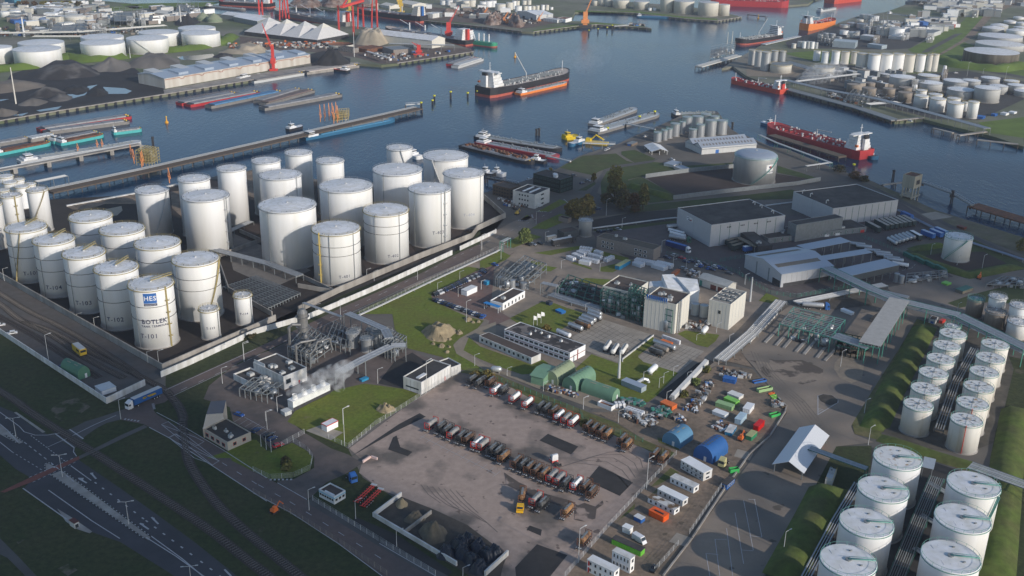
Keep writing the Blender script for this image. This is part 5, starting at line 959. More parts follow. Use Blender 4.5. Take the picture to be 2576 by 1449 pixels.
FB=[('a',(200,88),(512,108),(782,74),130,M_white,M_white,"large white roofed hall with a light blue side at the upper left","hall"),('a',(1385,112),(1655,140),(1690,118),158,M_cream,M_cream,"cream roofed shed near the far dock","shed"),('a',(2115,150),(2330,192),(2410,165),238,M_grey,M_white,"dark sided shed with white roof near the red gantry","shed"),('c',(338,100),(512,137),(618,118),190,M_lgrey,M_white,"pale scrap hall with two doorways","hall"),('c',(575,165),(700,182),(724,172),208,M_wconc,M_wconc,"long low white building beside the scrap hall","building"),('c',(715,162),(775,175),(832,160),205,M_white,M_rust,"white block with a rusty roof at the end of the scrap yard","building"),('b',(888,422),(1025,442),(1052,430),482,M_brick,M_tar,"dark brick building with many windows on the pier","building"),('b',(1060,430),(1150,450),(1300,425),480,M_rust,M_rust,"low rusty roofed building beside the dark brick one","building"),('b',(1290,425),(1390,455),(1510,428),500,M_brick,M_grey,"long brown brick building on the pier","building"),('b',(1495,398),(1572,412),(1692,390),440,mat("slate_panel",(.20,.23,.26),.5),M_grey,"grey office block with white frames on the pier","office"),('b',(1692,118),(1745,128),(1818,115),168,M_wconc,M_wroof,"white square building above the dock wall","building"),('b',(1270,40),(1360,58),(1420,40),82,M_cream,M_cream,"cream shed behind the far dock wall","shed"),('b',(1430,20),(1560,45),(1620,20),70,M_cream,M_cream,"second cream shed behind the far dock wall","shed"),('b',(-170,130),(160,165),(305,150),205,M_grey,M_wroof,"long white roofed shed under the left red gantry","shed"),('d',(780,372),(985,388),(1012,366),442,mat("blue_grey_cladding",(.30,.36,.40)),M_alu,"grey blue process hall in the far plant","hall"),('d',(1095,398),(1225,416),(1250,404),448,MAT["blue_grey_cladding"],M_alu,"small grey blue hall beside the process hall","hall"),('d',(1030,320),(1150,335),(1185,322),372,M_alu,M_wroof,"white roofed plant block with ducts","building"),('d',(1565,278),(1690,302),(1765,275),338,M_lgrey,M_grey,"flat grey hall by the green strip","hall"),('d',(1700,212),(1850,236),(1910,215),265,mat("brick_red",(.33,.07,.06),.7),mat("dull_red_roof",(.22,.10,.09),.8),"long brick red building beside the green strip","building"),('d',(1545,192),(1602,206),(1630,196),268,M_blue,M_blue,"bright blue block beside white tanks","building"),('d',(1020,265),(1060,270),(1090,262),330,mat("navy_panel",(.03,.05,.10),.5),M_grey,"dark navy tower block in the far plant","building"),('d',(1945,20),(1990,30),(2010,22),62,MAT["brick_red"],MAT["brick_red"],"small red block beside the far silos","building"),('d',(1450,10),(1560,25),(1600,5),48,M_grey,M_grey,"dark grey plant block on the far river bend","building"),('d',(2040,5),(2120,18),(2170,0),30,M_lgrey,M_white,"white roofed hall at the top right","hall"),('a',(90,175),(130,190),(215,175),220,M_blue,M_blue,"low blue structure left of the domed tank","building"),('a',(40,-15),(130,5),(160,-5),65,mat("teal_block",(.06,.22,.32),.6),MAT["teal_block"],"teal block at the top left corner","building"),('d',(1310,320),(1400,340),(1470,315),362,M_lgrey,M_lgrey,"low pale building among far plant tanks","building"),('d',(1630,345),(1660,352),(1700,340),372,M_white,M_white,"little white building beside the green strip","building")]
for t,L_,N_,R_,yb,wl,rf,lb,ct in FB:
 B=Bld("waterside_"+ct if t!='d' else "plant_"+ct,lb,ct,t,L_,N_,R_,yb,wall=wl,roof=rf,style='gable' if ct=='shed' or 'hall'==ct and t in 'ac' else 'flat',ridge='y' if t!='c' else 'x',rise=2.5,par=.3)
 if 'light blue' in lb:B.pan('f',0,1,.05,.98,mat("light_blue_wall",(.18,.42,.65),.5),"side_wall",.1)
 if 'windows' in lb or ct=='office':B.windows('l',6,3,.5);B.windows('f',3,3,.5)
 if 'doorways' in lb:B.pan('l',.2,.3,.01,.4,M_dark,"door");B.pan('l',.6,.72,.01,.4,M_dark,"door")
rn=random.Random(5)
def filler(t,quad,n,hr,mats,where,seed=1,sz=(8,22)):
 rr=random.Random(seed);q=[A3(t,p)for p in quad];ax=ang(q[0],q[1])
 for k in range(n):
  u,v=rr.random(),rr.random();p=(q[0]*(1-u)+q[1]*u)*(1-v)+(q[3]*(1-u)+q[2]*u)*v
  w_,d_,h_=rr.uniform(*sz),rr.uniform(*sz)*.6,rr.uniform(*hr);wl=rr.choice(mats);rf=rr.choice(mats+[M_lgrey,M_grey])
  T=thing("industrial_building",where,"building",(p.x,p.y,0),ax,"small industrial buildings");b=MB().m(wl).box(0,0,0,w_,d_,h_);b.build("wall",T)
  b=MB().m(rf).box(-.3,-.3,h_,w_+.3,d_+.3,h_+.3);
  if k%3==0:b.box(w_*.2,d_*.3,h_+.3,w_*.5,d_*.7,h_+1.8)
  b.build("roof",T)
cm=[M_lgrey,M_cream,M_white,M_grey,M_brick]
filler('a',[(0,200),(900,230),(900,40),(0,60)],60,(4,8),cm,"small industrial building among the upper left works",2)
filler('a',[(-300,380),(1500,210),(2100,140),(900,60)],34,(4,8),cm,"small building in the upper left pipe yard",3)
filler('d',[(1100,330),(1500,340),(1900,230),(1300,170)],46,(5,12),cm,"small works building in the far right plant",4)
filler('d',[(1500,160),(2100,190),(2300,40),(1650,30)],50,(5,12),cm,"small works building near the top right corner",6,(10,26))
filler('b',[(1600,165),(2415,180),(2415,30),(1500,60)],12,(4,8),cm,"small building behind the scrap yard",7,(8,16))
filler('d',[(500,730),(1000,850),(1600,700),(900,640)],16,(4,8),[M_grey,M_brown,M_lgrey],"low plant building behind the refinery quay",8,(6,16))
filler('d',[(2000,20),(2500,60),(2500,5),(2050,-20)],16,(5,10),cm,"small building along the top right edge",9,(10,24))
# ================================================================ VEHICLES, TANK TRAILERS, CONTAINERS
def wheel_at(b,x,y,r=.5,w_=.3):b.ring([(r,y-w_/2),(r,y+w_/2)],x=0,y=0,n=12,cap0=True,cap1=True,ax='y')
def wheels(T,xs,half,r=.5,w_=.32):
 for x_ in xs:
  for s_ in(-1,1):
   q=MB().m(M_black);vs=[];n=12
   for yy in(s_*half-w_/2,s_*half+w_/2):
    for k in range(n):a_=2*math.pi*k/n;vs.append((x_+r*math.cos(a_),yy,r+r*math.sin(a_)))
   q.add(vs,[(k,(k+1)%n,n+(k+1)%n,n+k)[::-1]for k in range(n)]+[tuple(range(n)),tuple(range(2*n-1,n-1,-1))])
   q.m(M_lgrey);yy=s_*(half+w_/2+.01);q.add([(x_+r*.5*math.cos(2*math.pi*k/8),yy,r+r*.5*math.sin(2*math.pi*k/8))for k in range(8)],[tuple(range(8))[::s_]])
   q.build("wheel",T)
def car_proto(m_,loc):
 T=thing("parked_car","x","car",loc)
 q=MB().m(m_)
 prof=[(-2.15,.35),(-2.15,.85),(-1.9,1.0),(-1.0,1.02),(1.1,1.0),(1.95,.85),(2.15,.6),(2.15,.35)]
 n=len(prof);q.add([(x_,-.88,z_)for x_,z_ in prof]+[(x_,.88,z_)for x_,z_ in prof],[tuple(range(n)),tuple(range(2*n-1,n-1,-1))]+[(i,(i+1)%n,n+(i+1)%n,n+i)[::-1]for i in range(n)])
 q.hexa([(-1.5,-.68,1.40),(.35,-.68,1.42),(.35,.68,1.42),(-1.5,.68,1.40)],[(-1.35,-.62,1.50),(.2,-.62,1.50),(.2,.62,1.50),(-1.35,.62,1.50)]);q.build("body",T)
 q=MB().m(M_glass);q.hexa([(-1.95,-.82,.98),(1.05,-.82,.98),(1.05,.82,.98),(-1.95,.82,.98)],[(-1.5,-.66,1.43),(.32,-.66,1.43),(.32,.66,1.43),(-1.5,.66,1.43)]);q.build("windows",T)
 wheels(T,(-1.35,1.4),.8,.32,.2)
 for s_ in(-.6,.6):q=MB().m(M_wroof);q.box(2.1,s_-.18,.6,2.18,s_+.18,.75);q.build("headlight",T)
 return T
CARC=dict(black=mat("car_black",(.02,.02,.025),.25,.2,.05),white=mat("car_white",(.62,.62,.62),.3),silver=mat("car_silver",(.36,.37,.39),.3,.5),blue=mat("car_blue",(.03,.10,.35),.25),darkblue=mat("car_dark_blue",(.02,.04,.11),.25),red=mat("car_red",(.40,.02,.03),.3),grey=mat("car_grey",(.12,.12,.13),.3,.3))
CP_={}
def car(t,x,y,x2,y2,col,where,grp=None):
 a,b=at(t,x,y),at(t,x2,y2);rz=ang(a,b)
 lb=f"{'dark blue' if col == 'darkblue' else col} car {where}"
 if col not in CP_:
  T=car_proto(CARC[col],tuple(a));T.rotation_euler.z=rz;T['label']=lb;CP_[col]=T;T['group']=grp or "parked cars";return T
 return dup(CP_[col],tuple(a),rz,lb,grp or "parked cars")
cr=random.Random(11);cl=['black','darkblue','black','silver','grey','black','white','darkblue']
for k in range(21):
 u=k/20.;x_,y_=1765+(2165-1765)*u,262+(82-262)*u;c_='white' if k in(2,3,15)else 'silver' if k in(17,19)else cl[(k*5)%3]
 car('j',x_,y_,x_+30,y_+24,c_,"in the upper row of the red car park","cars on the red car park")
for k in range(18):
 u=k/17.;x_,y_=1768+(2200-1768)*u,306+(462-306)*u;c_='white' if k in(2,8,14)else 'silver' if k in(9,11)else 'blue' if k==17 else cl[(k*3)%2]
 car('j',x_,y_,x_+34,y_-26,c_,"in the lower row along the lawn edge","cars on the red car park")
for t,x,y,dx,dy,c_,w_ in[('g',1762,1113,30,8,'white',"beside the grey laboratory corner"),('g',1795,1125,30,8,'grey',"next to the red car"),('g',1830,1137,30,8,'red',"parked by the turquoise fence"),('g',1692,1132,30,8,'darkblue',"near the white bag stacks"),('g',1925,1165,28,10,'darkblue',"on the staff car park"),('g',1955,1170,28,10,'black',"on the staff car park"),('g',1985,1180,28,10,'white',"on the staff car park"),('g',1965,1203,20,-16,'white',"on the staff car park"),('g',2002,1208,20,-16,'blue',"on the staff car park"),('g',2070,1228,20,-16,'blue',"on the staff car park"),('g',2130,1215,28,10,'white',"on the staff car park"),('g',2167,1225,28,10,'blue',"on the staff car park"),('g',2205,1236,28,10,'darkblue',"on the staff car park"),('g',2255,1275,28,8,'grey',"on the staff car park"),('g',1842,1230,28,8,'silver',"on the staff car park"),('g',1915,1262,28,8,'silver',"on the staff car park"),('g',1945,1268,28,8,'white',"on the staff car park"),('g',1868,1170,28,8,'darkblue',"on the staff car park"),('g',2035,1190,28,8,'grey',"on the staff car park"),('g',2100,1240,28,8,'darkblue',"on the staff car park"),('g',1252,875,25,8,'silver',"driving past the laboratory roof"),('g',1072,893,12,-14,'black',"behind the laboratory"),('g',1102,893,12,-14,'darkblue',"behind the laboratory"),('g',1132,890,12,-14,'black',"behind the laboratory"),('g',1162,887,12,-14,'grey',"behind the laboratory"),('g',1190,884,12,-14,'black',"behind the laboratory"),('g',1035,682,28,-10,'black',"under the autumn trees"),('g',1075,692,28,-10,'darkblue',"under the autumn trees"),('g',925,457,30,-6,'darkblue',"behind the dark glass office"),('g',976,436,28,6,'silver',"behind the dark glass office"),('g',850,386,28,6,'grey',"behind the dark glass office"),('g',348,500,20,-16,'blue',"beside the brown brick office"),('g',445,422,25,-8,'white',"on the quay by the glass office"),('g',442,1017,26,8,'black',"beside the round willow"),('g',480,1013,26,6,'silver',"beside the round willow"),('g',546,1005,26,6,'black',"beside the round willow"),('g',135,1197,28,10,'blue',"alone beside the car park lawn"),('g',1140,155,20,-14,'white',"on the riverside track"),('g',1162,145,20,-14,'white',"on the riverside track"),('c',1498,1240,22,-5,'white',"below the silver tanks"),('g',1740,243,22,5,'white',"beside the site huts"),('k',22,577,30,-14,'blue',"below the red car park"),('k',30,157,30,8,'black',"behind the cooling unit"),('k',25,175,30,8,'darkblue',"behind the cooling unit"),('m',1970,130,30,10,'blue',"beside the pitched hall"),('m',2110,258,40,-24,'darkblue',"in the bay beside the brick office"),('n',132,300,40,-20,'black',"by the entrance flagpoles"),('n',155,328,40,-20,'darkblue',"by the entrance flagpoles"),('n',205,380,40,-14,'red',"at the sliding gate"),('o',1210,1400,30,-50,'black',"parked alone on the container camp"),('i',5,537,28,-4,'white',"at the left edge of the rail yard"),('i',560,925,20,6,'darkblue',"beside the green barrel hut"),('d',1895,665,20,0,'white',"below the refinery road"),('d',1480,1100,20,5,'white',"on the refinery quay")]:
 car(t,x,y,x+dx,y+dy,c_,w_)
def tankc(kind,loc):
 fr,tk,cap={'brown':(M_rust,mat("bitumen_brown",(.13,.075,.045),.75,.1,.3,.6,col2=(.05,.035,.03),sc2=.8),mat("bitumen_brown",(0,0,0))),'black':(M_dark,mat("sooty_grey",(.10,.10,.10),.6,.2,.3,.6,col2=(.03,.03,.03),sc2=.7),M_dark),'white':(M_red,M_white,M_white),'redgrey':(M_red,mat("dusty_grey",(.30,.29,.28),.6,.1,.2,.6),mat("dusty_grey",(0,0,0))),'orange':(M_rust,mat("tan_orange",(.32,.17,.07),.7,0,.3,.5,col2=(.10,.06,.045),sc2=.6),mat("tan_orange",(0,0,0)))}[kind]
 T=thing("tank_container_trailer","x","tank trailer",loc)
 L_,W_,z0,H_=6.4,2.45,1.15,2.55
 q=MB().m(tk);n=18;vs=[];prof=[(.12,.4),(.0,.95),(0,.95)]
 q.ring([(.25,.18),(.85,.22),(1.06,.55),(1.06,L_-.55),(.85,L_-.22),(.25,L_-.18)],x=W_*0,y=z0+1.35,n=n,cap0=True,cap1=True,ax='x')
 t_=q.build("tank",T,smooth=True)
 q=MB().m(M_grey);q.box(.9,-.35,z0+2.38,L_-.9,.35,z0+2.44);q.box(L_/2-.4,-.4,z0+2.4,L_/2+.4,.4,z0+2.62);q.build("walkway",t_)
 q=MB().m(fr)
 for x_ in(.08,L_-.08):
  for y_ in(-W_/2+.08,W_/2-.08):q.box(x_-.08,y_-.08,z0,x_+.08,y_+.08,z0+H_)
  q.box(x_-.08,-W_/2+.08,z0+H_-.16,x_+.08,W_/2-.08,z0+H_);q.box(x_-.08,-W_/2+.08,z0,x_+.08,W_/2-.08,z0+.18)
  q.beam((x_,-W_/2,z0+1.2),(x_,W_/2,z0+1.2),.07,.12)
 for y_ in(-W_/2+.07,W_/2-.07):q.box(.16,y_-.07,z0,L_-.16,y_+.07,z0+.16)
 q.build("frame",T)
 q=MB().m(M_dark);q.box(-1.6,-.5,.85,L_+.2,-.3,1.12);q.box(-1.6,.3,.85,L_+.2,.5,1.12);q.box(-1.7,-1.1,.8,-1.5,1.1,1.1);q.m(M_lgrey).box(-1.5,-.9,.9,-.6,.9,1.0);q.build("chassis",T)
 wheels(T,(L_-1.,L_-2.3,L_-3.6),1.0,.48,.3)
 for y_ in(-.7,.7):q=MB().m(M_grey);q.box(.8,y_-.06,.1,.92,y_+.06,.9);q.build("landing_leg",T)
 return T
TP={}
def place_tank(kind,t,x,y,rz,lb,grp):
 p=at(t,x,y)
 if kind not in TP:
  T=tankc(kind,tuple(p));T.rotation_euler.z=rz;T['label']=lb;T['group']=grp;TP[kind]=T;return T
 return dup(TP[kind],tuple(p),rz,lb,grp)
RZ=ang(at('o',660,845),at('o',745,752))
KN=dict(brown="rusty brown",black="sooty black",white="white tanked red framed",redgrey="grey tanked red framed",orange="orange brown")
r1=[('n',1428,268,'redgrey'),('n',1510,292,'black'),('n',1563,318,'black'),('n',1610,345,'redgrey'),('n',1678,372,'black'),('n',1733,388,'brown'),('n',1808,425,'white'),('n',1855,440,'redgrey'),('n',1938,478,'black'),('n',1985,497,'black'),('n',2028,540,'orange')]
r1+=[('o',47,585,'brown'),('o',105,608,'black'),('o',157,632,'brown'),('o',216,656,'brown'),('o',278,683,'orange'),('o',342,703,'redgrey'),('o',400,728,'redgrey'),('o',456,762,'black'),('o',540,768,'white'),('o',618,790,'brown'),('o',672,838,'brown')]
for t,x,y,kd in r1:place_tank(kd,t,x,y-8,RZ,f"{KN[kd]} tank trailer in the long middle row","tank trailers in the middle row")
r2=[('k',65,1230,'brown'),('k',110,1305,'white'),('k',182,1305,'black'),('k',282,1375,'white'),('k',398,1425,'white'),('o',250,122,'black'),('o',300,138,'black'),('o',362,158,'brown'),('o',402,195,'white'),('o',462,220,'redgrey'),('o',520,243,'white'),('o',645,282,'brown'),('o',695,308,'brown'),('o',752,330,'brown'),('o',803,352,'orange'),('o',925,395,'brown'),('o',965,437,'orange'),('o',1195,520,'brown'),('o',1265,545,'orange'),('j',2068,1092,'black'),('j',2132,1118,'black'),('k',15,1200,'black')]
for t,x,y,kd in r2:place_tank(kd,t,x,y-8,RZ,f"{KN[kd]} tank trailer in the far row","tank trailers in the far row")
for t,x,y,kd,lb in[('o',205,890,'redgrey',"grey tanked red framed tank trailer in the pair beside the yellow tractor"),('o',262,925,'black',"sooty tank trailer in the pair beside the yellow tractor"),('o',465,985,'orange',"orange brown tank trailer standing alone by the brown puddle"),('o',602,1225,'orange',"orange brown tank trailer alone beside the yard fence")]:
 place_tank(kd,t,x,y,RZ,lb,"single tank trailers on the yard")
a,b=at('o',112,915),at('o',125,840);T=thing("yard_tractor","yellow yard tractor pulling a brown tank trailer","tractor",tuple(a),ang(a,b)+math.pi)
q=MB().m(mat("cab_yellow",(.75,.42,.02),.4));q.box(-1.8,-1.2,.7,2.2,1.2,1.5);q.box(-.6,-1.15,1.5,1.3,1.15,2.9);q.build("cab",T);q=MB().m(M_glass);q.box(1.3,-1.,1.7,1.36,1.,2.6);q.box(-.3,-1.2,1.8,1.0,1.2,2.5);q.build("windscreen",T);wheels(T,(-2.,1.3),1.05,.55,.35)
dirn=(b-a).normalized();c_=a+dirn*4.;place_tank('orange','o',120,845,0,"tan and brown tank trailer hitched to the yellow tractor","single tank trailers on the yard").location=c_;REG[-1].rotation_euler.z=ang(a,b)
def lorry(t,p0,p1,lb,cabm,boxm,L_=13.6,tankk=False,grp=None,roofm=None,trailer=True,name="articulated_lorry"):
 a,b=at(t,*p0),at(t,*p1);rz=ang(a,b);T=thing(name,lb,"lorry",tuple(a),rz+math.pi,grp)
 q=MB().m(cabm);q.hexa([(-2.3,-1.22,.5),(0,-1.22,.5),(0,1.22,.5),(-2.3,1.22,.5)],[(-2.3,-1.22,3.1),(-.25,-1.22,3.0),(-.25,1.22,3.0),(-2.3,1.22,3.1)])
 q.hexa([(-2.3,-1.15,3.1),(-.5,-1.15,3.05),(-.5,1.15,3.05),(-2.3,1.15,3.1)],[(-2.3,-1.1,3.8),(-1.5,-1.1,3.75),(-1.5,1.1,3.75),(-2.3,1.1,3.8)]);q.build("cab",T)
 q=MB().m(M_glass);q.hexa([(-.13,-1.1,1.75),(-.08,-1.1,1.75),(-.08,1.1,1.75),(-.13,1.1,1.75)],[(-.27,-1.1,2.75),(-.2,-1.1,2.75),(-.2,1.1,2.75),(-.27,1.1,2.75)])
 for s_ in(-1.25,1.22):q.box(-1.2,s_,1.8,-.4,s_+.03,2.6)
 q.build("windscreen",T)
 q=MB().m(M_dark);q.box(-5.8,-.5,.7,-2.2,.5,1.05)
 if trailer:q.box(-2.8-L_,-.5,.95,-2.8,.5,1.2)
 q.build("chassis",T);xs=[-1.2,-4.6]+([-L_-1.4,-L_-.1,-L_+1.2]if trailer else[]);wheels(T,xs,1.02,.5,.34)
 if trailer and tankk:
  q=MB().m(boxm);q.ring([(.5,-2.8-L_),(1.1,-2.6-L_),(1.18,-2.2-L_),(1.18,-3.6),(1.05,-3.1),(.5,-2.9)],x=0,y=2.35,n=18,cap0=True,cap1=True,ax='x');q.build("tank",T,smooth=True)
 elif trailer:
  q=MB().m(boxm);q.box(-2.8-L_,-1.27,1.25,-2.9,1.27,3.95);bx=q.build("trailer_box",T)
  q=MB().m(roofm or M_lgrey);q.box(-2.8-L_,-1.27,3.95,-2.9,1.27,4.0);q.build("trailer_roof",bx)
  T['bx']=1
  return T,bx
 return T,None
T,bx=lorry('i',(1150,1300),(1475,1155),"blue curtain sided lorry with yellow logo and white cab turning at the gate",M_wroof,mat("curtain_blue",(.02,.10,.30),.5))
q=MB().m(mat("logo_yellow",(.75,.50,.02),.5));y_=1.29
for s_ in(1,-1):
 yy=s_*1.275;pts=[(-13.5,2.2),(-10.2,2.3),(-8.6,3.2),(-13.0,3.0)];pts2=[(-8.8,2.4),(-7.2,2.4),(-6.8,3.1),(-8.2,3.25)]
 for P_ in(pts,pts2):q.add([(x_,yy+s_*.03,z_)for x_,z_ in P_],[(0,1,2,3),(3,2,1,0)])
q.build("side_logo",bx)
lorry('g',(1900,1088),(1680,1025),"dark blue curtain sided lorry with white cab on the staff car park",M_wroof,mat("navy_curtain",(.015,.035,.14),.5),roofm=M_blue)
T,bx=lorry('g',(862,985),(680,1020),"black lorry with a pale roof parked by the beige brick box",M_dark,M_dark)
lorry('l',(850,440),(645,425),"white and red road tanker with blue cab leaving the loading lanes",M_blue,M_pipe,L_=11,tankk=True)
lorry('g',(1910,995),(1735,965),"silver road tanker with green cab beside the grey warehouse",M_dgreen,M_pipe,L_=11,tankk=True)
T,_=lorry('o',(375,500),(430,555),"white and red tractor unit standing between the tank trailer rows",M_wroof,M_red,trailer=False,name="tractor_unit");q=MB().m(M_red).box(-2.32,-1.24,.6,-.02,1.24,1.3);q.build("red_skirt",T)
T,_=lorry('o',(1760,560),(1820,500),"small cream flatbed lorry beside the deep blue barn",mat("cream_cab",(.55,.50,.25),.5),M_cream,trailer=False,name="flatbed_lorry")
T,_=lorry('n',(835,690),(770,620),"blue tractor unit parked at the yard entrance",M_blue,M_blue,trailer=False,name="tractor_unit")
a,b=at('i',160,605),at('i',60,620);T=thing("pickup_truck","white double cab pickup in the rail yard by the wall","pickup",tuple(a),ang(b,a));q=MB().m(M_wroof);q.box(-5,-.95,.5,0,.95,1.0);q.box(-3.2,-.9,1.0,-1.0,.9,1.75);q.build("body",T);q=MB().m(M_glass).box(-3.0,-.93,1.1,-1.2,.93,1.6);q.build("windows",T);wheels(T,(-1.,-4.),.85,.38,.25)
def van(t,p0,p1,lb,m_=None):
 a,b=at(t,*p0),at(t,*p1);T=thing("van",lb,"van",tuple(a),ang(b,a));q=MB().m(m_ or M_wroof);q.hexa([(-5.2,-.98,.4),(0,-.98,.4),(0,.98,.4),(-5.2,.98,.4)],[(-5.2,-.95,2.4),(-1.4,-.95,2.4),(-1.4,.95,2.4),(-5.2,.95,2.4)]);q.build("body",T);q=MB().m(M_glass);q.hexa([(-.9,-.9,1.4),(-.6,-.9,1.4),(-.6,.9,1.4),(-.9,.9,1.4)],[(-1.45,-.85,2.2),(-1.2,-.85,2.2),(-1.2,.85,2.2),(-1.45,.85,2.2)]);q.build("windscreen",T);wheels(T,(-1.,-4.),.88,.38,.25)
van('o',(1140,1195),(1060,1145),"white van beside the lime green container");van('g',(560,660),(530,668),"white van in front of the white office")
def trailer(t,p0,p1,lb,body,roof,L_=13.6,H=2.7,tankk=False,grp="semi trailers",w2=1.25):
 a,b=at(t,*p0),at(t,*p1);rz=ang(a,b);T=thing("tank_trailer" if tankk else "box_trailer",lb,"trailer",tuple(a),rz,grp)
 if tankk:
  q=MB().m(body);q.ring([(.45,0),(1.05,.15),(1.15,.5),(1.15,L_-.5),(1.05,L_-.15),(.45,L_)],x=0,y=2.25,n=18,cap0=True,cap1=True,ax='x');q.build("tank",T,smooth=True)
  q=MB().m(M_grey);q.box(.6,-.4,3.36,L_-.6,.4,3.44);q.build("walkway",T)
  q=MB().m(M_dark)
  for x_ in(L_*.2,L_*.5,L_*.8):q.box(x_-.06,-1.18,1.,x_+.06,1.18,2.1)
  q.build("tank_support",T)
 else:
  q=MB().m(body).box(0,-w2,1.2,L_,w2,1.2+H);bx=q.build("box",T);q=MB().m(roof).box(0,-w2,1.2+H,L_,w2,1.27+H);q.build("roof",bx)
 q=MB().m(M_dark);q.box(.3,-.5,.9,L_-.2,.5,1.15);q.build("chassis",T)
 wheels(T,(1.2,2.5,3.8),1.02,.5,.34)
 for y_ in(-.8,.8):q=MB().m(M_grey);q.box(L_-3.0,y_-.07,.05,L_-2.85,y_+.07,1.);q.build("landing_leg",T)
 return T
DG=mat("dark_green_curtain",(.02,.045,.05),.6);TR=mat("dirty_trailer_roof",(.36,.34,.30),.8,0,.2,.4)
for k,(x,y)in enumerate([(1328,838),(1400,818),(1438,812),(1475,805),(1512,800),(1549,794),(1585,788),(1622,783)]):
 trailer('h',(x,y),(x-118,y-62),"dark sided box trailer with dirty roof beside the riverside warehouse",DG,TR,L_=13.2 if k else 13.4,grp="dark box trailers in a row")
trailer('h',(1600,735),(1515,695),"blue box trailer standing alone above the dark trailer row",M_blue,M_blue,L_=10)
for k,(x,y)in enumerate([(1470,948),(1500,936),(1532,926),(1562,917),(1593,908),(1624,901)]):
 trailer('h',(x,y),(x-72,y-45),"white ended tank trailer in the tight row by the guard rail",mat("tank_silver",(.52,.54,.56),.35,.5,.08),M_lgrey,L_=9.5,tankk=True,grp="white ended tank trailers")
trailer('h',(1672,905),(1590,860),"dark trailer with white roof at the end of the tank trailer row",DG,M_white,L_=10)
for k,(x,y,x2,y2)in enumerate([(1785,893,1700,860),(1850,885,1768,850),(1890,870,1815,838)]):
 trailer('h',(x,y),(x2,y2),"blue box trailer near the white tank with green stair",M_blue,mat("pale_blue_top",(.35,.45,.6),.5),L_=9.5,grp="blue box trailers")
for k,(x,y)in enumerate([(1210,962),(1265,982),(1336,1016),(1420,1036),(1438,1056),(1500,1080),(1530,1095)]):
 trailer('h',(x,y),(x-75,y-9),"silver tank trailer sticking out of the loading lanes",MAT["tank_silver"],M_lgrey,L_=9,tankk=True,grp="tank trailers in the loading lanes")
trailer('h',(1572,1135),(1490,1120),"white tank trailer with three axles nearest in the loading lanes",M_white,M_lgrey,L_=9,tankk=True)
for k in range(4):
 trailer('h',(28+k*24,925+k*22),(140+k*24,890+k*22),"tan roofed trailer backed against the sloping canopy",DG,MAT["tan_roof"],L_=10.5,grp="trailers at the loading canopy")
Bx=trailer('h',(195,1000),(290,985),"blue container trailer with white top near the loading canopy",M_blue,M_white,L_=6.2)
for k,(p0,p1)in enumerate([((1690,875),(1768,868)),((1705,900),(1800,925)),((1720,925),(1790,945))]):
 trailer('g',p0,p1,["silver tank trailer nearest the grey warehouse wall","long white tank trailer beside the company board wall","white tank trailer beside the green cab tanker"][k],M_white if k else MAT["tank_silver"],M_lgrey,L_=8 if k==0 else 11,tankk=True)
for k,(x,y)in enumerate([(925,722),(990,700),(1020,670),(1045,645),(1095,622),(1098,590)]):
 trailer('k',(x,y),(x-110,y-42),"white tank trailer parked along the lawn edge of the concrete apron" if k!=1 else "brown tank trailer among white ones on the concrete apron",MAT["tank_silver"]if k!=1 else mat("tan_orange",(.3,.2,.1)),M_lgrey,L_=8.5,tankk=True,grp="tank trailers on the concrete apron")
trailer('k',(815,785),(700,735),"white tank trailer half hidden behind the patched office roof",M_white,M_lgrey,L_=8.5,tankk=True)
for k,(x,y)in enumerate([(1130,905),(1198,935),(1278,938)]):
 trailer('k',(x,y),(x+58,y-88),"dusty white tank trailer in the group of three on the apron",M_white2,M_lgrey,L_=8.5,tankk=True,grp="three dusty tank trailers")
trailer('k',(1660,950),(1555,915),"brown tank trailer at the front of the second apron",mat("sooty_grey",(.1,.1,.1)),M_lgrey,L_=7.5,tankk=True);trailer('k',(1700,918),(1595,880),"red brown tank trailer behind the front one of the second apron",M_brown,M_lgrey,L_=7.5,tankk=True);trailer('k',(1765,898),(1590,835),"long blue grey tank trailer on the second apron",MAT["tank_silver"],M_lgrey,L_=12,tankk=True)
for k,(x,y)in enumerate([(845,860),(900,895)]):
 a,b=at('n',x,y),at('n',x+115,y-110);T=thing("empty_chassis","empty red skeletal trailer chassis beside the soil bins","chassis",tuple(a),ang(a,b),"empty skeletal chassis")
 q=MB().m(M_red);q.box(0,-.6,.9,12,-.35,1.15);q.box(0,.35,.9,12,.6,1.15)
 for i in range(9):q.box(i*1.45,-1.15,.95,i*1.45+.2,1.15,1.1)
 q.m(M_lgrey).box(11.5,-1.1,.95,12.6,1.1,1.2);q.build("frame",T);wheels(T,(1.,2.3,3.6,4.9),1.0,.5,.32)
def cont(lb,t,L,N,Rr,yb,m_,roof=None,name="container",cat="container",grp=None,h=None,cab=False,storeys=1,doorm=None):
 B=Bld(name,lb,cat,t,L,N,Rr,yb,h=h,wall=m_,roof=roof or m_,par=0,group=grp)
 if not cab:
  for f,L_ in(('f',B.a),('l',B.b)):
   q=MB().m(m_);n=max(3,int(L_/.6))
   for k in range(n):
    u=L_*(k+.25)/n;w2=L_/n*.45
    if f=='f':q.box(u,-.07,.15,u+w2,0,B.h-.15)
    else:q.box(-.07,u,.15,0,u+w2,B.h-.15)
   q.build("corrugated_side",B.T)
 else:
  B.windows('l',5 if B.b>B.a else 2,storeys,.3);B.windows('f',1 if B.b>B.a else 4,storeys,.4)
 return B
B=cont("two storey white cabin stack with small windows beside the deep blue barn",'o',(1435,495),(1622,602),(1657,548),672,M_wconc,M_white,"cabin_stack","cabins",cab=True,storeys=2);B.pan('l',0,1,.48,.52,M_grey,"joint",.1)
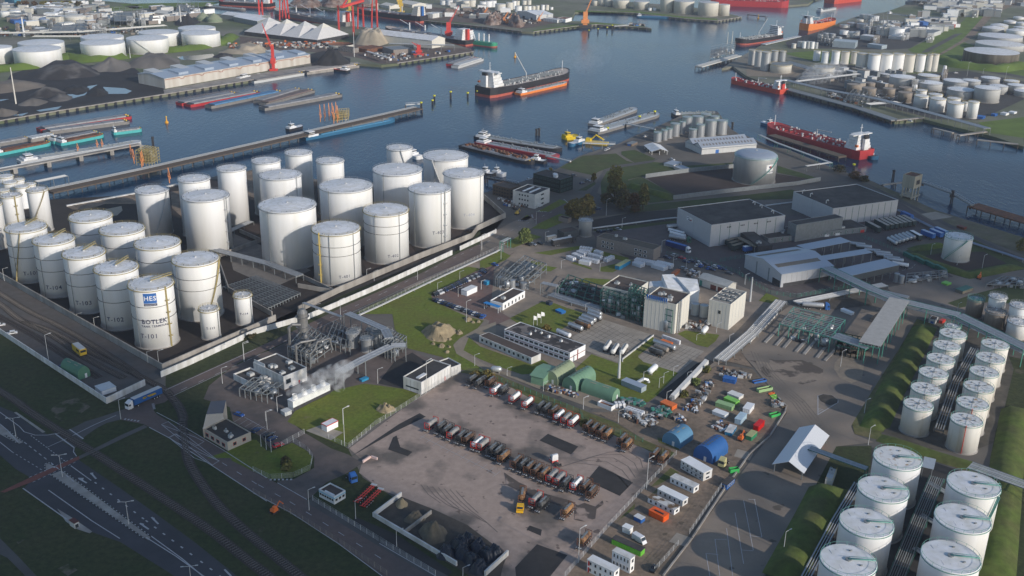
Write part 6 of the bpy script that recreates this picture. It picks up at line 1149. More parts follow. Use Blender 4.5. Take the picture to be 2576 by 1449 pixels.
cont("white site cabin with mossy spotted roof",'o',(1347,634),(1540,724),(1573,690),772,M_white,M_wconc,"site_cabin","cabin",cab=True)
cont("pale blue white site cabin with joined modules",'o',(1243,732),(1450,832),(1478,795),880,M_wconc,M_white,"site_cabin","cabin",cab=True)
cont("white site cabin with a rusty brown stained roof",'o',(1163,802),(1380,908),(1413,872),950,M_white,mat("rust_stained_roof",(.55,.54,.52),.8,0,.1,.5,col2=(.14,.09,.05),sc2=.35,thr=(.48,.55)),"site_cabin","cabin",cab=True)
B=cont("bright orange container with a dark slot in its roof",'o',(1172,907),(1292,967),(1325,930),1012,mat("vivid_orange",(.78,.12,.02),.5));B.skylight(.3,.15,.45,.75,M_dark)
cont("small blue cabin with white top beside the orange container",'o',(1047,957),(1107,987),(1130,960),1020,M_blue,M_wconc);cont("small white box container on a trailer",'o',(952,1042),(1012,1067),(1040,1040),1112,M_white)
cont("lime green container with a black stained roof",'o',(865,1142),(1105,1247),(1135,1215),1292,mat("lime_green",(.16,.50,.06),.5),M_tar)
B=cont("white two storey cabin stack behind the red and white one",'o',(870,1242),(1020,1312),(1042,1275),1432,M_white,M_wconc,"cabin_stack","cabins",cab=True,storeys=2)
B=cont("white cabin stack with red door panels at the bottom edge",'o',(665,1312),(885,1418),(907,1370),1520,M_white,M_wroof,"cabin_stack","cabins",cab=True,storeys=2);B.pan('l',.91,.97,.03,.42,M_red,"door");B.pan('l',.91,.97,.55,.92,M_red,"door")
B=cont("blue and white guard hut with dark roof beside the access road",'o',(1765,682),(1815,702),(1880,645),742,M_blue,M_tar,"guard_hut","hut",cab=True)
for lb,t,L,N,Rr,yb,m_,rf in[("long white container at the front of the scattered containers",'o',(1692,92),(1795,130),(1822,105),156,M_white,None),("ribbed pale green container next to the bright green one",'l',(-35,1158),(92,1197),(115,1175),1228,mat("pale_green",(.30,.46,.22),.6),None),("bright green container between white and pale green ones",'l',(30,1122),(122,1160),(148,1140),1182,mat("fresh_green",(.22,.55,.10),.5),None),("rust spotted white container at the back of the green ones",'l',(57,1085),(148,1120),(176,1095),1142,M_white2,None),("white container standing apart right of the green ones",'l',(185,1192),(232,1216),(268,1170),1252,M_white,None),("pale blue white container with a ridge on its roof",'l',(120,1277),(165,1297),(210,1245),1336,mat("pale_blue_paint",(.45,.58,.66),.5),None),("vivid red container at the edge of the dirt camp",'l',(262,1332),(300,1347),(348,1300),1388,mat("vivid_red",(.62,.015,.015),.5),None),("blue container with a dirty white roof in front of black heap",'l',(43,1377),(92,1397),(130,1340),1424,mat("cyan_blue",(.03,.25,.45),.5),M_wconc),("green container with a tan roof beside the orange digger arm",'l',(200,1412),(245,1427),(290,1385),1460,mat("teal_green",(.04,.28,.14),.5),mat("tan_sheet",(.42,.42,.20),.6)),("blue container cabin with a white notice by the fence",'l',(22,968),(118,988),(132,965),1018,M_blue,None),("orange container at the end of the pipe trench",'k',(1632,1347),(1740,1392),(1768,1360),1426,M_orange,None),("blue box on the sunny lawn",'k',(682,512),(738,537),(757,515),555,M_blue,mat("bright_blue",(0,0,0))),("dark blue cabin on the lawn beside the road",'k',(597,436),(630,448),(655,435),476,mat("navy_panel",(0,0,0)),M_dark),("blue container with tan roof on the green corner",'g',(1228,1192),(1262,1205),(1362,1150),1240,mat("cyan_blue",(0,0,0)),mat("tan_sheet",(0,0,0))),("dull orange container beside the white bag stacks",'g',(1742,1257),(1762,1270),(1812,1235),1297,mat("dull_orange",(.42,.14,.06),.7),None),("blue cube tank beside the cooling unit",'k',(35,252),(62,262),(90,250),292,mat("cyan_blue",(0,0,0)),None),("first orange container on the second apron",'k',(1632,790),(1722,822),(1746,808),845,M_orange,None),("second orange container on the second apron",'k',(1600,806),(1700,838),(1722,824),862,M_orange,None),("white box container beside the road tanker with blue cab",'l',(937,432),(1020,465),(1036,455),484,M_white,None),("blue box container on the plant yard near the steam",'j',(1088,1015),(1105,1030),(1166,1005),1048,mat("cyan_blue",(0,0,0)),None),("grey box beside the cooling tower end",'j',(368,1300),(408,1325),(462,1300),1358,M_lgrey,None),("red dumpster box beside the blue door hut",'l',(1702,520),(1722,528),(1752,515),548,M_red,None),("red container lying on the worn riverside ground",'h',(1980,772),(2040,790),(2060,782),808,mat("dark_red_door",(0,0,0)),None),("green box container below the pipe bridge",'h',(1838,1250),(1900,1262),(1935,1250),1275,mat("fresh_green",(0,0,0)),None),("white container on the refinery corner",'d',(2300,1020),(2350,1030),(2378,1022),1048,M_white,M_wroof),("blue container on the refinery corner",'d',(2220,1030),(2250,1038),(2275,1030),1056,M_blue,None),("blue refinery container beside the upright tanks",'d',(2085,1050),(2140,1062),(2165,1050),1082,M_blue,None),("second white container on the refinery corner",'d',(2375,1010),(2425,1020),(2450,1012),1034,M_white,None)]:
 cont(lb,t,L,N,Rr,yb,m_,rf)
for k in range(4):
 x,y=1532+k*88,978+k*35;x2,y2=x+80,y+33
 B=cont("dark green container in the straight line beside the tank bund",'h',(x,y+12),(x2,y2+22),(x2+8,y2+12),y2+52,mat("bottle_green",(.015,.13,.10),.6),grp="four dark green containers")
def skip(lb,t,L,N,Rr,yb,m_,inner=None,grp=None):
 B=Bld("skip",lb,"skip",t,L,N,Rr,yb,wall=m_,roof=m_,par=0,skip_wall=True,group=grp);me=B.R;bpy.data.objects.remove(me)
 a,b,h=B.a,B.b,B.h;q=MB().m(m_);w2=.12
 q.box(0,0,0,a,w2,h);q.box(0,b-w2,0,a,b,h);q.box(0,w2,0,w2,b-w2,h);q.box(a-w2,w2,0,a,b-w2,h);q.box(w2,w2,.1,a-w2,b-w2,.25);q.build("bin_shell",B.T)
 q=MB().m(inner or M_rust);q.box(w2,w2,.25,a-w2,b-w2,h*.55);q.build("contents",B.T)
skip("white open skip with rusty scrap beside the crosswise green barn",'k',(1065,1345),(1190,1392),(1220,1368),1430,M_white);skip("blue skip with rusty filling on the dirt camp",'l',(255,985),(268,1000),(365,982),1015,M_blue);skip("pale green ribbed skip with rusty filling",'l',(288,1045),(305,1062),(412,1040),1085,mat("pale_green",(0,0,0)));skip("bright green skip beside the yard kerb",'l',(387,1240),(402,1258),(472,1240),1280,mat("mid_green",(.05,.40,.10),.5));skip("bright green skip beside the cream lorry",'o',(1830,555),(1845,575),(1918,565),608,mat("mid_green",(0,0,0)))
for k,(x,y)in enumerate([(375,1085),(388,1102),(402,1120)]):skip("narrow shallow tray skip in the little pile near the kerb",'l',(x,y),(x+10,y+8),(x+52,y-4),y+16,M_orange if k==0 else mat("fresh_green",(0,0,0)),grp="narrow tray skips")
pm=mat("wrapped_white",(.66,.67,.69),.4,0,.08,1.5)
q=MB().m(pm)
for(x_,y_)in((0,0),):
 for z_ in(0,1.05):q.hexa([(-.62,-.62,z_+.08),(.62,-.62,z_+.08),(.62,.62,z_+.08),(-.62,.62,z_+.08)],[(-.52,-.55,z_+1.02),(.55,-.52,z_+1.02),(.52,.55,z_+1.02),(-.55,.52,z_+1.02)])
pal=q.build("wrapped_pallet");first=True
def pallets(t,p0,p1,n,rows,where,grp):
 global first
 a,b=at(t,*p0),at(t,*p1);d=(b-a)/max(1,n-1);nn=Vector((-d.y,d.x,0)).normalized()*1.45;rz=ang(a,b)
 for i in range(n):
  for j in range(rows):
   p=a+d*i+nn*j
   if first:o=pal;first=False
   else:o=pal.copy();COL.objects.link(o)
   o.location=p;o.rotation_euler=(0,0,rz+.03*((i*7+j*3)%5-2));tag(o,f"stacked white wrapped pallet {where}","pallet",grp)
for p0,p1,n in(((790,1140),(840,1160),5),((840,1115),(905,1140),5),((880,1095),(940,1115),4),((905,1085),(985,1095),5),((905,1180),(985,1195),6),((935,1155),(1060,1180),7),((985,1118),(1085,1145),6),((1040,1090),(1090,1105),4),((1150,1165),(1205,1140),4),((910,1058),(1000,1070),5)):
 pallets('g',p0,p1,n,2,"on the grassy corner","wrapped pallets on the grassy corner")
for p0,p1,n in(((1390,1195),(1450,1215),5),((1405,1170),(1560,1200),9),((1560,1215),(1660,1245),7),((1590,1195),(1720,1225),8)):pallets('g',p0,p1,n,3,"below the grey brick laboratory","wrapped pallets below the laboratory")
pallets('k',(1660,775),(1800,825),8,1,"behind the orange containers","wrapped pallets behind the containers");pallets('o',(985,100),(1105,140),6,2,"in the scrap corner by the green strip","wrapped pallets in the scrap corner");pallets('k',(1235,1400),(1300,1395),3,2,"beside the white open skip","wrapped pallets beside the skip")
# ================================================================ SHIPS
def W(t,x,y):return at(t,x,y,WZ)
HB=mat("hull_black",(.025,.025,.03),.5);HR=mat("hull_red",(.42,.035,.04),.5);BT=mat("boot_red",(.42,.10,.07),.6);DK=mat("deck_tan",(.48,.42,.37),.8,0,.2,.4);DR=mat("deck_red",(.32,.05,.05),.7,0,.2,.4)
HG=mat("hull_grey",(.22,.21,.20),.6,.1,.15,.4);HT=mat("hull_teal",(.08,.42,.42),.5);HBL=mat("hull_blue",(.03,.13,.24),.5);HO=mat("hull_orange",(.75,.22,.05),.5);HAT=mat("hatch_grey",(.26,.26,.27),.6,.1,.12,.3);HAB=mat("hatch_blue",(.08,.20,.36),.6)
def ship(t,p0,p1,kind,label,hull,deck,beam=11,fb=2.2,cat="barge",group=None,boot=None,top=None,hatch=None,ends='river',fun=None,crane=0,cargo=None):
 a,b=W(p0[0],*p0[1:])if len(p0)==3 else W(t,*p0),W(p1[0],*p1[1:])if len(p1)==3 else W(t,*p1)
 L=(b-a).length;T=thing({'barge':'river_barge','ship':'cargo_ship','boat':'work_boat'}[cat],label,cat,tuple(a),ang(a,b),group)
 def half(u):
  s_=.80+.2*min(1,u/.06)if u<.06 else 1.
  bl=.86 if ends!='pont' else .97
  return beam/2*(s_ if u<bl else s_*math.sqrt(max(0,1-((u-bl)/(1-bl))**2.2))+(0.0 if u<1 else .02))
 us=[0,.02,.06,.3,.6,.8,.86,.9,.94,.97,.99,1]
 def sheer(u):return fb+(fb*.35*max(0,(u-.8)/.2)**2 if ends!='pont' else 0)+(fb*.15 if cat=='ship' and u<.1 else 0)
 def band(q,f0,f1,k0,k1):
  vs=[];
  for u in us:h_=half(u);vs+=[(u*L-(1-k0)*L*.03*(u>.9),h_*k0,sheer(u)*f0),(u*L,h_*k1,sheer(u)*f1)]
  n=len(us);o=[(2*i,2*i+2,2*i+3,2*i+1)for i in range(n-1)]
  q.add(vs,[f[::-1]for f in o]+[(0,1,1,0)][:0]);q.add([(x,-y,z)for x,y,z in vs],o)
  q.add([vs[0],vs[1],(vs[1][0],-vs[1][1],vs[1][2]),(vs[0][0],-vs[0][1],vs[0][2])],[(0,1,2,3)])
 q=MB().m(boot or hull);band(q,-.3,.28,.93,.97);q.m(hull);band(q,.28,1.05,.97,1.0);q.m(deck);vs=[]
 for u in us:vs+=[(u*L,half(u),sheer(u)*.98),(u*L,-half(u),sheer(u)*.98)]
 q.add(vs,[(2*i,2*i+1,2*i+3,2*i+2)for i in range(len(us)-1)]);q.build("hull",T)
 wm=top or M_wroof;bw=beam*.8
 if kind=='tanker':
  H=beam*.125;q=MB().m(wm);z=sheer(0)
  for k in range(5):s_=1-k*.07;q.box(L*.04+k*.3,-bw/2*s_,z+k*H*.9,L*.04+L*.11*s_+k*.2,bw/2*s_,z+(k+1)*H*.9-.15)
  zt=z+5*H*.9;q.box(L*.06,-beam*.52,zt-.9,L*.10,beam*.52,zt-.1);q.build("superstructure",T)
  q=MB().m(M_glass)
  for k in range(5):x_=L*.04+L*.11*(1-k*.07)+k*.2;q.box(x_,-bw/2*.8,z+k*H*.9+H*.35,x_+.08,bw/2*.8,z+k*H*.9+H*.6)
  q.build("windows",T)
  q=MB().m(fun or HB);q.m(fun or wm).box(L*.012,-beam*.12,z,L*.036,beam*.12,zt-3);q.m(HB).box(L*.014,-beam*.10,zt-3,L*.034,beam*.10,zt);q.build("funnel",T)
  q=MB().m(M_wroof);q.tube([(L*.08,0,zt),(L*.08,0,zt+beam*.35)],.3,5);q.beam((L*.08,-1.5,zt+beam*.22),(L*.08,1.5,zt+beam*.22),.25,.25);q.tube([(L*.95,0,sheer(.95)),(L*.95,0,sheer(.95)+beam*.4)],.3,5);q.build("mast",T)
  q=MB().m(M_grey if deck!=DR else HR);rr=random.Random(int(L))
  for k in range(6):y_=-beam*.2+k*beam*.08;q.tube([(L*.15,y_,fb+1.),(L*.93,y_,fb+1.)],.22,5)
  for k in range(14):x_=L*(.17+.055*k);q.box(x_-.15,-beam*.3,fb,x_+.15,beam*.3,fb+.9);
  q.m(M_lgrey)
  for k in range(60):x_=L*rr.uniform(.16,.9);y_=rr.uniform(-.4,.4)*beam;q.box(x_-.6,y_-.5,fb,x_+.6,y_+.5,fb+rr.uniform(.8,2.2))
  q.build("deck_piping",T)
  q=MB().m(M_lgrey);q.tube([(L*.5,0,fb),(L*.5,0,fb+7)],.5,6)
  if crane:q.tube([(L*.5,0,fb+6.5),(L*.5-beam*.5,beam*.2,fb+6.5+beam*.85)],.4,5)
  else:q.tube([(L*.5,0,fb+6.5),(L*.5-beam*.7,0,fb+7.5)],.35,5)
  q.build("deck_crane",T)
  q=MB().m(M_orange);q.box(L*.03,bw*.42,z+H,L*.055,bw*.5,z+H+1.6);q.build("lifeboat",T)
 elif kind=='bulk':
  q=MB().m(hatch or HAT)
  for k in range(5):x_=L*(.2+.145*k);q.box(x_,-beam*.33,fb,x_+L*.11,beam*.33,fb+1.6)
  q.build("hatch_cover",T);z=sheer(0);q=MB().m(wm);H=2.6
  for k in range(5):q.box(L*.04,-bw/2*(1-k*.05),z+k*H,L*.13-k*.8,bw/2*(1-k*.05),z+(k+1)*H-.2)
  q.build("superstructure",T);q=MB().m(fun or M_red);q.box(L*.015,-2,z,L*.04,2,z+H*5);q.build("funnel",T)
  for k in range(3):
   x_=L*(.33+.19*k);q=MB().m(M_wroof if fun is None else M_cream);q.tube([(x_,0,fb),(x_,0,fb+11)],.9,6)
   if crane:q.tube([(x_,0,fb+8),(x_+L*.09,beam*.2,fb+14)],.4,4)
   q.build("deck_crane",T)
 else:
  if kind in('river','rtank','boat'):
   x1=L*(.13 if kind!='boat' else .5);q=MB().m(wm);q.box(L*.025,-beam*.4,fb,x1,beam*.4,fb+1.5);q.box(x1*.35,-beam*.27,fb+1.5,x1*.8,beam*.27,fb+3.7);q.build("wheelhouse",T)
   q=MB().m(M_glass);q.box(x1*.33,-beam*.28,fb+2.3,x1*.82,beam*.28,fb+3.2);q.build("windows",T)
   q=MB().m(M_lgrey);q.tube([(x1*.5,0,fb+3.6),(x1*.5,0,fb+6)],.12,4);q.build("mast",T)
  if kind=='rtank':
   q=MB().m(hatch or M_alu);q.box(L*.16,-beam*.36,fb,L*.93,beam*.36,fb+.5);q.build("trunk_deck",T);q=MB().m(M_grey);rr=random.Random(int(L*7))
   for y_ in(-.16,-.05,.08):q.tube([(L*.16,beam*y_,fb+1.),(L*.93,beam*y_,fb+1.)],.18,4)
   for k in range(22):x_=L*rr.uniform(.17,.92);y_=rr.uniform(-.33,.33)*beam;q.box(x_-.4,y_-.4,fb+.5,x_+.4,y_+.4,fb+rr.uniform(1.,2.))
   q.build("deck_piping",T)
  elif kind in('river','hopper'):
   x0=L*.16 if kind=='river' else L*.05;q=MB().m(hatch or HAT);n=max(6,int(L/9))
   for k in range(n):xa=x0+(L*.93-x0)*k/n;xb=x0+(L*.93-x0)*(k+1)/n-.25;q.hexa([(xa,-beam*.40,fb),(xb,-beam*.40,fb),(xb,beam*.40,fb),(xa,beam*.40,fb)],[(xa,-beam*.36,fb+.9+.12*(k%2)),(xb,-beam*.36,fb+.9+.12*(k%2)),(xb,beam*.36,fb+.9+.12*(k%2)),(xa,beam*.36,fb+.9+.12*(k%2))])
   q.build("hatch_cover",T)
   if cargo:
    q=MB().m(cargo);rr=random.Random(3)
    for k in range(60):x_=rr.uniform(x0+2,L*.9);y_=rr.uniform(-.3,.3)*beam;s_=rr.uniform(.5,1.3);q.box(x_-s_,y_-s_*.7,fb+.5,x_+s_,y_+s_*.7,fb+1.2+s_)
    q.build("scrap_cargo",T)
   q=MB().m(M_yellow)
   for s_ in(-1,1):q.box(L*.955,s_*beam*.18-.4,fb,L*.97,s_*beam*.18+.4,fb+1.1)
   q.build("winch",T)
 return T
ship('c',(22,878),(775,712),'tanker',"black hulled sea tanker with white bridge and black funnel in mid channel",HB,DK,25,8.2,'ship',None,BT,crane=1)
ship('c',(340,862),(778,762),'rtank',"orange bunker barge alongside the black tanker",HO,M_lgrey,10,2.2)
ship('d',(1082,1440),(205,1192),'tanker',"dark red chemical tanker at the near jetty with white bridge and funnel letter",HR,DR,21,6,'ship',fun=M_wroof)
ship('d',(335,852),('c',2288,745),'tanker',"smaller red tanker below the refinery silo cluster",mat("hull_vermilion",(.55,.07,.04),.5),DR,15,4,'ship',fun=M_red)
ship('d',(285,352),('c',2330,405),'tanker',"black and grey tanker with white bridge behind the silo cluster",HB,DK,20,6,'ship',None,BT,crane=1)
ship('d',(515,275),(772,228),'tanker',"orange hulled tanker at the refinery point",HO,DR,19,8,'ship')
ship('d',(-330,42),(378,66),'tanker',"huge dark red hull at the top of the river",HR,DR,30,9,'ship');ship('d',(745,32),(1010,2),'tanker',"red hulled ship cut by the top edge",mat("hull_vermilion",(0,0,0)),DK,26,7,'ship')
ship('b',(2085,400),('c',150,428),'bulk',"green coaster with a white mast leaving the pier head",mat("hull_green",(.04,.30,.17),.5),mat("deck_green",(.06,.30,.2),.7),12,4,'ship',None,BT,hatch=M_green)
ship('b',(2082,415),(1330,290),'bulk',"bulk carrier with white bridge and red funnel behind the long white shed",HB,DK,20,6,'ship',None,BT,crane=1)
ship('b',(1000,255),(330,130),'bulk',"white bridged bulk carrier with tall cranes between the red gantries",HG,DK,22,7,'ship',None,BT,crane=1)
ship('b',(1668,205),(1085,128),'bulk',"dark hulled bulk carrier with cream bridge and blue funnel by the scrap quay",HB,DR,22,8,'ship',None,BT,top=M_cream,fun=mat("funnel_blue",(.02,.12,.38),.5));ship('b',(300,70),('a',1990,45),'bulk',"long red decked ship behind the left red gantry",HB,DR,22,6,'ship',None,BT)
ship('a',(1865,62),(2222,95),'rtank',"grey river barge in the far dock",HG,M_lgrey,11,2)
HLB=[('a',(350,1192),(1182,1068),HR,HAT,"red edged hopper barge moored left in the dock"),('a',(405,1215),(1165,1112),HG,HAT,"grey hopper barge beside the red edged one"),('a',(1620,955),(2130,858),HR,HAT,"dark red hopper barge hidden behind the raft of barges"),('a',(1700,968),(2338,848),HR,HAT,"red sided hopper barge in the left raft"),('a',(1885,980),('b',370,842),HG,HAB,"blue hatched hopper barge at the front of the left raft"),('b',(155,938),(532,822),HG,HAT,"light hatched hopper barge at the back of the right raft"),('b',(205,955),(650,832),HG,mat("hatch_brown",(.17,.13,.12),.7),"brown hatched hopper barge in the middle of the right raft"),('b',(198,998),(908,868),HG,HAT,"long hopper barge lying nearest in the right raft"),('b',(1898,602),(2105,530),HR,HAT,"dark red hopper barge in the pair in open water"),('b',(1945,618),(2175,545),M_lgrey,M_lgrey,"pale grey barge in the pair in open water"),('b',(585,672),(1065,605),M_conc,DK,"pale hopper barge moored at the coal quay"),('b',(105,752),(565,675),M_lgrey,HG,"open grey barge under the red quay crane"),('a',(255,1282),(482,1238),M_conc,M_lgrey,"short pale pontoon barge beside the teal boats")]
for t,p0,p1,hl,ht,lb in HLB:ship(t,p0,p1,'hopper',lb,hl,M_dark,11.2,2.4,hatch=ht,ends='pont',group="hopper barges in the dock")
for t,p0,p1,kd,hl,dk,bm,lb in[('f',(568,58),('b',1395,1095),'rtank',HBL,mat("deck_blue",(.08,.26,.42),.6),11.4,"long blue river tanker lying along the finger jetty"),('e',(172,272),(1280,98),'rtank',M_lgrey,M_lgrey,12,"long pale river tanker at the old concrete jetty"),('a',(-60,1410),(455,1308),'river',HT,M_rust,10,"teal boat with red hold at the left edge"),('a',(530,1315),(932,1235),'river',HT,M_rust,10,"teal boat with white wheelhouse and red hold"),('a',(465,1300),(880,1215),'river',HT,DK,9,"second teal boat on the far side of the first"),('a',(1020,1218),(1282,1185),'river',HT,M_dark,8,"small dark teal boat with white wheelhouse"),('a',(-80,1330),(250,1270),'hopper',HG,HAT,9,"flat barge behind the teal boat at the left edge"),('c',(-20,1300),(715,1440),'rtank',HR,HR,12,"red and white river tanker in the moored raft by the glass office"),('c',(-30,1248),(742,1372),'rtank',HB,HG,12,"black river tanker in the moored raft by the glass office"),('g',(-160,125),(488,282),'hopper',HB,M_dark,11,"dark barge loaded with scrap nearest the shore"),('f',(2160,35),(2330,62),'boat',M_wroof,M_wroof,8,"white accommodation boat behind the moored raft"),('g',(470,255),(605,275),'boat',HB,M_wroof,6,"white topped launch at the end of the moored raft"),('g',(10,368),(140,392),'boat',HB,M_wroof,6,"dark small launch beside the rightmost tank"),('g',(120,372),(228,392),'boat',M_wroof,M_wroof,6,"pale small launch beside the rightmost tank"),('f',(1540,205),(1640,235),'boat',M_wroof,M_wroof,8,"white boat peeping out between two tanks"),('c',(1015,1145),(1405,1000),'rtank',HG,M_alu,11,"grey river tanker outside in the pair with mooring posts"),('c',(1022,1212),(1605,1045),'rtank',HG,M_alu,14,"big grey river tanker inside in the pair with mooring posts"),('c',(1745,1055),(2140,1040),'rtank',HB,HG,11,"dark river tanker behind the silver tank cluster"),('c',(1420,155),(1728,168),'rtank',HBL,HAB,11,"blue river tanker at the far spit"),('d',(650,108),(800,82),'rtank',M_lgrey,M_lgrey,10,"pale river tanker trailing a wake"),('d',(1272,135),(1532,165),'rtank',HT,HT,11,"teal river tanker at the far right berth"),('b',(-20,735),(180,690),'boat',M_wroof,M_wroof,6,"white launch at the coal quay"),('b',(985,655),(858,640),'boat',HB,M_red,8,"black and red tug at the pale barge"),('c',(755,1262),(882,1250),'boat',mat("boat_yellow",(.70,.50,.02),.5),mat("boat_yellow",(0,0,0)),9,"yellow workboat with white wheelhouse roof"),('c',(930,1292),(806,1328),'boat',HBL,M_wroof,6,"blue and white pilot launch at the gangway"),('d',(232,1150),(140,1125),'boat',HBL,M_wroof,7,"white and blue tug at the bow of the red tanker"),('d',(1080,1412),(1168,1448),'boat',HBL,M_dark,7,"dark blue tug at the stern of the red tanker"),('e',(1105+0,-300+0),(1190,-310),'boat',HB,M_wroof,6,"dark launch at the finger jetty")]:
 if t=='e' and p0[1]<0:t,p0,p1='b',(430,1190),(560,1160)
 ship(t,p0,p1,kd,lb,hl,dk,bm,2.2,'boat' if kd=='boat' else 'barge',cargo=M_rust if 'scrap' in lb else None,top=mat("boat_yellow",(0,0,0))if 'yellow' in lb else None,hatch=dk if 'blue' in lb or 'red hold' in lb else None)
a=W('c',920,1285);T=thing("crane_pontoon","yellow crane pontoon beside the yellow workboat","boat",tuple(a),ang(a,W('c',1060,1300)));q=MB().m(MAT["boat_yellow"]);q.box(0,-4,-.5,22,4,1.4);q.build("hull",T);q=MB().m(MAT["boat_yellow"]);q.box(4,-2,1.4,8,2,4);q.tube([(8,0,3),(12,0,7),(19,0,3.5)],.6,5);q.build("crane_arm",T)
# ================================================================ JETTIES, POSTS, BUOYS
def jetty(label,t,pts,wd,z=1.5,deck=None,pile=None,sp=9,name="jetty",cat="jetty",pipes=0,th=.8,rail_=False,group=None,truss=0,pr=.35):
 P_=[A3(t,p,z)for p in pts];o=Vector((P_[0].x,P_[0].y,0));T=thing(name,label,cat,tuple(o),0,group)
 P_=[p-o for p in P_];q=MB().m(deck or M_wood)
 for a,b in zip(P_,P_[1:]):q.beam(a-Vector((0,0,th/2)),b-Vector((0,0,th/2)),wd,th)
 q.build("deck",T);q=MB().m(pile or M_wood)
 for a,b in zip(P_,P_[1:]):
  L=(b-a).length;d=(b-a)/L;nn=Vector((-d.y,d.x,0));n=max(1,int(L/sp))
  for k in range(n+1):
   c=a+d*(L*k/n)
   for s_ in(-.45,.45):e=c+nn*wd*s_;q.tube([(e.x,e.y,-7 if z<3 or wd>4 else 0),(e.x,e.y,z-th)],pr,5)
   e0,e1=c-nn*wd*.47,c+nn*wd*.47;q.beam((e0.x,e0.y,z-th-.3),(e1.x,e1.y,z-th-.3),.4,.5)
 q.build("support",T)
 if pipes or rail_ or truss:
  q=MB().m(M_pipe)
  for a,b in zip(P_,P_[1:]):
   d=(b-a).normalized();nn=Vector((-d.y,d.x,0))
   for k in range(pipes):s_=nn*wd*(.08+.3*k/max(1,pipes-1))+Vector((0,0,.5));q.tube([a+s_,b+s_],.22,5)
   if rail_ or truss:
    for s_ in(-.48,.48):
     e0,e1=a+nn*wd*s_+Vector((0,0,1.1)),b+nn*wd*s_+Vector((0,0,1.1));q.beam(e0,e1,.12,.12)
     n=max(1,int((b-a).length/3))
     for k in range(n+1):c=a+(b-a)*k/n+nn*wd*s_;q.beam(c,c+Vector((0,0,1.1)),.1,.1)
  q.build("pipework",T)
 return T
jetty("long timber finger jetty with pale pipe bundle reaching into the basin",'e',[(440,520),(1300,335),('b',1610,975)],13,pipes=3,pr=.3)
jetty("old concrete jetty with square pier blocks in the left basin",'e',[(-200,365),(1260,92)],6,deck=M_conc,pile=M_conc,sp=22,pr=1.6,pipes=3)
jetty("brown loading jetty beside the dark red chemical tanker",'h',[(430,10),(1025,190)],9,deck=M_wood);jetty("grey quay deck in front of the refinery tanks",'d',[(360,800),(1000,970),(1350,1085)],10,deck=M_grey)
jetty("yellow edged tanker jetty with two tall masts",'c',[(1980,600),(2340,500)],9,deck=M_cream,pipes=5);jetty("covered conveyor jetty below the orange ship",'d',[(150,400),(475,325)],7,deck=M_lgrey)
for k,(p0,p1)in enumerate([((1350,1085),(1600,1062)),((1690,1158),(1870,1200)),((1920,1222),(2170,1188)),((2090,1262),(2460,1302))]):jetty("thin mooring walkway on dark piles off the refinery corner",'d',[p0,p1],3,deck=M_conc,group="mooring walkways")
jetty("dark pipe bridge over the water from the pump house",'h',[(1690,405),(1945,500),(2110,598)],2.5,z=3,deck=M_grey,sp=22,rail_=True,pr=.7);jetty("rusty timber berth deck in the river at the right edge",'h',[(2115,595),(2600,740)],12,z=2,deck=M_rust)
jetty("pump house access bridge",'h',[(1360,425),(1570,400)],2,z=1.5,deck=M_conc)
REG[-1]['label']="thin grey access bridge from shore to the concrete pump house"
for lb,t,p0,p1 in[("steel gangway to the pilot launch",'c',(930,1290),(1225,1300)),("long steel gangway to the big grey river tanker",'c',(1320,1115),(1585,1168)),("steel gangway to the moored raft of river tankers",'g',(600,200),(820,250)),("steel gangway beside the brown brick office",'g',(60,395),(340,455)),("white mooring gangway at the head of the finger jetty",'b',(1500,945),(1640,935)),("arched white walkway of the far middle spit",'c',(1215,235),(1345,225)),("row of dark mooring piles in the far river",'d',(10,130),(175,150))]:
 jetty(lb+(" over the water" if len(lb.split())<8 else ""),t,[p0,p1],1.8 if 'row' not in lb else 3,deck=M_lgrey if 'row' not in lb else M_dark,sp=18,rail_=True,name="gangway",cat="gangway")
def dolphin(t,x,y,y2,lb,grp="mooring posts",col=None):
 a=W(t,x,y);h=max(3,hgt(t,x,y,y2));T=thing("mooring_post",lb,"mooring post",tuple(a),0,grp);q=MB().m(M_dark)
 for dx,dy in((-.7,-.5),(.7,-.5),(0,.7)):q.tube([(dx,dy,-4),(dx*.7,dy*.7,h)],.42,6)
 q.build("pile",T);q=MB().m(col or mat("signal_yellow",(.65,.62,.03),.5));q.ring([(1.15,h-.2),(1.15,h+.9)],n=8,cap0=True,cap1=True);q.build("cap",T)
for t,x,y,y2 in[('b',1760,912,868),('b',1743,950,910),('b',1908,895,832),('b',2062,885,842),('b',2150,868,825),('b',1642,990,930)]:dolphin(t,x,y,y2,"yellow capped mooring post beyond the finger jetty head")
for t,x,y,y2 in[('c',985,312,275),('c',1068,295,262),('c',1150,280,248),('c',1197,275,230)]:dolphin(t,x,y,y2,"black and white mooring post in front of the far middle spit")
for t,x,y,y2,lb in[('c',510,1228,1175,"left dark post of the pair near the yellow workboat"),('c',534,1228,1168,"right dark post of the pair near the yellow workboat"),('e',1390,120,40,"tall dark post with yellow light right of the old jetty"),('h',1440,405,315,"thick dark pile in the river left of the pump house"),('h',1930,585,485,"thick double pile under the dark pipe bridge"),('h',1115,300,262,"short post at the stern line of the red tanker"),('c',1155,1195,1160,"black striped post in front of the grey tanker bow"),('c',1443,1105,1055,"black striped post amidships of the grey tanker"),('c',1580,1060,1010,"black striped post at the far end of the grey tanker"),('c',2283,1165,1115,"single dark post off the grassy point")]:dolphin(t,x,y,y2,lb,col=M_dark if 'thick' in lb or 'dark post' in lb else None)
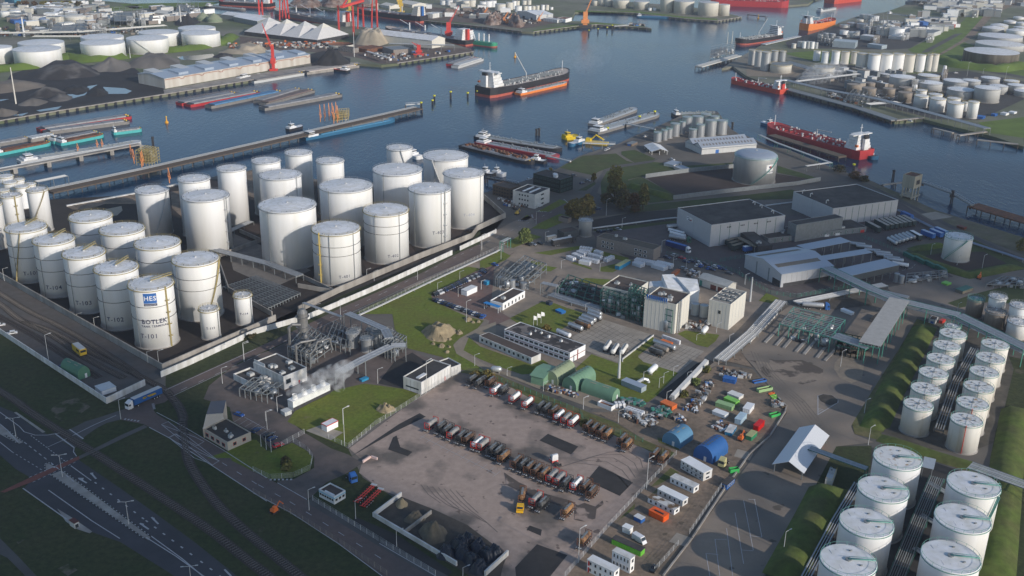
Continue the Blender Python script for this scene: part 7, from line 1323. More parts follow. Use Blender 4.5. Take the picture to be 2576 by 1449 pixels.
for t,x,y,lb in[('a',1510,1115,"orange yellow buoy in the left basin"),('c',317,520,"orange yellow buoy behind the black tanker"),('d',105,168,"yellow green buoy in the upper right river")]:
 a=W(t,x,y);T=thing("channel_buoy",lb,"buoy",tuple(a));q=MB().m(mat("buoy_orange",(.75,.36,.03),.5)).ring([(1.5,-.5),(1.6,1),(.6,2.),(.35,5)],n=10,cap1=True);q.build("float",T);q=MB().m(M_yellow).ring([(.7,5),(.7,6)],n=8,cap0=True,cap1=True);q.build("topmark",T)
def quay(label,t,pts,top=1.2,m_=None,n=60,h0=-6):
 P_=[A3(t,p)for p in pts];o=P_[0];T=thing("quay_wall",label,"quay wall",(o.x,o.y,0));q=MB().m(m_ or M_conc);f=MB().m(M_dark)
 for a,b in zip(P_,P_[1:]):
  a,b=a-o,b-o;d=(b-a).normalized();nn=Vector((d.y,-d.x,0));q.beam(a+nn*.4+Vector((0,0,.35)),b+nn*.4+Vector((0,0,.35)),1.6,.8);k_=max(1,int((b-a).length/9));
  for k in range(k_):c=a+(b-a)*(k+.5)/k_+nn*.9;f.beam(c+Vector((0,0,-6)),c+Vector((0,0,.3)),3.6,1.)if False else f.box(c.x-.9,c.y-.9,-5,c.x+.9,c.y+.9,.2)
 q.build("coping",T);f.build("fender",T)
quay("long sheet pile quay with dark fender bays along the coal yard",'a',[(-300,1145),(0,1095),(560,1000),(1490,855),(2220,735),('b',580,640),('b',1060,575)])
quay("pier wall of the bulk terminal with brown edge",'b',[(1420,575),(2110,470)]);quay("low dock wall of the scrap terminal",'b',[(600,60),(1300,150),(1700,190),('c',0,240),('c',380,285)]);quay("shaded refinery quay wall facing the red tankers",'d',[(340,815),(640,895),(1000,985),(1340,1100)])
quay("curved stone edge of the far middle spit",'c',[(480,290),(900,235),(1060,225),(1400,245),(1550,258)],m_=M_conc);quay("stone edge of the far tank spit",'c',[(1000,95),(1400,120),(1850,170),(2150,190),(2365,155)]);quay("white capped shore wall behind the sandy bund",'e',[(600,660),(1230,545),(1900,400)],m_=M_wconc)
# ================================================================ WALLS, FENCES, RACKS, PROCESS UNITS, LAMPS
def wall(label,t,pts,h=2.4,w_=.4,m_=None,name="wall",cat="wall",joints=True):
 P_=[A3(t,p)for p in pts];o=P_[0].copy();T=thing(name,label,cat,(o.x,o.y,0));q=MB().m(m_ or M_wconc);j=MB().m(M_grey)
 for a,b in zip(P_,P_[1:]):
  a,b=a-o,b-o;d=(b-a).normalized();q.beam(a-d*w_*.5+Vector((0,0,h/2)),b+d*w_*.5+Vector((0,0,h/2)),w_,h)
  if joints:
   n=int((b-a).length/6)
   for k in range(1,n):c=a+(b-a)*k/n;j.beam(c+Vector((0,0,.1)),c+Vector((0,0,h+.02)),.2,w_+.04)
 q.build("panel",T)
 if joints:j.build("panel_joint",T)
def fence(label,t,pts,m_=None,h=2.2,sp=3.):
 P_=[A3(t,p)for p in pts];o=P_[0].copy();T=thing("fence",label,"fence",(o.x,o.y,0));q=MB().m(m_ or M_lgrey);r_=MB().m(m_ or M_lgrey)
 for a,b in zip(P_,P_[1:]):
  a,b=a-o,b-o;n=max(1,int((b-a).length/sp))
  for k in range(n+1):c=a+(b-a)*k/n;q.beam(c,c+Vector((0,0,h)),.12,.12)
  for z_ in(.3,.75,1.2,1.65,h-.05):r_.beam(a+Vector((0,0,z_)),b+Vector((0,0,z_)),.03,.05)
 q.build("post",T);r_.build("wire_mesh",T)
wall("long white concrete wall between the rail yard and the dark grass",'i',[(968,1240),(0,603),(-900,35)],2.6);wall("white concrete wall beside the gate and lorry",'i',[(970,1240),(1312,1075)],2.8);wall("very long white concrete wall along the clinker road",'i',[(1462,1000),(1720,890),(2318,610),('j',620,475),('j',1200,225),('f',1920,1100)],2.8)
wall("short white wall right of the road gap",'f',[(1992,1060),(2318,905),('g',140,900)],2.6);wall("grey concrete bund wall on the rail side of the tanks",'i',[(1475,940),(0,98),(-900,-420)],3.2,.6,M_conc);wall("grey concrete bund wall on the road side of the tanks",'i',[(1475,940),(2318,570),('j',320,490)],3.2,.6,M_conc)
wall("grey concrete bund wall below T-401 and T-402",'j',[(530,415),(900,235),('f',1640,1130),('f',2100,950),('f',2150,880),('g',228,765),('g',30,590)],3.4,.6,M_conc);wall("concrete bund wall left of the pipe manifold",'j',[(290,450),(-100,230),('f',-250,1000)],2.8,.5,M_conc,joints=False)
wall("concrete bund wall between the manifold and T-401",'j',[(530,190+0),(870,250),(530,90)],2.4,.5,M_conc,joints=False);wall("concrete wall between the two dark tank bays",'f',[(0,900),(190,985),(-200,1130)],2.4,.5,M_conc,joints=False)
wall("ribbed dark steel bund wall on the lawn side of the big grey tank",'g',[(1500,405),(1900,350),(2318,312),('h',110,262)],3.,.5,M_grey);wall("ribbed dark steel bund wall on the road side of the big grey tank",'g',[(1750,600),(2318,530),('h',0,505),('h',640,435),('h',835,398)],3.,.5,M_grey)
wall("low white edge wall of the soil bins",'n',[(1215,795),(990,962),(1670,1365)],1.8,.5,M_wconc,joints=False);wall("low white end wall of the black heaps bin",'n',[(2090,1282),(1910,1449)],2.,.6,M_wconc,joints=False);wall("thin wall dividing the soil bins",'n',[(1462,940),(1250,1100)],1.6,.4,M_conc,joints=False)
wall("white jersey barrier wall beside the loading racks",'l',[(445,475),(232,695)],1.4,.5);wall("pale kerb wall along the dirt camp",'l',[(455,1130),(515,1190),(505,1235),(385,1425),('o',2000,450),('o',1790,740),('o',1525,1145),('o',1290,1449)],.7,.5,M_conc,joints=False)
wall("red and white barrier blocks at the yard entrance",'n',[(905,515),(965,475),(1015,492)],1.,.6,mat("faded_red_white",(.6,.45,.42),.7),joints=False);wall("white edge wall of the apron lawn",'k',[(1570,750),(1290,965),(1290,985)],.8,.4,joints=False)
for lb,t,pts,m_ in[("wire fence between the camp cabins and the tank trailer yard",'o',[(1395,455),(1100,770),(830,1060),(560,1370),(480,1460)],M_lgrey),("wire fence along the right side of the cabin camp",'o',[(1765,725),(1505,1105)],M_lgrey),("lower wire fence of the cabin camp",'o',[(1410,1200),(1215,1420)],M_lgrey),("wire fence on the verge below the clinker road",'n',[(0,770),(360,970),(700,1180),(1100,1449)],M_brown),("wire fence above the clinker road beside the bins",'n',[(490,830),(1040,1170),(1500,1449)],M_lgrey),("wire fence beside the dark lawn and tank trailer yard",'n',[(620,320),(780,400),(1000,215),(1300,25),('j',2000,950)],M_lgrey),("wire fence on the green strip above the far trailer row",'k',[(0,1090),(350,1230),(900,1449),('o',640,180),('o',1120,350)],M_green),("wire fence around the roundabout lawn",'n',[(330,350),(440,420),(490,480),(470,575),(330,640),(140,655),(0,590)],M_lgrey),("fence with pale pipe along the clinker road verge",'j',[(1080,440),(1290,345),(1850,75),('f',2318,1060),('g',200,1050)],M_lgrey),("turquoise fence around the loading area",'h',[(0,1075),(210,1040)],M_green),("turquoise fence along the staff car park",'g',[(1690,1095),(2050,1180),(2318,1265),('h',420,1345),('h',640,1375),('h',1250,1270)],M_green),("turquoise fence beside the dark green containers",'h',[(1180,870),(1530,1010),(1900,1175)],M_green),("sliding entrance gate of the plant",'n',[(232,385),(420,280)],M_lgrey)]:fence(lb,t,pts,m_)
def rack(label,t,pts,z,wd,npipe=6,sp=10,pm=None,fm=None,levels=1,name="pipe_rack",roof=None,r=.2,group=None):
 P_=[A3(t,p,z)for p in pts];o=Vector((P_[0].x,P_[0].y,0));T=thing(name,label,"pipe rack" if name=="pipe_rack" else name.replace('_',' '),tuple(o),0,group);P_=[p-o for p in P_]
 q,f=MB().m(pm or M_pipe),MB().m(fm or M_grey)
 for a,b in zip(P_,P_[1:]):
  L=(b-a).length;d=(b-a)/L;nn=Vector((-d.y,d.x,0));n=max(1,int(L/sp))
  for lv in range(levels):
   for k in range(npipe):s_=nn*wd*(-.42+.84*k/max(1,npipe-1))+Vector((0,0,.25-lv*1.8));q.tube([a+s_,b+s_],r*(1+.5*((k*7)%3==0)),5)
  for k in range(n+1):
   c=a+d*(L*k/n)
   for s_ in(-.5,.5):e=c+nn*wd*s_;f.beam((e.x,e.y,0),(e.x,e.y,z+.3),.3,.3)
   for lv in range(levels):f.beam(c-nn*wd*.5-Vector((0,0,.15+lv*1.8)),c+nn*wd*.5-Vector((0,0,.15+lv*1.8)),.25,.3)
  for s_ in(-.5,.5):e=nn*wd*s_+Vector((0,0,.3));f.beam(a+e,b+e,.12,.3)
 if roof:
  g=MB().m(roof)
  for a,b in zip(P_,P_[1:]):g.beam(a+Vector((0,0,1)),b+Vector((0,0,1)),wd+.6,.2)
  g.build("cover",T)
 q.build("pipes",T);f.build("steel_frame",T)
wp=mat("white_pipe",(.55,.55,.54),.5)
for k in range(11):rack("low pipe lane in the manifold field beside T-114",'r',[(145+k*27,275-k*9),(560+k*26,462-k*12)],1.6,1.9,3,5,pm=M_grey,group="manifold pipe lanes",r=.1)
rack("raised pipe rack behind the manifold field",'f',[(-250,1050),(250,1180),(540,1290)],3.5,5,7,8);rack("pipe rack between the two tank blocks",'f',[(100,800),(-80,880),(-400,1100)],2.2,4,6,9)
rack("pale double pipe along the clinker road verge",'j',[(1060,450),(1280,350),(1850,80),('f',2318,1075),('g',180,1055)],.9,1.,2,12,wp);rack("thin pipe bridge over the clinker road",'j',[(575,330),(915,455)],7,1.4,3,30);rack("long pipe bridge across the process plant",'j',[(900,960),(1100,850),(1370,720),(1500,715)],7,4.5,7,10)
rack("elevated pipe rack over the silver plant tanks",'j',[(970,425),(1130,490),(1310,570),(1350,650)],9.5,4,7,9);rack("pipe rack leading from the plant entrance to the green frames",'k',[(640,370),(860,440),(1100,510)],1.2,6,6,8);rack("pipe bridge portal over the plant road",'k',[(560,270),(700,300)],6,3,4,16)
rack("parallel pipe lane down the right side of the plant",'l',[(475,370),(250,620),(0,830)],1.5,6,8,9,wp);rack("wide covered pipe bridge sloping to the loading racks",'l',[(1390,370),(1160,720)],8,9,6,9,fm=M_green,roof=mat("mesh_roof",(.38,.37,.35),.7));rack("long elevated pipe bridge crossing behind the right tank farm",'l',[(820,110),(1180,280),(1400,370),(1850,480),(2400,750)],8,7,8,10,fm=M_green,levels=2)
rack("pipe bridge from the loading racks to the wide covered one",'l',[(890,640),(1160,730)],7,8,8,9,fm=M_green);rack("white pipe lane beside the curved road",'l',[(590,385),(1280,245)],1.5,5,7,9,wp);rack("dark pipe trench line near the brick block",'l',[(1180,280),(1460,345)],1.5,4,5,9)
rack("pipe bridge from the filling canopy to the big tanks",'p',[(430,400),(900,570)],5,3,5,12,fm=M_dgreen);rack("pipe lane between the two big tank columns",'p',[(1480,640),(1330,1000),(1130,1500)],1.5,5,7,8,M_grey,M_dgreen,r=.14);rack("pipe lane on the left foot of the big tanks",'p',[(830,690),(640,1010),(380,1500)],1.2,3,4,8,r=.15);rack("pipe lane between the small tank rows",'l',[(1975,740),(1830,1000),(1700,1370)],1.5,3.4,4,8,r=.15);rack("pipe bridge at the right edge behind the big tanks",'p',[(1750,540),(2250,720)],5,6,6,9,wp)
for k in range(4):rack("cross pipe run between big tanks",'p',[(1350-k*60+60,740+k*270-60),(1560-k*60,830+k*270-60)],1.2,2,3,6,wp,group="cross pipe runs between big tanks")
rack("covered quay pipe bridge of the refinery",'d',[(330,720),(700,810),(1200,900),(1800,1060),(2180,1165)],6,8,8,12);rack("white pipe rack behind the steam cloud",'d',[(450,740),(1020,670)],6,6,6,12,wp);rack("pipe rack on the upper quay near the silo cluster",'d',[(360,560),(640,640),(900,640)],4,14,8,14);rack("pipe rack branch to the quay platform",'d',[(1100,945),(1370,925)],5,8,6,12,wp)
rack("pipe lane by the big grey tank and river",'h',[(330,15),(470,80),(930,250)],4,2.5,4,14,wp,M_dgreen);rack("white pipe line along the warehouse road",'h',[(380,605),(620,575)],.9,1.2,2,10,wp);rack("long white pipe line beside the autumn trees",'g',[(1020,862),(1670,775),(1780,765)],1.,1.2,2,10,wp);rack("blue grey pipe lane along the riverside road",'h',[(1480,640),(1900,850),(2541,1060)],1.,2.5,4,12,mat("blue_pipe",(.22,.27,.36),.5));rack("white pipe portal beside the big grey tank",'h',[(720,275),(930,245)],4,2,3,10,wp)
rack("fat white pipe lying along the weedy strip",'k',[(1735,1310),(2045,985)],1.5,.4,1,10,wp,r=.95);rack("raised pipe rack on the root of the finger jetty",'e',[(330,440),(600,385)],7,5,5,8,wp);rack("turquoise pipe portal over the side street",'g',[(195,985),(265,950)],6,2,3,20,fm=M_green);rack("brown pipe rack of the upper left works",'a',[(0,300),(700,290),(1500,230)],5,14,8,14,M_cream);rack("second pipe rack of the upper left works",'a',[(300,330),(1100,330)],4,12,7,14,M_cream)
rack("pale conveyor on the bulk pier",'b',[(1150,470),(1340,530)],5,3,2,14,roof=M_lgrey);rack("long pale conveyor behind the pier offices",'b',[(1350,400),(1940,415)],6,3,2,14,roof=M_lgrey)
M_grey2=mat("dull_column_steel",(.20,.20,.20),.55,.4,.15,.7)
def unit(label,t,quad,h,nv=4,seed=1,fm=None,vm=None,lv=3,cols=(),name="process_unit",vh=.8,ducts=4,nb=8):
 q4=[A3(t,p)for p in quad];o=q4[0].copy();T=thing(name,label,"process unit",(o.x,o.y,0));rr=random.Random(seed)
 def U(u,v):p=(q4[0]*(1-u)+q4[1]*u)*(1-v)+(q4[3]*(1-u)+q4[2]*u)*v;return p-o
 f=MB().m(fm or M_grey);n,m_=5,3
 for i in range(n+1):
  for j in range(m_+1):c=U(i/n,j/m_);f.beam(c,c+Vector((0,0,h)),.3,.3)
 for l in range(1,lv+1):
  z_=Vector((0,0,h*l/lv))
  for j in range(m_+1):f.beam(U(0,j/m_)+z_,U(1,j/m_)+z_,.25,.35)
  for i in range(n+1):f.beam(U(i/n,0)+z_,U(i/n,1)+z_,.25,.35)
  if l<lv and rr.random()<.8:a_,b_,c_,d_=[U(*p)+z_ for p in((.0,.0),(.6,0),(.6,1),(0,1))];f.add([a_,b_,c_,d_],[(0,1,2,3)])
 f.build("steel_frame",T)
 for k in range(nv):
  c=U(rr.uniform(.1,.9),rr.uniform(.1,.9));r_=rr.uniform(1.,1.9);H=h*rr.uniform(.45,vh);q=MB().m(vm or M_steel);q.ring([(r_,1),(r_,H),(r_*.6,H+r_*.5),(.05,H+r_*.6)],x=c.x,y=c.y,n=14,cap0=True);q.build("vessel",T,smooth=True)
 for(u,v,r_,H)in cols:
  c=U(u,v);q=MB().m(M_grey2);q.ring([(r_,0),(r_,H),(r_*.5,H+r_*.7),(.05,H+r_*.8)],x=c.x,y=c.y,n=16)
  for z_ in range(4,int(H),5):q.ring([(r_+.05,z_),(r_+.8,z_),(r_+.8,z_+.2),(r_+.05,z_+.2)],x=c.x,y=c.y,n=16)
  q.build("column",T)
 for k in range(ducts):
  u_,v_=rr.random(),rr.random();a_,b_=(U(u_,.05),U(u_,rr.uniform(.5,.95)))if k%2 else(U(u_*.4,v_),U(u_*.4+.4,v_));z0,z1=h*rr.uniform(.5,1.1),rr.uniform(1,3);r_=rr.uniform(.18,.38)
  q=MB().m(M_grey2);q.tube([(a_.x,a_.y,z1),(a_.x,a_.y,z0),(b_.x,b_.y,z0),(b_.x,b_.y,z1)],r_,7);q.build("duct",T)
 for k in range(nb):
  c=U(rr.random(),rr.random());q=MB().m(rr.choice([M_lgrey,M_grey,M_dark,M_white,M_steel,M_grey]));s_=rr.uniform(.5,1.2);z_=h*rr.randint(0,max(0,lv-2))/lv;q.box(c.x-s_,c.y-s_*.7,z_,c.x+s_,c.y+s_*.7,z_+s_*1.3);q.build("equipment",T)
 return T
T=unit("tall column plant with bent ducts beside the clinker road",'j',[(440,850),(640,920),(830,780),(610,650)],7,5,2,cols=((.05,.75,2.4,16),(.45,.4,1.1,10),(.62,.3,1.4,9)),ducts=6)
q=MB().m(M_grey2)
def dct(pts,r_=.55):
 q.tube([Vector(p)-T.location for p in pts],r_,9)
for xs in([(455,840,0),(432,500,26)],):pass
c0=at('j',462,850);c1=c0+Vector((0,0,16));dct([c0,c1,c1+Vector((1.5,0,1.5)),c1+Vector((5,1,1))],.7);c0=at('j',515,880);dct([c0,c0+Vector((0,0,9)),c0+Vector((2,1,10)),c0+Vector((8,4,10))]);c0=at('j',640,905);dct([c0,c0+Vector((0,0,6)),c0+Vector((2,1,8)),c0+Vector((3,2,11)),c0+Vector((8,4,12)),c0+Vector((9,5,6))]);q.build("bent_duct",T)
unit("low pipe clutter deck left of the plant building",'j',[(0,1180),(250,1240),(400,1130),(130,1080)],4,4,5,lv=1);unit("dark pump deck between the column and the silver tanks",'j',[(780,740),(1000,800),(1010,650),(860,560)],4,3,7,lv=1,nb=14);unit("small piping deck at the end of the plant pipe bridge",'j',[(1280,790),(1400,850),(1510,740),(1390,690)],6,2,8,lv=2)
for x,y,hw,yb in[(1015,590,50,745),(1150,640,55,785),(1050,560,40,690),(1240,590,45,740),(1190,560,40,680),(1345,580,38,690)]:tank('j',x,y,hw,yb,label="silver plant tank under the elevated pipe rack",group="silver plant tanks",shell=M_steel,roof=M_grey,rail_m=GR,det=0,n=24)
q4=[('j',428,1220),('j',490,1270),('j',830,1085),('j',770,1040)];B=Bld("cooling_tower","long white cooling tower with steaming fan cells","cooling tower",'j',(428,1205),(478,1225),(815,1065),1310,wall=mat("cooling_white",(.66,.68,.68),.6),roof=M_white,par=0)
for k in range(4):x_=B.a*(.12+.25*k);q=MB().m(M_white);q.ring([(B.b*.46,B.h),(B.b*.30,B.h+1.2),(B.b*.32,B.h+2.)],x=x_,y=B.b/2,n=14);q.m(M_dark).ring([(.1,B.h+1.3),(B.b*.3,B.h+1.3)],x=x_,y=B.b/2,n=14);q.build("fan_stack",B.R)
B.pan('f',.0,1,.02,.35,M_dark,"louvre");CT=B
unit("compressor deck with rows of pipes beside the red car park",'k',[(230,260),(440,330),(600,190),(400,110)],6,4,9,lv=2,nb=16);unit("small silver vessels frame left of the entrance office",'k',[(140,300),(240,330),(330,260),(220,200)],5,5,10,lv=1)
unit("green steel pipe frame in front of the brown roofed building",'k',[(1085,520),(1330,600),(1400,520),(1150,450)],11,6,11,M_dgreen,lv=4);unit("green steel pipe frame in front of the lettered building",'k',[(1470,650),(1730,730),(1760,670),(1500,590)],12,6,12,M_dgreen,lv=4);unit("narrow green frame between the two process buildings",'k',[(1330,590),(1470,640),(1500,580),(1370,530)],15,3,13,M_dgreen,lv=5)
unit("dark stored equipment pit behind the brown roofed building",'k',[(700,380),(1100,500),(1120,350),(800,240)],3,2,14,M_dgreen,lv=1,nb=22);unit("turquoise roofless loading rack frame",'l',[(450,645),(842,752),(958,612),(562,510)],6.5,5,15,M_green,lv=1,nb=14,vh=.5,ducts=8)
T=thing("loading_island","row of pale kerbed islands under the turquoise loading rack","loading islands",tuple(at('w',210,395)))
for p0,p1 in[((212,398),(400,205)),((310,425),(480,235)),((382,445),(550,250)),((490,482),(655,300)),((565,502),(705,335)),((680,535),(790,400)),((752,562),(880,430))]:
 q=MB().m(M_conc);q.beam(at('w',*p0,.3)-T.location,at('w',*p1,.3)-T.location,1.3,.6);q.build("kerb",T)
for k in range(12):
 q=MB().m(M_lgrey);u=(k+.5)/12;a_=at('l',450+112*u,645-135*u);b_=at('l',842+116*u,752-140*u);z_=Vector((0,0,6.7));q.beam(a_-T.location+z_,b_-T.location+z_,.12,.16);q.build("roof_purlin",T);unit("turquoise equipment frame beside the loading rack",'l',[(890,790),(1090,830),(1150,740),(930,690)],5,3,16,M_green,lv=1)
for x,y,hw,yb in[(1950,455,35,570),(2032,470,37,590)]:tank('k',x,y,hw,yb,label="narrow cream tank between the two tall process buildings",group="narrow cream tanks",shell=M_cream,roof=M_lgrey,det=0,n=20)
for x,y,hw,yb in[(190,215,28,300),(295,240,26,320),(398,265,30,330)]:tank('k',x,y,hw,yb,label="short silver tank beside the compressor deck",group="short silver tanks",shell=M_steel,roof=M_steel,det=0,n=20)
for x,y,yb in[(1482,1172,1250),(1522,1190,1262)]:tank('h',x,y,22,yb,label="small silver cylinder tank below the loading lanes",group="small silver cylinders",shell=M_steel,roof=M_steel,det=0,n=18)
for lb,t,qd,h_,sd in[("yellow edged piping platform on the refinery quay",'d',[(900,930),(1080,980),(1120,900),(960,870)],7,20),("tangled piping in front of the tan low tanks",'d',[(450,740),(900,720),(900,640),(600,640)],5,21),("far plant tower structure with vessels",'d',[(1060,330),(1260,350),(1260,250),(1080,240)],20,22),("far plant structure beside the grey blue hall",'d',[(640,400),(780,430),(800,360),(650,330)],8,23),("upper left works tower cluster",'a',[(1040,240),(1320,240),(1300,150),(1040,160)],14,24),("low pipework block of the upper left works",'a',[(430,330),(1000,320),(1000,230),(500,240)],7,25),("pipework among the cream tanks at the far dock",'a',[(1600,130),(1800,140),(1800,80),(1620,70)],10,26),("grain plant structure at the top right river bend",'d',[(1480,50),(1720,60),(1740,0),(1500,0)],16,27),("yellow jetty manifold with masts off the refinery",'c',[(2080,560),(2300,500),(2310,440),(2090,490)],9,28),("sunken tangle of pipes beside the shaded brown tanks",'d',[(900,900),(1400,960),(1500,880),(1000,820)],3,29),("stacked blue grey pipes yard below the river road",'h',[(2220,1290),(2530,1300),(2530,1240),(2360,1220)],2,30),("crated goods row below the loading lanes",'h',[(1550,1270),(1900,1220),(1890,1170),(1560,1200)],2,31)]:
 unit(lb,t,qd,h_,6,sd,lv=2 if h_>4 else 1,nb=18,fm=M_grey,vm=M_lgrey)
ru=random.Random(77)
for t,x0,x1,y0,y1,n_,lb in(('a',150,1350,130,320,14,"pipework cluster among the upper left works"),('d',900,1650,200,400,12,"pipework cluster among the far plant tanks"),('d',1500,2350,20,180,10,"pipework cluster near the top right plants"),('d',950,2350,700,900,8,"pipework cluster between the refinery tanks")):
 for k in range(n_):
  x_,y_=ru.uniform(x0,x1),ru.uniform(y0,y1);w2,h2=ru.uniform(25,60),ru.uniform(8,16);unit(lb,t,[(x_,y_+h2),(x_+w2,y_+h2),(x_+w2*1.1,y_),(x_+w2*.1,y_)],ru.uniform(4,11),3,k+40,lv=2,nb=8,fm=ru.choice([M_grey,M_lgrey,M_brown]),vm=ru.choice([M_lgrey,M_white,M_steel]))
  REG[-1]['group']="far pipework clusters"
def arms(label,t,x,y,h,m_,grp):
 a=at(t,x,y,1);T=thing("marine_loader",label,"loading arm",tuple(a),0,grp);q=MB().m(m_);q.tube([(0,0,0),(0,0,h*.45)],.35,6);q.build("riser",T);q=MB().m(m_);q.tube([(-.5,0,h*.4),(0,0,h),(.9,.4,h*.25)],.28,5);q.build("arm",T)
OA=mat("arm_orange",(.72,.28,.10),.5)
for x,y in[(728,1105),(768,1098),(808,1090),(850,1118),(885,1112),(838,1085),(872,1080)]:arms("orange marine loading arm on the finger jetty",'b',x,y,15,OA,"orange loading arms")
for x,y in[(1215,275),(1190,230),(1285,305),(1295,290),(1535,450),(705,160),(880,125),(925,120)]:arms("orange loading arm near the jetty root",'e',x,y,11 if x>1100 else 6,OA,"orange loading arms at the jetty root")
unit("yellow topped access tower on the jetty root",'e',[(1240,290),(1380,300),(1450,260),(1330,240)],11,2,33,YR,lv=5,nb=6);unit("yellow platform cluster beside the finger jetty arms",'b',[(850,1120),(980,1100),(990,1050),(880,1060)],7,1,34,YR,lv=3,nb=6)
RC=mat("crane_red",(.60,.06,.05),.5)
def gantry(label,t,p0,p1,h,sp):
 a,b=at(t,*p0),at(t,*p1);d=(b-a);L=d.length;T=thing("gantry_crane",label,"crane",tuple(a),ang(a,b));q=MB().m(RC)
 for s_ in(0,sp):
  q.beam((0,s_,0),(0,s_,h),1.9,1.9);q.beam((L,s_,0),(L-3,s_,h*1.9),1.9,1.9);q.beam((L*.75,s_,0),(L*.85,s_,h*1.9),1.5,1.5)
 q.build("leg",T);q=MB().m(RC);q.beam((-L*.15,sp/2,h),(L*1.15,sp/2,h),4,3);q.build("boom",T);q=MB().m(RC);q.beam((-L*.1,sp/2,h+1),(L*.95,sp/2,h*2),1.6,1.6);q.beam((L*.95,0,h*1.9),(L*.95,sp,h*1.9),3,3);q.build("stay",T);q=MB().m(M_grey);q.box(L*.7,0,h-4,L*.9,sp,h+3);q.build("trolley",T)
gantry("tall red gantry crane behind the white pyramid roofs",'b',(1030,330),(1245,250),38,20);gantry("left red gantry crane at the far dock",'b',(180,180),(420,185),30,18)
def jibcrane(label,t,x,y,h,jib,m_,dx=(.3,-.9),base=4,grp=None,water=False):
 a=W(t,x,y)if water else at(t,x,y);T=thing("harbour_crane",label,"crane",tuple(a),0,grp);q=MB().m(m_ if not water else M_dark);q.box(-base,-base*.7,0,base,base*.7,2 if not water else 4);q.build("undercarriage",T);q=MB().m(m_);q.beam((0,0,2),(0,0,h),base*.7,base*.7);q.box(-base*.6,-base*.5,h*.3,base*.6,base*.5,h*.5);q.build("tower",T)
 q=MB().m(m_);e=Vector((dx[0]*jib,0,h+dx[1]*jib if dx[1]>0 else h-dx[1]*jib*.9));n=6
 for s_ in(-.6,.6):q.beam((s_,s_,h*.8),e,.5,.5)
 q.beam((0,0,h),e*.5+Vector((0,0,h*.5)),.4,.4);q.build("jib",T)
jibcrane("red mobile harbour crane on the quay beside the pale shed",'b',305,640,26,26,RC,(-.35,.9));jibcrane("red grab unloader crane on the dark pier",'b',1620,500,12,10,RC,(-.8,.3),6);jibcrane("big red level luffing crane at the pier head ship",'b',1890,360,22,26,RC,(.5,.8),8);jibcrane("orange floating crane beside the far middle spit",'c',950,250,22,30,OA,(.4,1.),9,water=True)
for x,y in[(995,100),(1460,110),(1440,60)]:jibcrane("yellow dock crane behind the far scrap quay",'b',x,y,26,16,M_yellow,(.3,.6),5,"yellow dock cranes")
for t,x,y in[('c',30,150),('c',215,200),('c',250,210),('c',535,190),('b',2210,150),('b',2390,190)]:jibcrane("orange scrap handling crane among the scrap heaps",t,x,y,5,12,OA,(.5,.7),3,"scrap handling cranes")
a=at('i',760,820);T=thing("shunting_locomotive","yellow rail shunter standing in the rail yard","locomotive",tuple(a),ang(a,at('i',670,745)));q=MB().m(mat("loco_yellow",(.62,.40,.03),.5));q.box(0,-1.5,1,9,1.5,3.8);q.build("body",T);q=MB().m(M_lgrey);q.box(.4,-1.3,3.8,8.6,1.3,4.1);q.build("roof",T);q=MB().m(M_glass);q.box(-.05,-1.2,2.4,0,1.2,3.4);q.box(1,1.5,2.4,4,1.55,3.3);q.build("window",T);wheels(T,(1.5,4.5,7.5),1.1,.5,.2)
def lamp_proto(loc,h,arm,m_=None):
 T=thing("street_lamp","x","lamp post",loc);q=MB().m(m_ or M_lgrey);q.ring([(.13,0),(.08,h)],n=6,cap1=True);q.build("pole",T)
 for s_ in((-1,1)if arm==2 else(1,)):q=MB().m(M_lgrey);q.beam((0,0,h),(s_*2.,0,h+.35),.12,.12);q.box(min(s_*1.7,s_*2.6),-.18,h+.25,max(s_*1.7,s_*2.6),.18,h+.42);q.build("lamp_head",T)
 return T
LP_={}
def lamp(t,x,y,y2,where,arm=1,rz=.6,grp="lamp posts"):
 p=at(t,x,y);h=hgt(t,x,y,y2)
 if arm not in LP_:T=lamp_proto(tuple(p),10.,arm);LP_[arm]=T;T['label']=where;T['group']=grp
 else:T=dup(LP_[arm],tuple(p),0,where,grp)
 T.rotation_euler.z=rz;T.scale=(1,1,max(.3,h/10.))
for x,y,y2 in[(132,305,150),(515,635,455),(1060,1025,840),(1572,1490,1370)]:lamp('m',x,y,y2,"double armed lamp post on the highway median",2,.2)
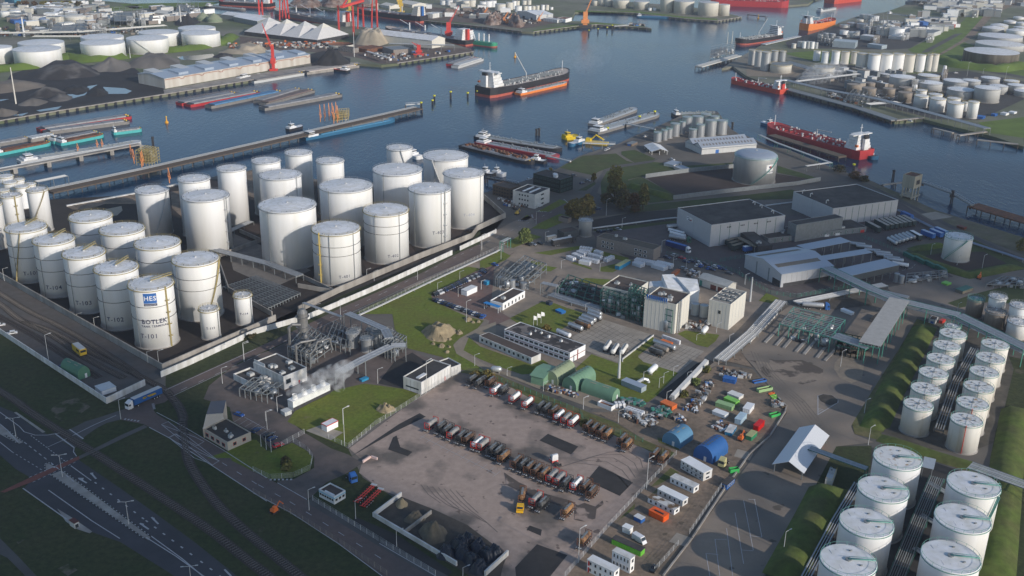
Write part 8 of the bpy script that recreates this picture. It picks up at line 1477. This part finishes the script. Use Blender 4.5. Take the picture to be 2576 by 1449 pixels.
for w_,L_ in{"lamp post by the waterfront terminal and clinker road":[('i',443,865,620),('i',700,480,440),('i',860,570,465),('i',1340,870,770),('i',1440,900,765),('i',2210,860,690),('i',2015,1060,920),('i',40,130,20),('j',690,440,345),('j',912,480,300),('j',1150,130,25),('j',1215,130,40),('j',1608,120,0),('m',995,160,0),('f',2190,1050,930),('g',190,1145,1010),('g',15,1060,920)],"lamp post on the process plant and yard":[('j',40,860,700),('j',235,1400,1310),('j',340,1320,1180),('j',1248,1060,930),('j',1690,1145,855),('n',752,380,72),('j',935,1430,1285),('n',115,245,100),('n',843,980,830),('n',1180,1210,1080),('n',460,910,740),('j',2050,505,315),('j',1975,275,195),('j',1790,220,145),('j',1990,120,45),('j',2125,900,800),('j',2185,200,130),('o',1150,740,485),('o',590,1340,1060),('o',630,75,-20),('o',918,190,90),('n',1725,1449,1380)],"lamp post among the chemical plant lawns":[('k',953,545,460),('k',1478,1165,1075),('k',1620,1220,1130),('k',1660,1180,1085),('k',1750,1110,1030),('k',1875,1145,1080),('k',1688,1330,1255),('k',1960,790,735),('k',2140,720,640),('k',2255,820,740),('k',2158,1010,930),('k',573,1250,1170),('k',935,1410,1310),('k',245,1110,1040),('k',735,140,65),('k',1085,165,90),('k',720,340,258),('k',182,365,300),('k',10,330,250),('k',1745,140,60),('g',1745,1230,1120),('g',1865,1230,1150),('g',1642,1080,975),('g',508,820,710),('g',590,985,895),('g',1142,745,600),('g',1285,860,770),('g',1105,150,60)],"lamp post around the loading area and tank farms":[('l',190,240,165),('l',935,880,760),('l',1120,1240,1140),('p',912,370,225),('p',215,1245,1085),('l',1840,460,390),('h',1760,1015,930),('h',210,1265,1180),('h',2190,1130,1020),('h',1980,1105,1030),('d',1995,690,565),('d',2340,730,610),('d',2140,670,625),('l',240,650,560)]}.items():
 for t,x,y,y2 in L_:lamp(t,x,y,y2,w_)
def mast(label,t,x,y,y2,r=.6,m_=None,water=False):
 p=at(t,x,y);h=hgt(t,x,y,y2);T=thing("chimney_mast",label,"mast",tuple(p));q=MB().m(m_ or M_lgrey);q.ring([(r,0),(r*.55,h)],n=10,cap1=True);q.build("shaft",T)
mast("tall steel chimney beside the boiler shed",'k',1256,1130,895,.7);mast("white chimney stack left of the top middle tanks",'a',1640,225,50,1.2);mast("white chimney stack over the upper left pipe rack",'a',220,330,155,1.4,M_wroof);mast("thin lattice light mast on the coal yard",'a',145,940,610,.7,M_cream);mast("thin tall mast on the pier road",'b',1035,515,290,.5);mast("thin mast beside the huge white tanks",'a',1180,525,430,.5);mast("left yellow mast of the refinery tanker jetty",'c',2238,400,290,.5,M_cream);mast("right yellow mast of the refinery tanker jetty",'c',2280,395,282,.5,M_cream);mast("white vent column beside the fan roofed block",'l',232,375,185,.6);mast("white silo column on the refinery road",'d',1785,680,595,3,M_wroof)
for k,(x,y,y2)in enumerate([(484,660,565),(517,655,545),(552,635,530)]):
 p=at('k',x,y);h=hgt('k',x,y,y2);T=thing("flagpole","white flagpole with white flag on the sunny lawn","flagpole",tuple(p),.4,"white flagpoles");q=MB().m(M_wroof);q.ring([(.1,0),(.07,h)],n=6,cap1=True);q.build("pole",T);q=MB().m(M_wroof);q.add([(0,0,h),(1.8,.3,h-.8),(2.,.2,h-2.6),(0,0,h-2.2)],[(0,1,2,3)]);q.build("flag",T)
for x,y,y2 in[(65,385,282),(108,410,302),(148,432,325)]:mast("bare white flagpole at the plant entrance",'n',x,y,y2,.09,M_wroof);REG[-1]['group']="bare flagpoles"
B=Bld("bus_shelter","small bus shelter with dark red roof beside the highway","bus shelter",'m',(568,990),(610,1018),(648,1000),1062,wall=M_lgrey,roof=mat("shelter_red",(.10,.025,.02),.6),par=0);B.pan('f',.15,.85,.1,.7,M_glass,"glass_side")
for lb,t,x,y,m_ in[("small orange mini digger on the verge",'n',175,925,M_orange),("orange excavator arm beside the green container",'o',1925,330,M_orange),("small yellow digger by the white office",'g',335,735,M_yellow),("small orange tractor on the lower right road",'h',2165,1215,M_orange)]:
 p=at(t,x,y);T=thing("digger",lb,"digger",tuple(p),1.);q=MB().m(M_dark);q.box(-1.6,-1.1,0,1.6,-.6,.7);q.box(-1.6,.6,0,1.6,1.1,.7);q.build("track",T);q=MB().m(m_);q.box(-1.2,-.9,.7,.9,.9,1.7);q.box(-.6,-.7,1.7,.5,.3,2.6);q.build("body",T);q=MB().m(m_);q.tube([(.9,0,1.5),(2.6,0,3.2),(4.2,0,1.2)],.2,5);q.build("arm",T)
for lb,t,x,y,x2,y2,m_ in[("white gas tank capsule on the sunny lawn",'k',1530,1110,1595,1050,M_white),("white capsule tank near the plant corner",'k',2015,745,2050,700,M_white),("silver pipe drum beside the dirt track",'k',95,1080,200,1085,M_alu)]:
 a,b=at(t,x,y),at(t,x2,y2);L=(b-a).length;T=thing("capsule_tank",lb,"tank",tuple(a),ang(a,b));q=MB().m(m_);q.ring([(.1,0),(.8,.3),(1.3,1),(1.3,L-1),(.8,L-.3),(.1,L)],x=0,y=1.9,n=14,ax='x');q.build("tank",T,smooth=True);q=MB().m(M_conc);q.box(1,-.9,0,1.5,.9,.9);q.build("saddle",T);q=MB().m(M_conc);q.box(L-1.5,-.9,0,L-1,.9,.9);q.build("saddle",T)
 # ================================================================ HEAPS, EMBANKMENTS, TREES, STEAM, HAZE, CLOUDS
def vn(x,y,s):return math.sin(x*1.3+s)*math.cos(y*1.7-s*2)+.5*math.sin(x*2.9+y*2.3+s*3)+.25*math.sin(x*6.1-y*5.3+s)
def heap(label,t,x,y,hx,dy,h,m_,seed=1,ridge=.0,name="heap",cat="heap",group=None,rough=.12):
 c=at(t,x,y);e=at(t,x+hx,y);f=at(t,x,y-dy);rx=(e-c).length;ry=(f-c).length;T=MB().m(m_);n,mm=40,14;vs=[];fs=[]
 for j in range(mm+1):
  u=j/mm
  for k in range(n):
   a_=2*math.pi*k/n;rr=(1+.10*vn(math.cos(a_)*2,math.sin(a_)*2,seed));x_,y_=u*rx*math.cos(a_)*rr,u*ry*math.sin(a_)*rr;prof=max(0,1-max(0,(u-ridge)/(1-ridge)))
   z_=h*prof**(1.05 if rough<.3 else .7)*(1+rough*vn(x_/rx*3,y_/ry*3,seed))+rough*h*.18*vn(x_/rx*7,y_/ry*7,seed)*prof;vs.append((x_,y_,max(-.1,z_-.05)))
 for j in range(mm):
  for k in range(n):k2=(k+1)%n;fs.append((j*n+k,j*n+k2,(j+1)*n+k2,(j+1)*n+k)[::-1])
 T.add(vs,fs);o=T.build(name,None,smooth=True,loc=(c.x,c.y,0));tag(o,label,cat,group);return o
CO=mat("coal_heap",(.04,.038,.04),.85,0,.3,.05,col2=(.20,.19,.18),sc2=.03,bump=.5,thr=(.5,.7));AS=mat("ash_heap",(.24,.22,.20),.9,0,.25,.06,col2=(.09,.085,.08),sc2=.03,bump=.5);BK=mat("black_heap",(.03,.03,.032),.8,0,.3,.2,bump=.5);SND=mat("sand_heap",(.42,.36,.28),.95,0,.2,.05,col2=(.30,.26,.2),sc2=.04);SR=mat("scrap_heap",(.30,.25,.22),.85,.1,.4,.25,col2=(.14,.08,.06),sc2=.12,bump=.8)
for lb,x,y,hx,dy,h,m_,rd in[("largest dark coal heap with grey streaks",590,655,330,62,26,CO,.35),("pale pointed ash cone next to the largest coal heap",1010,610,205,45,24,AS,.12),("broad ash and coal heap behind the pale shed",1400,575,250,48,24,AS,.4),("brown grey heap at the left edge of the coal yard",90,790,280,50,14,mat("brown_ash",(.16,.14,.12),.9,0,.2,.05),.4),("grey coal heap with twin tops behind the small black cone",430,855,150,32,17,CO,.2),("black heap in front of the rusty wall",690,815,130,25,10,BK,.5),("small sharp black cone between the puddles",885,850,105,26,14,BK,.05),("pale ash heap beside the lattice mast",300,935,125,28,10,AS,.3),("small grey cone right of the pale ash heap",550,895,110,26,13,CO,.05),("brown heap at the bottom of the coal yard",30,1030,130,30,10,mat("brown_ash",(0,0,0)),.2),("tan sand heap beyond the shed end",2200,470,200,22,9,SND,.6),("dark stone heap beyond the pale shed",2020,510,90,20,9,CO,.2)]:
 heap(lb,'a',x,y,hx,dy,h*.38,m_,int(x),rd)
heap("pale sand heap in front of the long white shed",'b',1195,385,160,30,15,SND,3,.5);heap("dark coal heap beside the pale shed on the quay",'b',840,570,170,32,13,BK,5,.3);heap("sandy heap next to the scrap strewn yard",'b',90,460,160,25,7,SND,6,.6);heap("black roofed mound near the green stores",'a',1690,210,115,25,10,BK,4,.2)
for t,x,y,hx,dy,h in[('c',120,205,90,25,11),('c',330,225,75,24,12),('c',40,140,60,18,8),('b',2300,200,90,24,11),('b',2180,130,80,20,8),('b',600,50,160,22,12),('b',850,45,130,22,12),('b',1150,45,110,18,9),('b',1900,120,90,16,6)]:heap("rusty mixed scrap heap on the scrap terminal",t,x,y,hx,dy,h,SR,int(x),.3,"scrap_heap","heap","scrap heaps",.3)
DS=mat("dry_soil_heap",(.30,.24,.15),.95,0,.25,.4,bump=.6)
heap("large pale soil heap on the green lawn",'j',1800,600,150,75,4.2,DS,2,.35,rough=.25);heap("smaller sandy heap beside the curved dirt track",'j',1830,660,55,26,2,DS,3,.2,rough=.25)
for x,y,r_ in[(1750,665,24),(1750,700,22),(1825,722,34),(1895,728,20),(1875,775,24),(1985,600,36),(2065,480,40),(2160,500,22),(2110,505,20),(1900,660,20)]:heap("small soil mound near the large lawn heap",'j',x,y,r_,r_*.6,r_*.035,DS,x,.3,"soil_mound","soil mound","small soil mounds",.25)
heap("brown soil heap leaning on the bin divider",'n',1480,1110,120,85,5,mat("brown_soil",(.15,.125,.09),.95,0,.25,.4,bump=.6),4,.2,rough=.2);heap("small soil heap in the first bin",'n',1220,860,55,40,2.5,DS,6,.1);heap("earth heap behind the bin divider",'n',1330,980,90,45,2.5,mat("brown_soil",(0,0,0)),7,.3,rough=.25);heap("overgrown rubble heap in the dark lawn corner",'n',1090,85,80,28,2.2,DS,8,.4,rough=.4)
FO=mat("black_foil",(.018,.022,.034),.35,0,.3,.6,bump=.8)
for k,(x,y)in enumerate([(1770,1170),(1850,1220),(1930,1290),(1720,1270),(1800,1330),(1590,1270),(1990,1270),(1860,1390),(1700,1200)]):heap("black foil covered mound in the corner bin",'n',x,y,85,60,2.8,FO,k,.4,"foil_mound","mound","black foil covered mounds",.2)
def junk(label,t,quad,n,seed,s=1.,cs=None,group=None):
 q4=[A3(t,p)for p in quad];o=q4[0].copy();rr=random.Random(seed);T=thing("junk_pile",label,"junk pile",(o.x,o.y,0),0,group);cs=cs or[M_wconc,M_lgrey,M_grey,M_rust,M_brown,M_dark,M_wood,M_conc]+[M_blue,M_white]*(seed%2)
 bs={}
 for k in range(n):
  u,v=rr.random(),rr.random();p=(q4[0]*(1-u)+q4[1]*u)*(1-v)+(q4[3]*(1-u)+q4[2]*u)*v-o;m_=rr.choice(cs);q=bs.setdefault(m_.name,MB().m(m_));a_=rr.uniform(0,3.1);L=s*rr.uniform(.5,1.9);d=Vector((math.cos(a_),math.sin(a_),rr.uniform(-.15,.15)))
  q.beam(p+Vector((0,0,.5))-d*L/2,p+Vector((0,0,.6))+d*L/2,s*rr.uniform(.3,1.1),s*rr.uniform(.4,1.3))
 for q in bs.values():q.build("scrap_piece",T)
for lb,t,qd,n in[("white bags and scrap strewn along the weedy strip",'k',[(1850,1420),(1960,1449),(2130,1180),(2060,1150)],90),("junk pieces behind the barrel barns",'k',[(600,1240),(870,1310),(880,1280),(640,1210)],60),("green frames and debris beside the crosswise barn",'k',[(1270,1340),(1480,1400),(1500,1350),(1290,1320)],50),("scrap and pipe bundles in the corner by the orange container",'o',[(950,150),(1180,230),(1300,150),(1020,90)],110),("green drums and crates below the orange container",'o',[(1180,130),(1330,150),(1360,80),(1210,60)],40),("black tyre and frame heap beside the blue container",'l',[(-60,1360),(40,1400),(60,1340),(0,1320)],40),("blue and white debris at the camp kerb",'l',[(400,1190),(500,1210),(480,1150),(400,1150)],30),("rusty frames left of the blue barns",'o',[(1360,150),(1460,210),(1480,170),(1400,120)],30),("building materials in front of the white office",'g',[(150,600),(420,680),(430,660),(180,590)],60),("stored material pallets beside the brown brick office",'g',[(210,650),(320,700),(330,680),(230,640)],26),("grey valves and fittings near the track bend",'l',[(-40,960),(250,975),(240,950),(20,900)],40),("low scatter of machines on the pier yard",'b',[(300,430),(900,450),(900,400),(350,390)],90),("material scatter on the bulk pier",'b',[(1100,500),(1400,560),(1900,470),(1500,470)],90),("scatter of coloured skips on the far spit",'c',[(1350,235),(1490,240),(1490,225),(1350,215)],24),("white pipes and tubs beside the fan roofed block",'k',[(1850,720),(2100,660),(2080,610),(1870,640)],40),("gas bottle racks behind the orange shed",'g',[(1850,1300),(1990,1320),(1990,1250),(1860,1240)],30),("scrap yard machine clutter",'c',[(-200,150),(500,230),(600,150),(-100,80)],150),("refinery quay fittings clutter",'d',[(700,880),(1000,950),(1020,900),(760,850)],50)]:
 junk(lb,t,qd,n,len(lb)*3,1.3 if t not in 'bcd' else 3.,[M_dgreen,M_green,M_grey]if 'green' in lb[:6]else None)
for k in range(9):junk("stored material scatter in the upper left works",'a',[(k*150-40,330),(k*150+90,330),(k*150+110,250),(k*150-20,250)],26,k+90,3.2,None,"far material scatter")
for k in range(6):junk("stored material scatter at the bulk terminal",'b',[(k*170-100,440-k*8),(k*170+40,450-k*8),(k*170+40,400-k*4),(k*170-100,390-k*4)],24,k+30,3.,[M_rust,M_brown,M_lgrey,M_orange],"far material scatter")
def berm(label,t,pts,wd,h,m_,flat=.25,group=None):
 P_=[A3(t,p)for p in pts];o=P_[0].copy();q=MB().m(m_);vs=[];Q=[]
 for a,b in zip(P_,P_[1:]):
  n=max(2,int((b-a).length/5));Q+=[a+(b-a)*k/n for k in range(n)]
 Q.append(P_[-1])
 for i,p in enumerate(Q):
  a,b=Q[max(i-1,0)],Q[min(i+1,len(Q)-1)];d=(b-a).normalized();nn=Vector((-d.y,d.x,0));hh=h*(1+.1*math.sin(i*1.3))if 0<i<len(Q)-1 else 0
  for s_,z_ in((-.5,0),(-.5*flat-.1,.85),(-.5*flat+.05,1),(.5*flat-.05,1),(.5*flat+.1,.85),(.5,0)):e=p-o+nn*wd*s_;vs.append((e.x,e.y,hh*z_+.05))
 q.add(vs,[(6*i+k,6*i+k+1,6*i+k+7,6*i+k+6)[::-1]for i in range(len(Q)-1)for k in range(5)]);ob=q.build("earth_bank",None,smooth=True,loc=(o.x,o.y,0));struct(ob)
BG=mat("bank_grass",(.085,.125,.022),.95,0,.3,.3,col2=(.09,.10,.03),sc2=.08,bump=.6)
berm("",'l',[(1600,560),(1480,790),(1320,1090),(1190,1370)],11,2.4,BG);berm("",'p',[(600,700),(450,1000),(200,1480)],13,2.6,BG);berm("",'p',[(2140,60),(2060,500),(2000,1100),(1960,1500)],12,2.2,BG);berm("",'p',[(1000,310),(1500,470),(1950,610)],7,1.6,BG)
berm("",'h',[(1560,1010),(1880,1130),(2080,1195),(2500,1110)],9,2.,BG);berm("",'h',[(1600,980),(1880,930)],8,2,BG);berm("",'g',[(1330,470),(1530,530),(1760,600)],9,2.6,BG);berm("",'a',[(-100,640),(300,610),(620,520),(820,550),(1150,520)],22,5,MAT["bright_verge_grass"]);berm("",'a',[(1500,470),(1800,440),(2030,380),(2100,330)],20,5,MAT["bright_verge_grass"]);berm("",'d',[(1740,540),(1900,600),(2250,640),(2512,600)],26,6,MAT["bright_verge_grass"])
LF={}
def leafmat(n,c1,c2):return mat(n,c1,.8,0,.45,.9,col2=c2,sc2=.35)
def tree(label,t,x,y,y2,hw,m_,seed,name="tree",cat="tree",n=900,trunk=True,low=.15,ls=.55,group=None):
 p=at(t,x,y);H=max(1.5,hgt(t,x,y,y2))if y2<y else 3;r_=hw/TILE[t][2]*.67083*depth(p)/FPX;rr=random.Random(seed);T=thing(name,label,cat,tuple(p),0,group)
 if trunk:
  q=MB().m(mat("bark",(.10,.075,.055),.9,0,.2,1.));q.ring([(r_*.07+.15,0),(r_*.05+.1,H*.35),(.06,H*.8)],n=8)
  for k in range(7):a_=k*.9;z_=H*(.25+.07*k);q.tube([(0,0,z_),(math.cos(a_)*r_*.6,math.sin(a_)*r_*.6,z_+H*.2)],.12,4)
  q.build("trunk",T)
 q=MB().m(m_);cl=[]
 for k in range(16):a_,v=rr.uniform(0,6.28),rr.random();z_=H*(low+.12+(.80-low)*v);w_=r_*.62*math.sin(math.pi*min(1,.22+.75*v));cl.append((math.cos(a_)*w_*rr.uniform(.3,1),math.sin(a_)*w_*rr.uniform(.3,1),z_,r_*rr.uniform(.28,.5)))
 for k in range(n):
  cx,cy,cz,cr=cl[k%16];a_,b_=rr.uniform(0,6.28),math.asin(rr.uniform(-1,1));f_=cr*rr.uniform(.6,1.08);x_,y_,z_=cx+math.cos(a_)*math.cos(b_)*f_,cy+math.sin(a_)*math.cos(b_)*f_,cz+math.sin(b_)*f_*min(1,H/(2*r_)*.8)
  s_=ls*rr.uniform(.5,1.2);d1=Vector((rr.uniform(-1,1),rr.uniform(-1,1),rr.uniform(-1,1))).normalized()*s_;d2=d1.cross(Vector((rr.uniform(-1,1),rr.uniform(-1,1),rr.uniform(-1,1)))).normalized()*s_*.7;c=Vector((x_,y_,max(.1,z_)));q.add([c-d1,c-d2,c+d1,c+d2],[(0,1,2,3)])
 q.build("crown",T)
AU=leafmat("autumn_leaves",(.19,.135,.035),(.13,.115,.03));OLV=leafmat("olive_leaves",(.14,.145,.04),(.17,.14,.04));DKL=leafmat("dark_leaves",(.055,.060,.022),(.09,.065,.03));WIL=leafmat("willow_leaves",(.17,.20,.06),(.12,.16,.05));BRD=leafmat("brown_red_leaves",(.10,.05,.022),(.07,.05,.02))
for lb,x,y,y2,hw,m_,n in[("tallest olive yellow tree behind the parking area",1220,600,325,105,OLV,2600),("broad golden brown tree beside the small brick hut",900,790,550,120,AU,3000),("second golden tree leaning on the broad one",975,720,560,60,AU,1500),("slender yellow green tree at the lawn edge",1475,690,465,55,OLV,1400),("dark bushy tree in the middle of the tree group",1290,690,520,90,DKL,1800),("red brown bushy tree right of the dark one",1385,690,540,70,BRD,1400),("dark low tree left in the tree group",1150,650,545,75,DKL,1200),("small brown shrub tree below the slender one",1400,720,650,40,BRD,600),("round pale willow beside the side street",405,1010,875,62,WIL,2000),("golden tree stub behind the broad one",820,760,610,55,AU,900),("small yellow conifer row by the office parking",1030,440,365,22,AU,400)]:
 tree(lb,'g',x,y,y2,hw*1.25,m_,int(x),n=int(n*1.3),ls=.95)
for lb,t,x,y,y2,hw,m_ in[("dark clipped round bush in the roundabout lawn",'n',270,540,470,62,DKL),("brown hedge bush in the roundabout lawn",'n',280,565,510,72,OLV),("autumn shrub hedge at the end of the white warehouse",'j',2140,1020,950,80,AU),("long autumn shrub beside the parked black trailers",'k',60,1150,1060,100,AU),("reed shrub behind the office flags",'k',600,700,650,55,AU),("dark bush at the right picture edge by the river road",'h',2520,980,880,60,OLV),("dark riverside scrub right of the red ship stern",'h',1000,330,270,90,DKL),("second riverside scrub patch",'h',1130,380,320,80,BRD),("third riverside scrub patch near the pump house",'h',1210,400,350,50,DKL),("bush row on the green strip below the fence",'o',640,210,170,60,OLV),("weedy bush between the pipe and white bags",'k',1850,1300,1240,50,OLV),("weedy bush on the strip near the fat pipe",'k',1950,1190,1130,50,WIL),("weedy bush at the upper end of the strip",'k',2050,1080,1020,45,OLV),("conifer hedge patch beside the dark road strip",'i',2250,650,620,60,DKL),("hedge patch on the verge left of the plant",'j',100,560+60,590,60,DKL),("dull bush at the far green edge",'g',640,335,315,20,OLV)]:
 tree(lb+(" of the shore" if len(lb.split())<5 else ""),t,x,y,y2,hw,m_,int(x+y),"bush","bush",n=700,trunk=False,low=0,ls=.6)
rn=random.Random(21)
for k in range(26):x_=rn.uniform(50,950);tree("dark tree in the distant row at the upper left",'a',60+x_*.7,55+rn.uniform(-20,15),15,26,(DKL,OLV,BRD)[k%3],k,n=160,ls=2.2,group="distant trees upper left")
for k in range(14):tree("dark green tree along the far right highway",'d',1950+k*32,150-k*9+rn.uniform(-10,10),120-k*9,14,DKL,k+60,n=120,ls=2.,group="distant trees upper right")
def steam(label,t,blobs,dens,z,name="steam"):
 M=bpy.data.materials.new("steam_vapour");M.use_nodes=True;nt_=M.node_tree;nt_.nodes.remove(nt_.nodes["Principled BSDF"]);out=nt_.nodes["Material Output"];pv=nt_.nodes.new("ShaderNodeVolumePrincipled");pv.inputs["Color"].default_value=(.95,.95,.97,1);no=nt_.nodes.new("ShaderNodeTexNoise");no.inputs["Scale"].default_value=.35;no.inputs["Detail"].default_value=4;g=nt_.nodes.new("ShaderNodeNewGeometry");nt_.links.new(g.outputs["Position"],no.inputs[0]);r_=nt_.nodes.new("ShaderNodeMapRange");r_.inputs[1].default_value=.42;r_.inputs[2].default_value=.7;r_.inputs[4].default_value=dens;nt_.links.new(no.outputs[0],r_.inputs[0]);nt_.links.new(r_.outputs[0],pv.inputs["Density"]);nt_.links.new(pv.outputs[0],out.inputs["Volume"])
 bm=bmesh.new()
 for x,y,zz,r2 in blobs:
  p=at(t,x,y,zz);bmesh.ops.create_icosphere(bm,subdivisions=3,radius=r2,matrix=Matrix.Translation(p)@Matrix.Diagonal((1.3,1,.85,1)))
 me=bpy.data.meshes.new(name);bm.to_mesh(me);me.materials.append(M);o=bpy.data.objects.new(name,me);COL.objects.link(o)
 rm=o.modifiers.new("merge",'REMESH');rm.mode='VOXEL';rm.voxel_size=z;struct(o,'stuff');o['label']=label
steam("white steam plume drifting over the cooling tower",'j',[(500,1150,8,3),(560,1110,9,3.6),(640,1080,10,4),(720,1040,11,4.5),(800,990,12,4.6),(860,960,13,4.4),(920,940,15,4),(950,900,17,3.2),(880,1040,11,2.6),(900,1100,9,2)],.28,.8)
steam("white steam cloud in front of the tan low tank",'d',[(570,720,4,8),(610,690,8,11),(670,660,12,13),(740,650,14,11),(800,620,16,10),(850,600,18,7)],.06,2.5)
steam("faint smoke wisps above the river",'c',[(860,560,6,18),(1020,500,10,18),(980,590,8,14),(1080,470,14,12)],.005,4)
hz=MB().m(M_dark).box(-1400,-60,-9,1700,3300,232).build("haze");hz.data.materials.clear();M=bpy.data.materials.new("haze_air");M.use_nodes=True;nt_=M.node_tree;nt_.nodes.remove(nt_.nodes["Principled BSDF"]);pv=nt_.nodes.new("ShaderNodeVolumePrincipled");pv.inputs["Color"].default_value=(.80,.86,1.0,1);pv.inputs["Density"].default_value=HAZE_D;pv.inputs["Anisotropy"].default_value=.2;nt_.links.new(pv.outputs[0],nt_.nodes["Material Output"].inputs["Volume"]);hz.data.materials.append(M);struct(hz,'stuff');hz['label']="thin bluish haze over the harbour"
CM=bpy.data.materials.new("cloud_white");CM.use_nodes=True;cn=CM.node_tree;cb=cn.nodes["Principled BSDF"];cb.inputs["Base Color"].default_value=(.85,.86,.88,1);cb.inputs["Roughness"].default_value=1;ct=cn.nodes.new("ShaderNodeBsdfTransparent");cx=cn.nodes.new("ShaderNodeMixShader");cx.inputs[0].default_value=CLOUD_A;cn.links.new(ct.outputs[0],cx.inputs[1]);cn.links.new(cb.outputs[0],cx.inputs[2]);cn.links.new(cx.outputs[0],cn.nodes["Material Output"].inputs["Surface"])
def cloud(t,pts,seed,hC=900):
 bm=bmesh.new();rr=random.Random(seed);c0=None
 for x,y,r_ in pts:
  g=at(t,x,y)if t!='w' else Vector((x,y,0));c=g+SD*(hC/SD.z)
  bmesh.ops.create_icosphere(bm,subdivisions=3,radius=1,matrix=Matrix.Translation(c+Vector((0,0,rr.uniform(-12,12))))@Matrix.Diagonal((r_,r_,r_*.30,1)))
 me=bpy.data.meshes.new("cloud");bm.to_mesh(me);me.materials.append(CM);o=bpy.data.objects.new("cloud",me);COL.objects.link(o);struct(o)
 md=o.modifiers.new("m",'REMESH');md.mode='VOXEL';md.voxel_size=9;tx=bpy.data.textures.new("cloudtex",'CLOUDS');tx.noise_scale=30;dm=o.modifiers.new("d",'DISPLACE');dm.texture=tx;dm.strength=16
for t,pts,sd in CLOUDS:cloud(t,pts,sd)
# ================================================================ LABELS OF LOOK-ALIKES
bpy.context.view_layer.update()
ORD="first second third fourth fifth sixth seventh eighth ninth tenth eleventh twelfth thirteenth fourteenth fifteenth sixteenth seventeenth eighteenth nineteenth twentieth".split()
def ordn(k):
 if k<20:return ORD[k]
 n=k+1
 if n>=100:return 'hundred-and-'+ordn(n-101)if n>100 else 'hundredth'
 t_=["","","twenty","thirty","forty","fifty","sixty","seventy","eighty","ninety"][(n//10)%10]
 return(t_+"-"+ORD[n%10-1])if n%10 else{20:"twentieth",30:"thirtieth",40:"fortieth",50:"fiftieth",60:"sixtieth"}.get(n,t_+"-tenth")
by={}
for o in REG:by.setdefault(o['label'],[]).append(o)
for lb,os_ in by.items():
 if len(os_)<2:continue
 os_.sort(key=lambda o:pj(o.matrix_world.translation)[0])
 for k,o in enumerate(os_):
  o['label']=(f"leftmost {lb}" if k==0 else f"rightmost {lb}" if k==len(os_)-1 else f"{lb}, {ordn(k)} from the left")
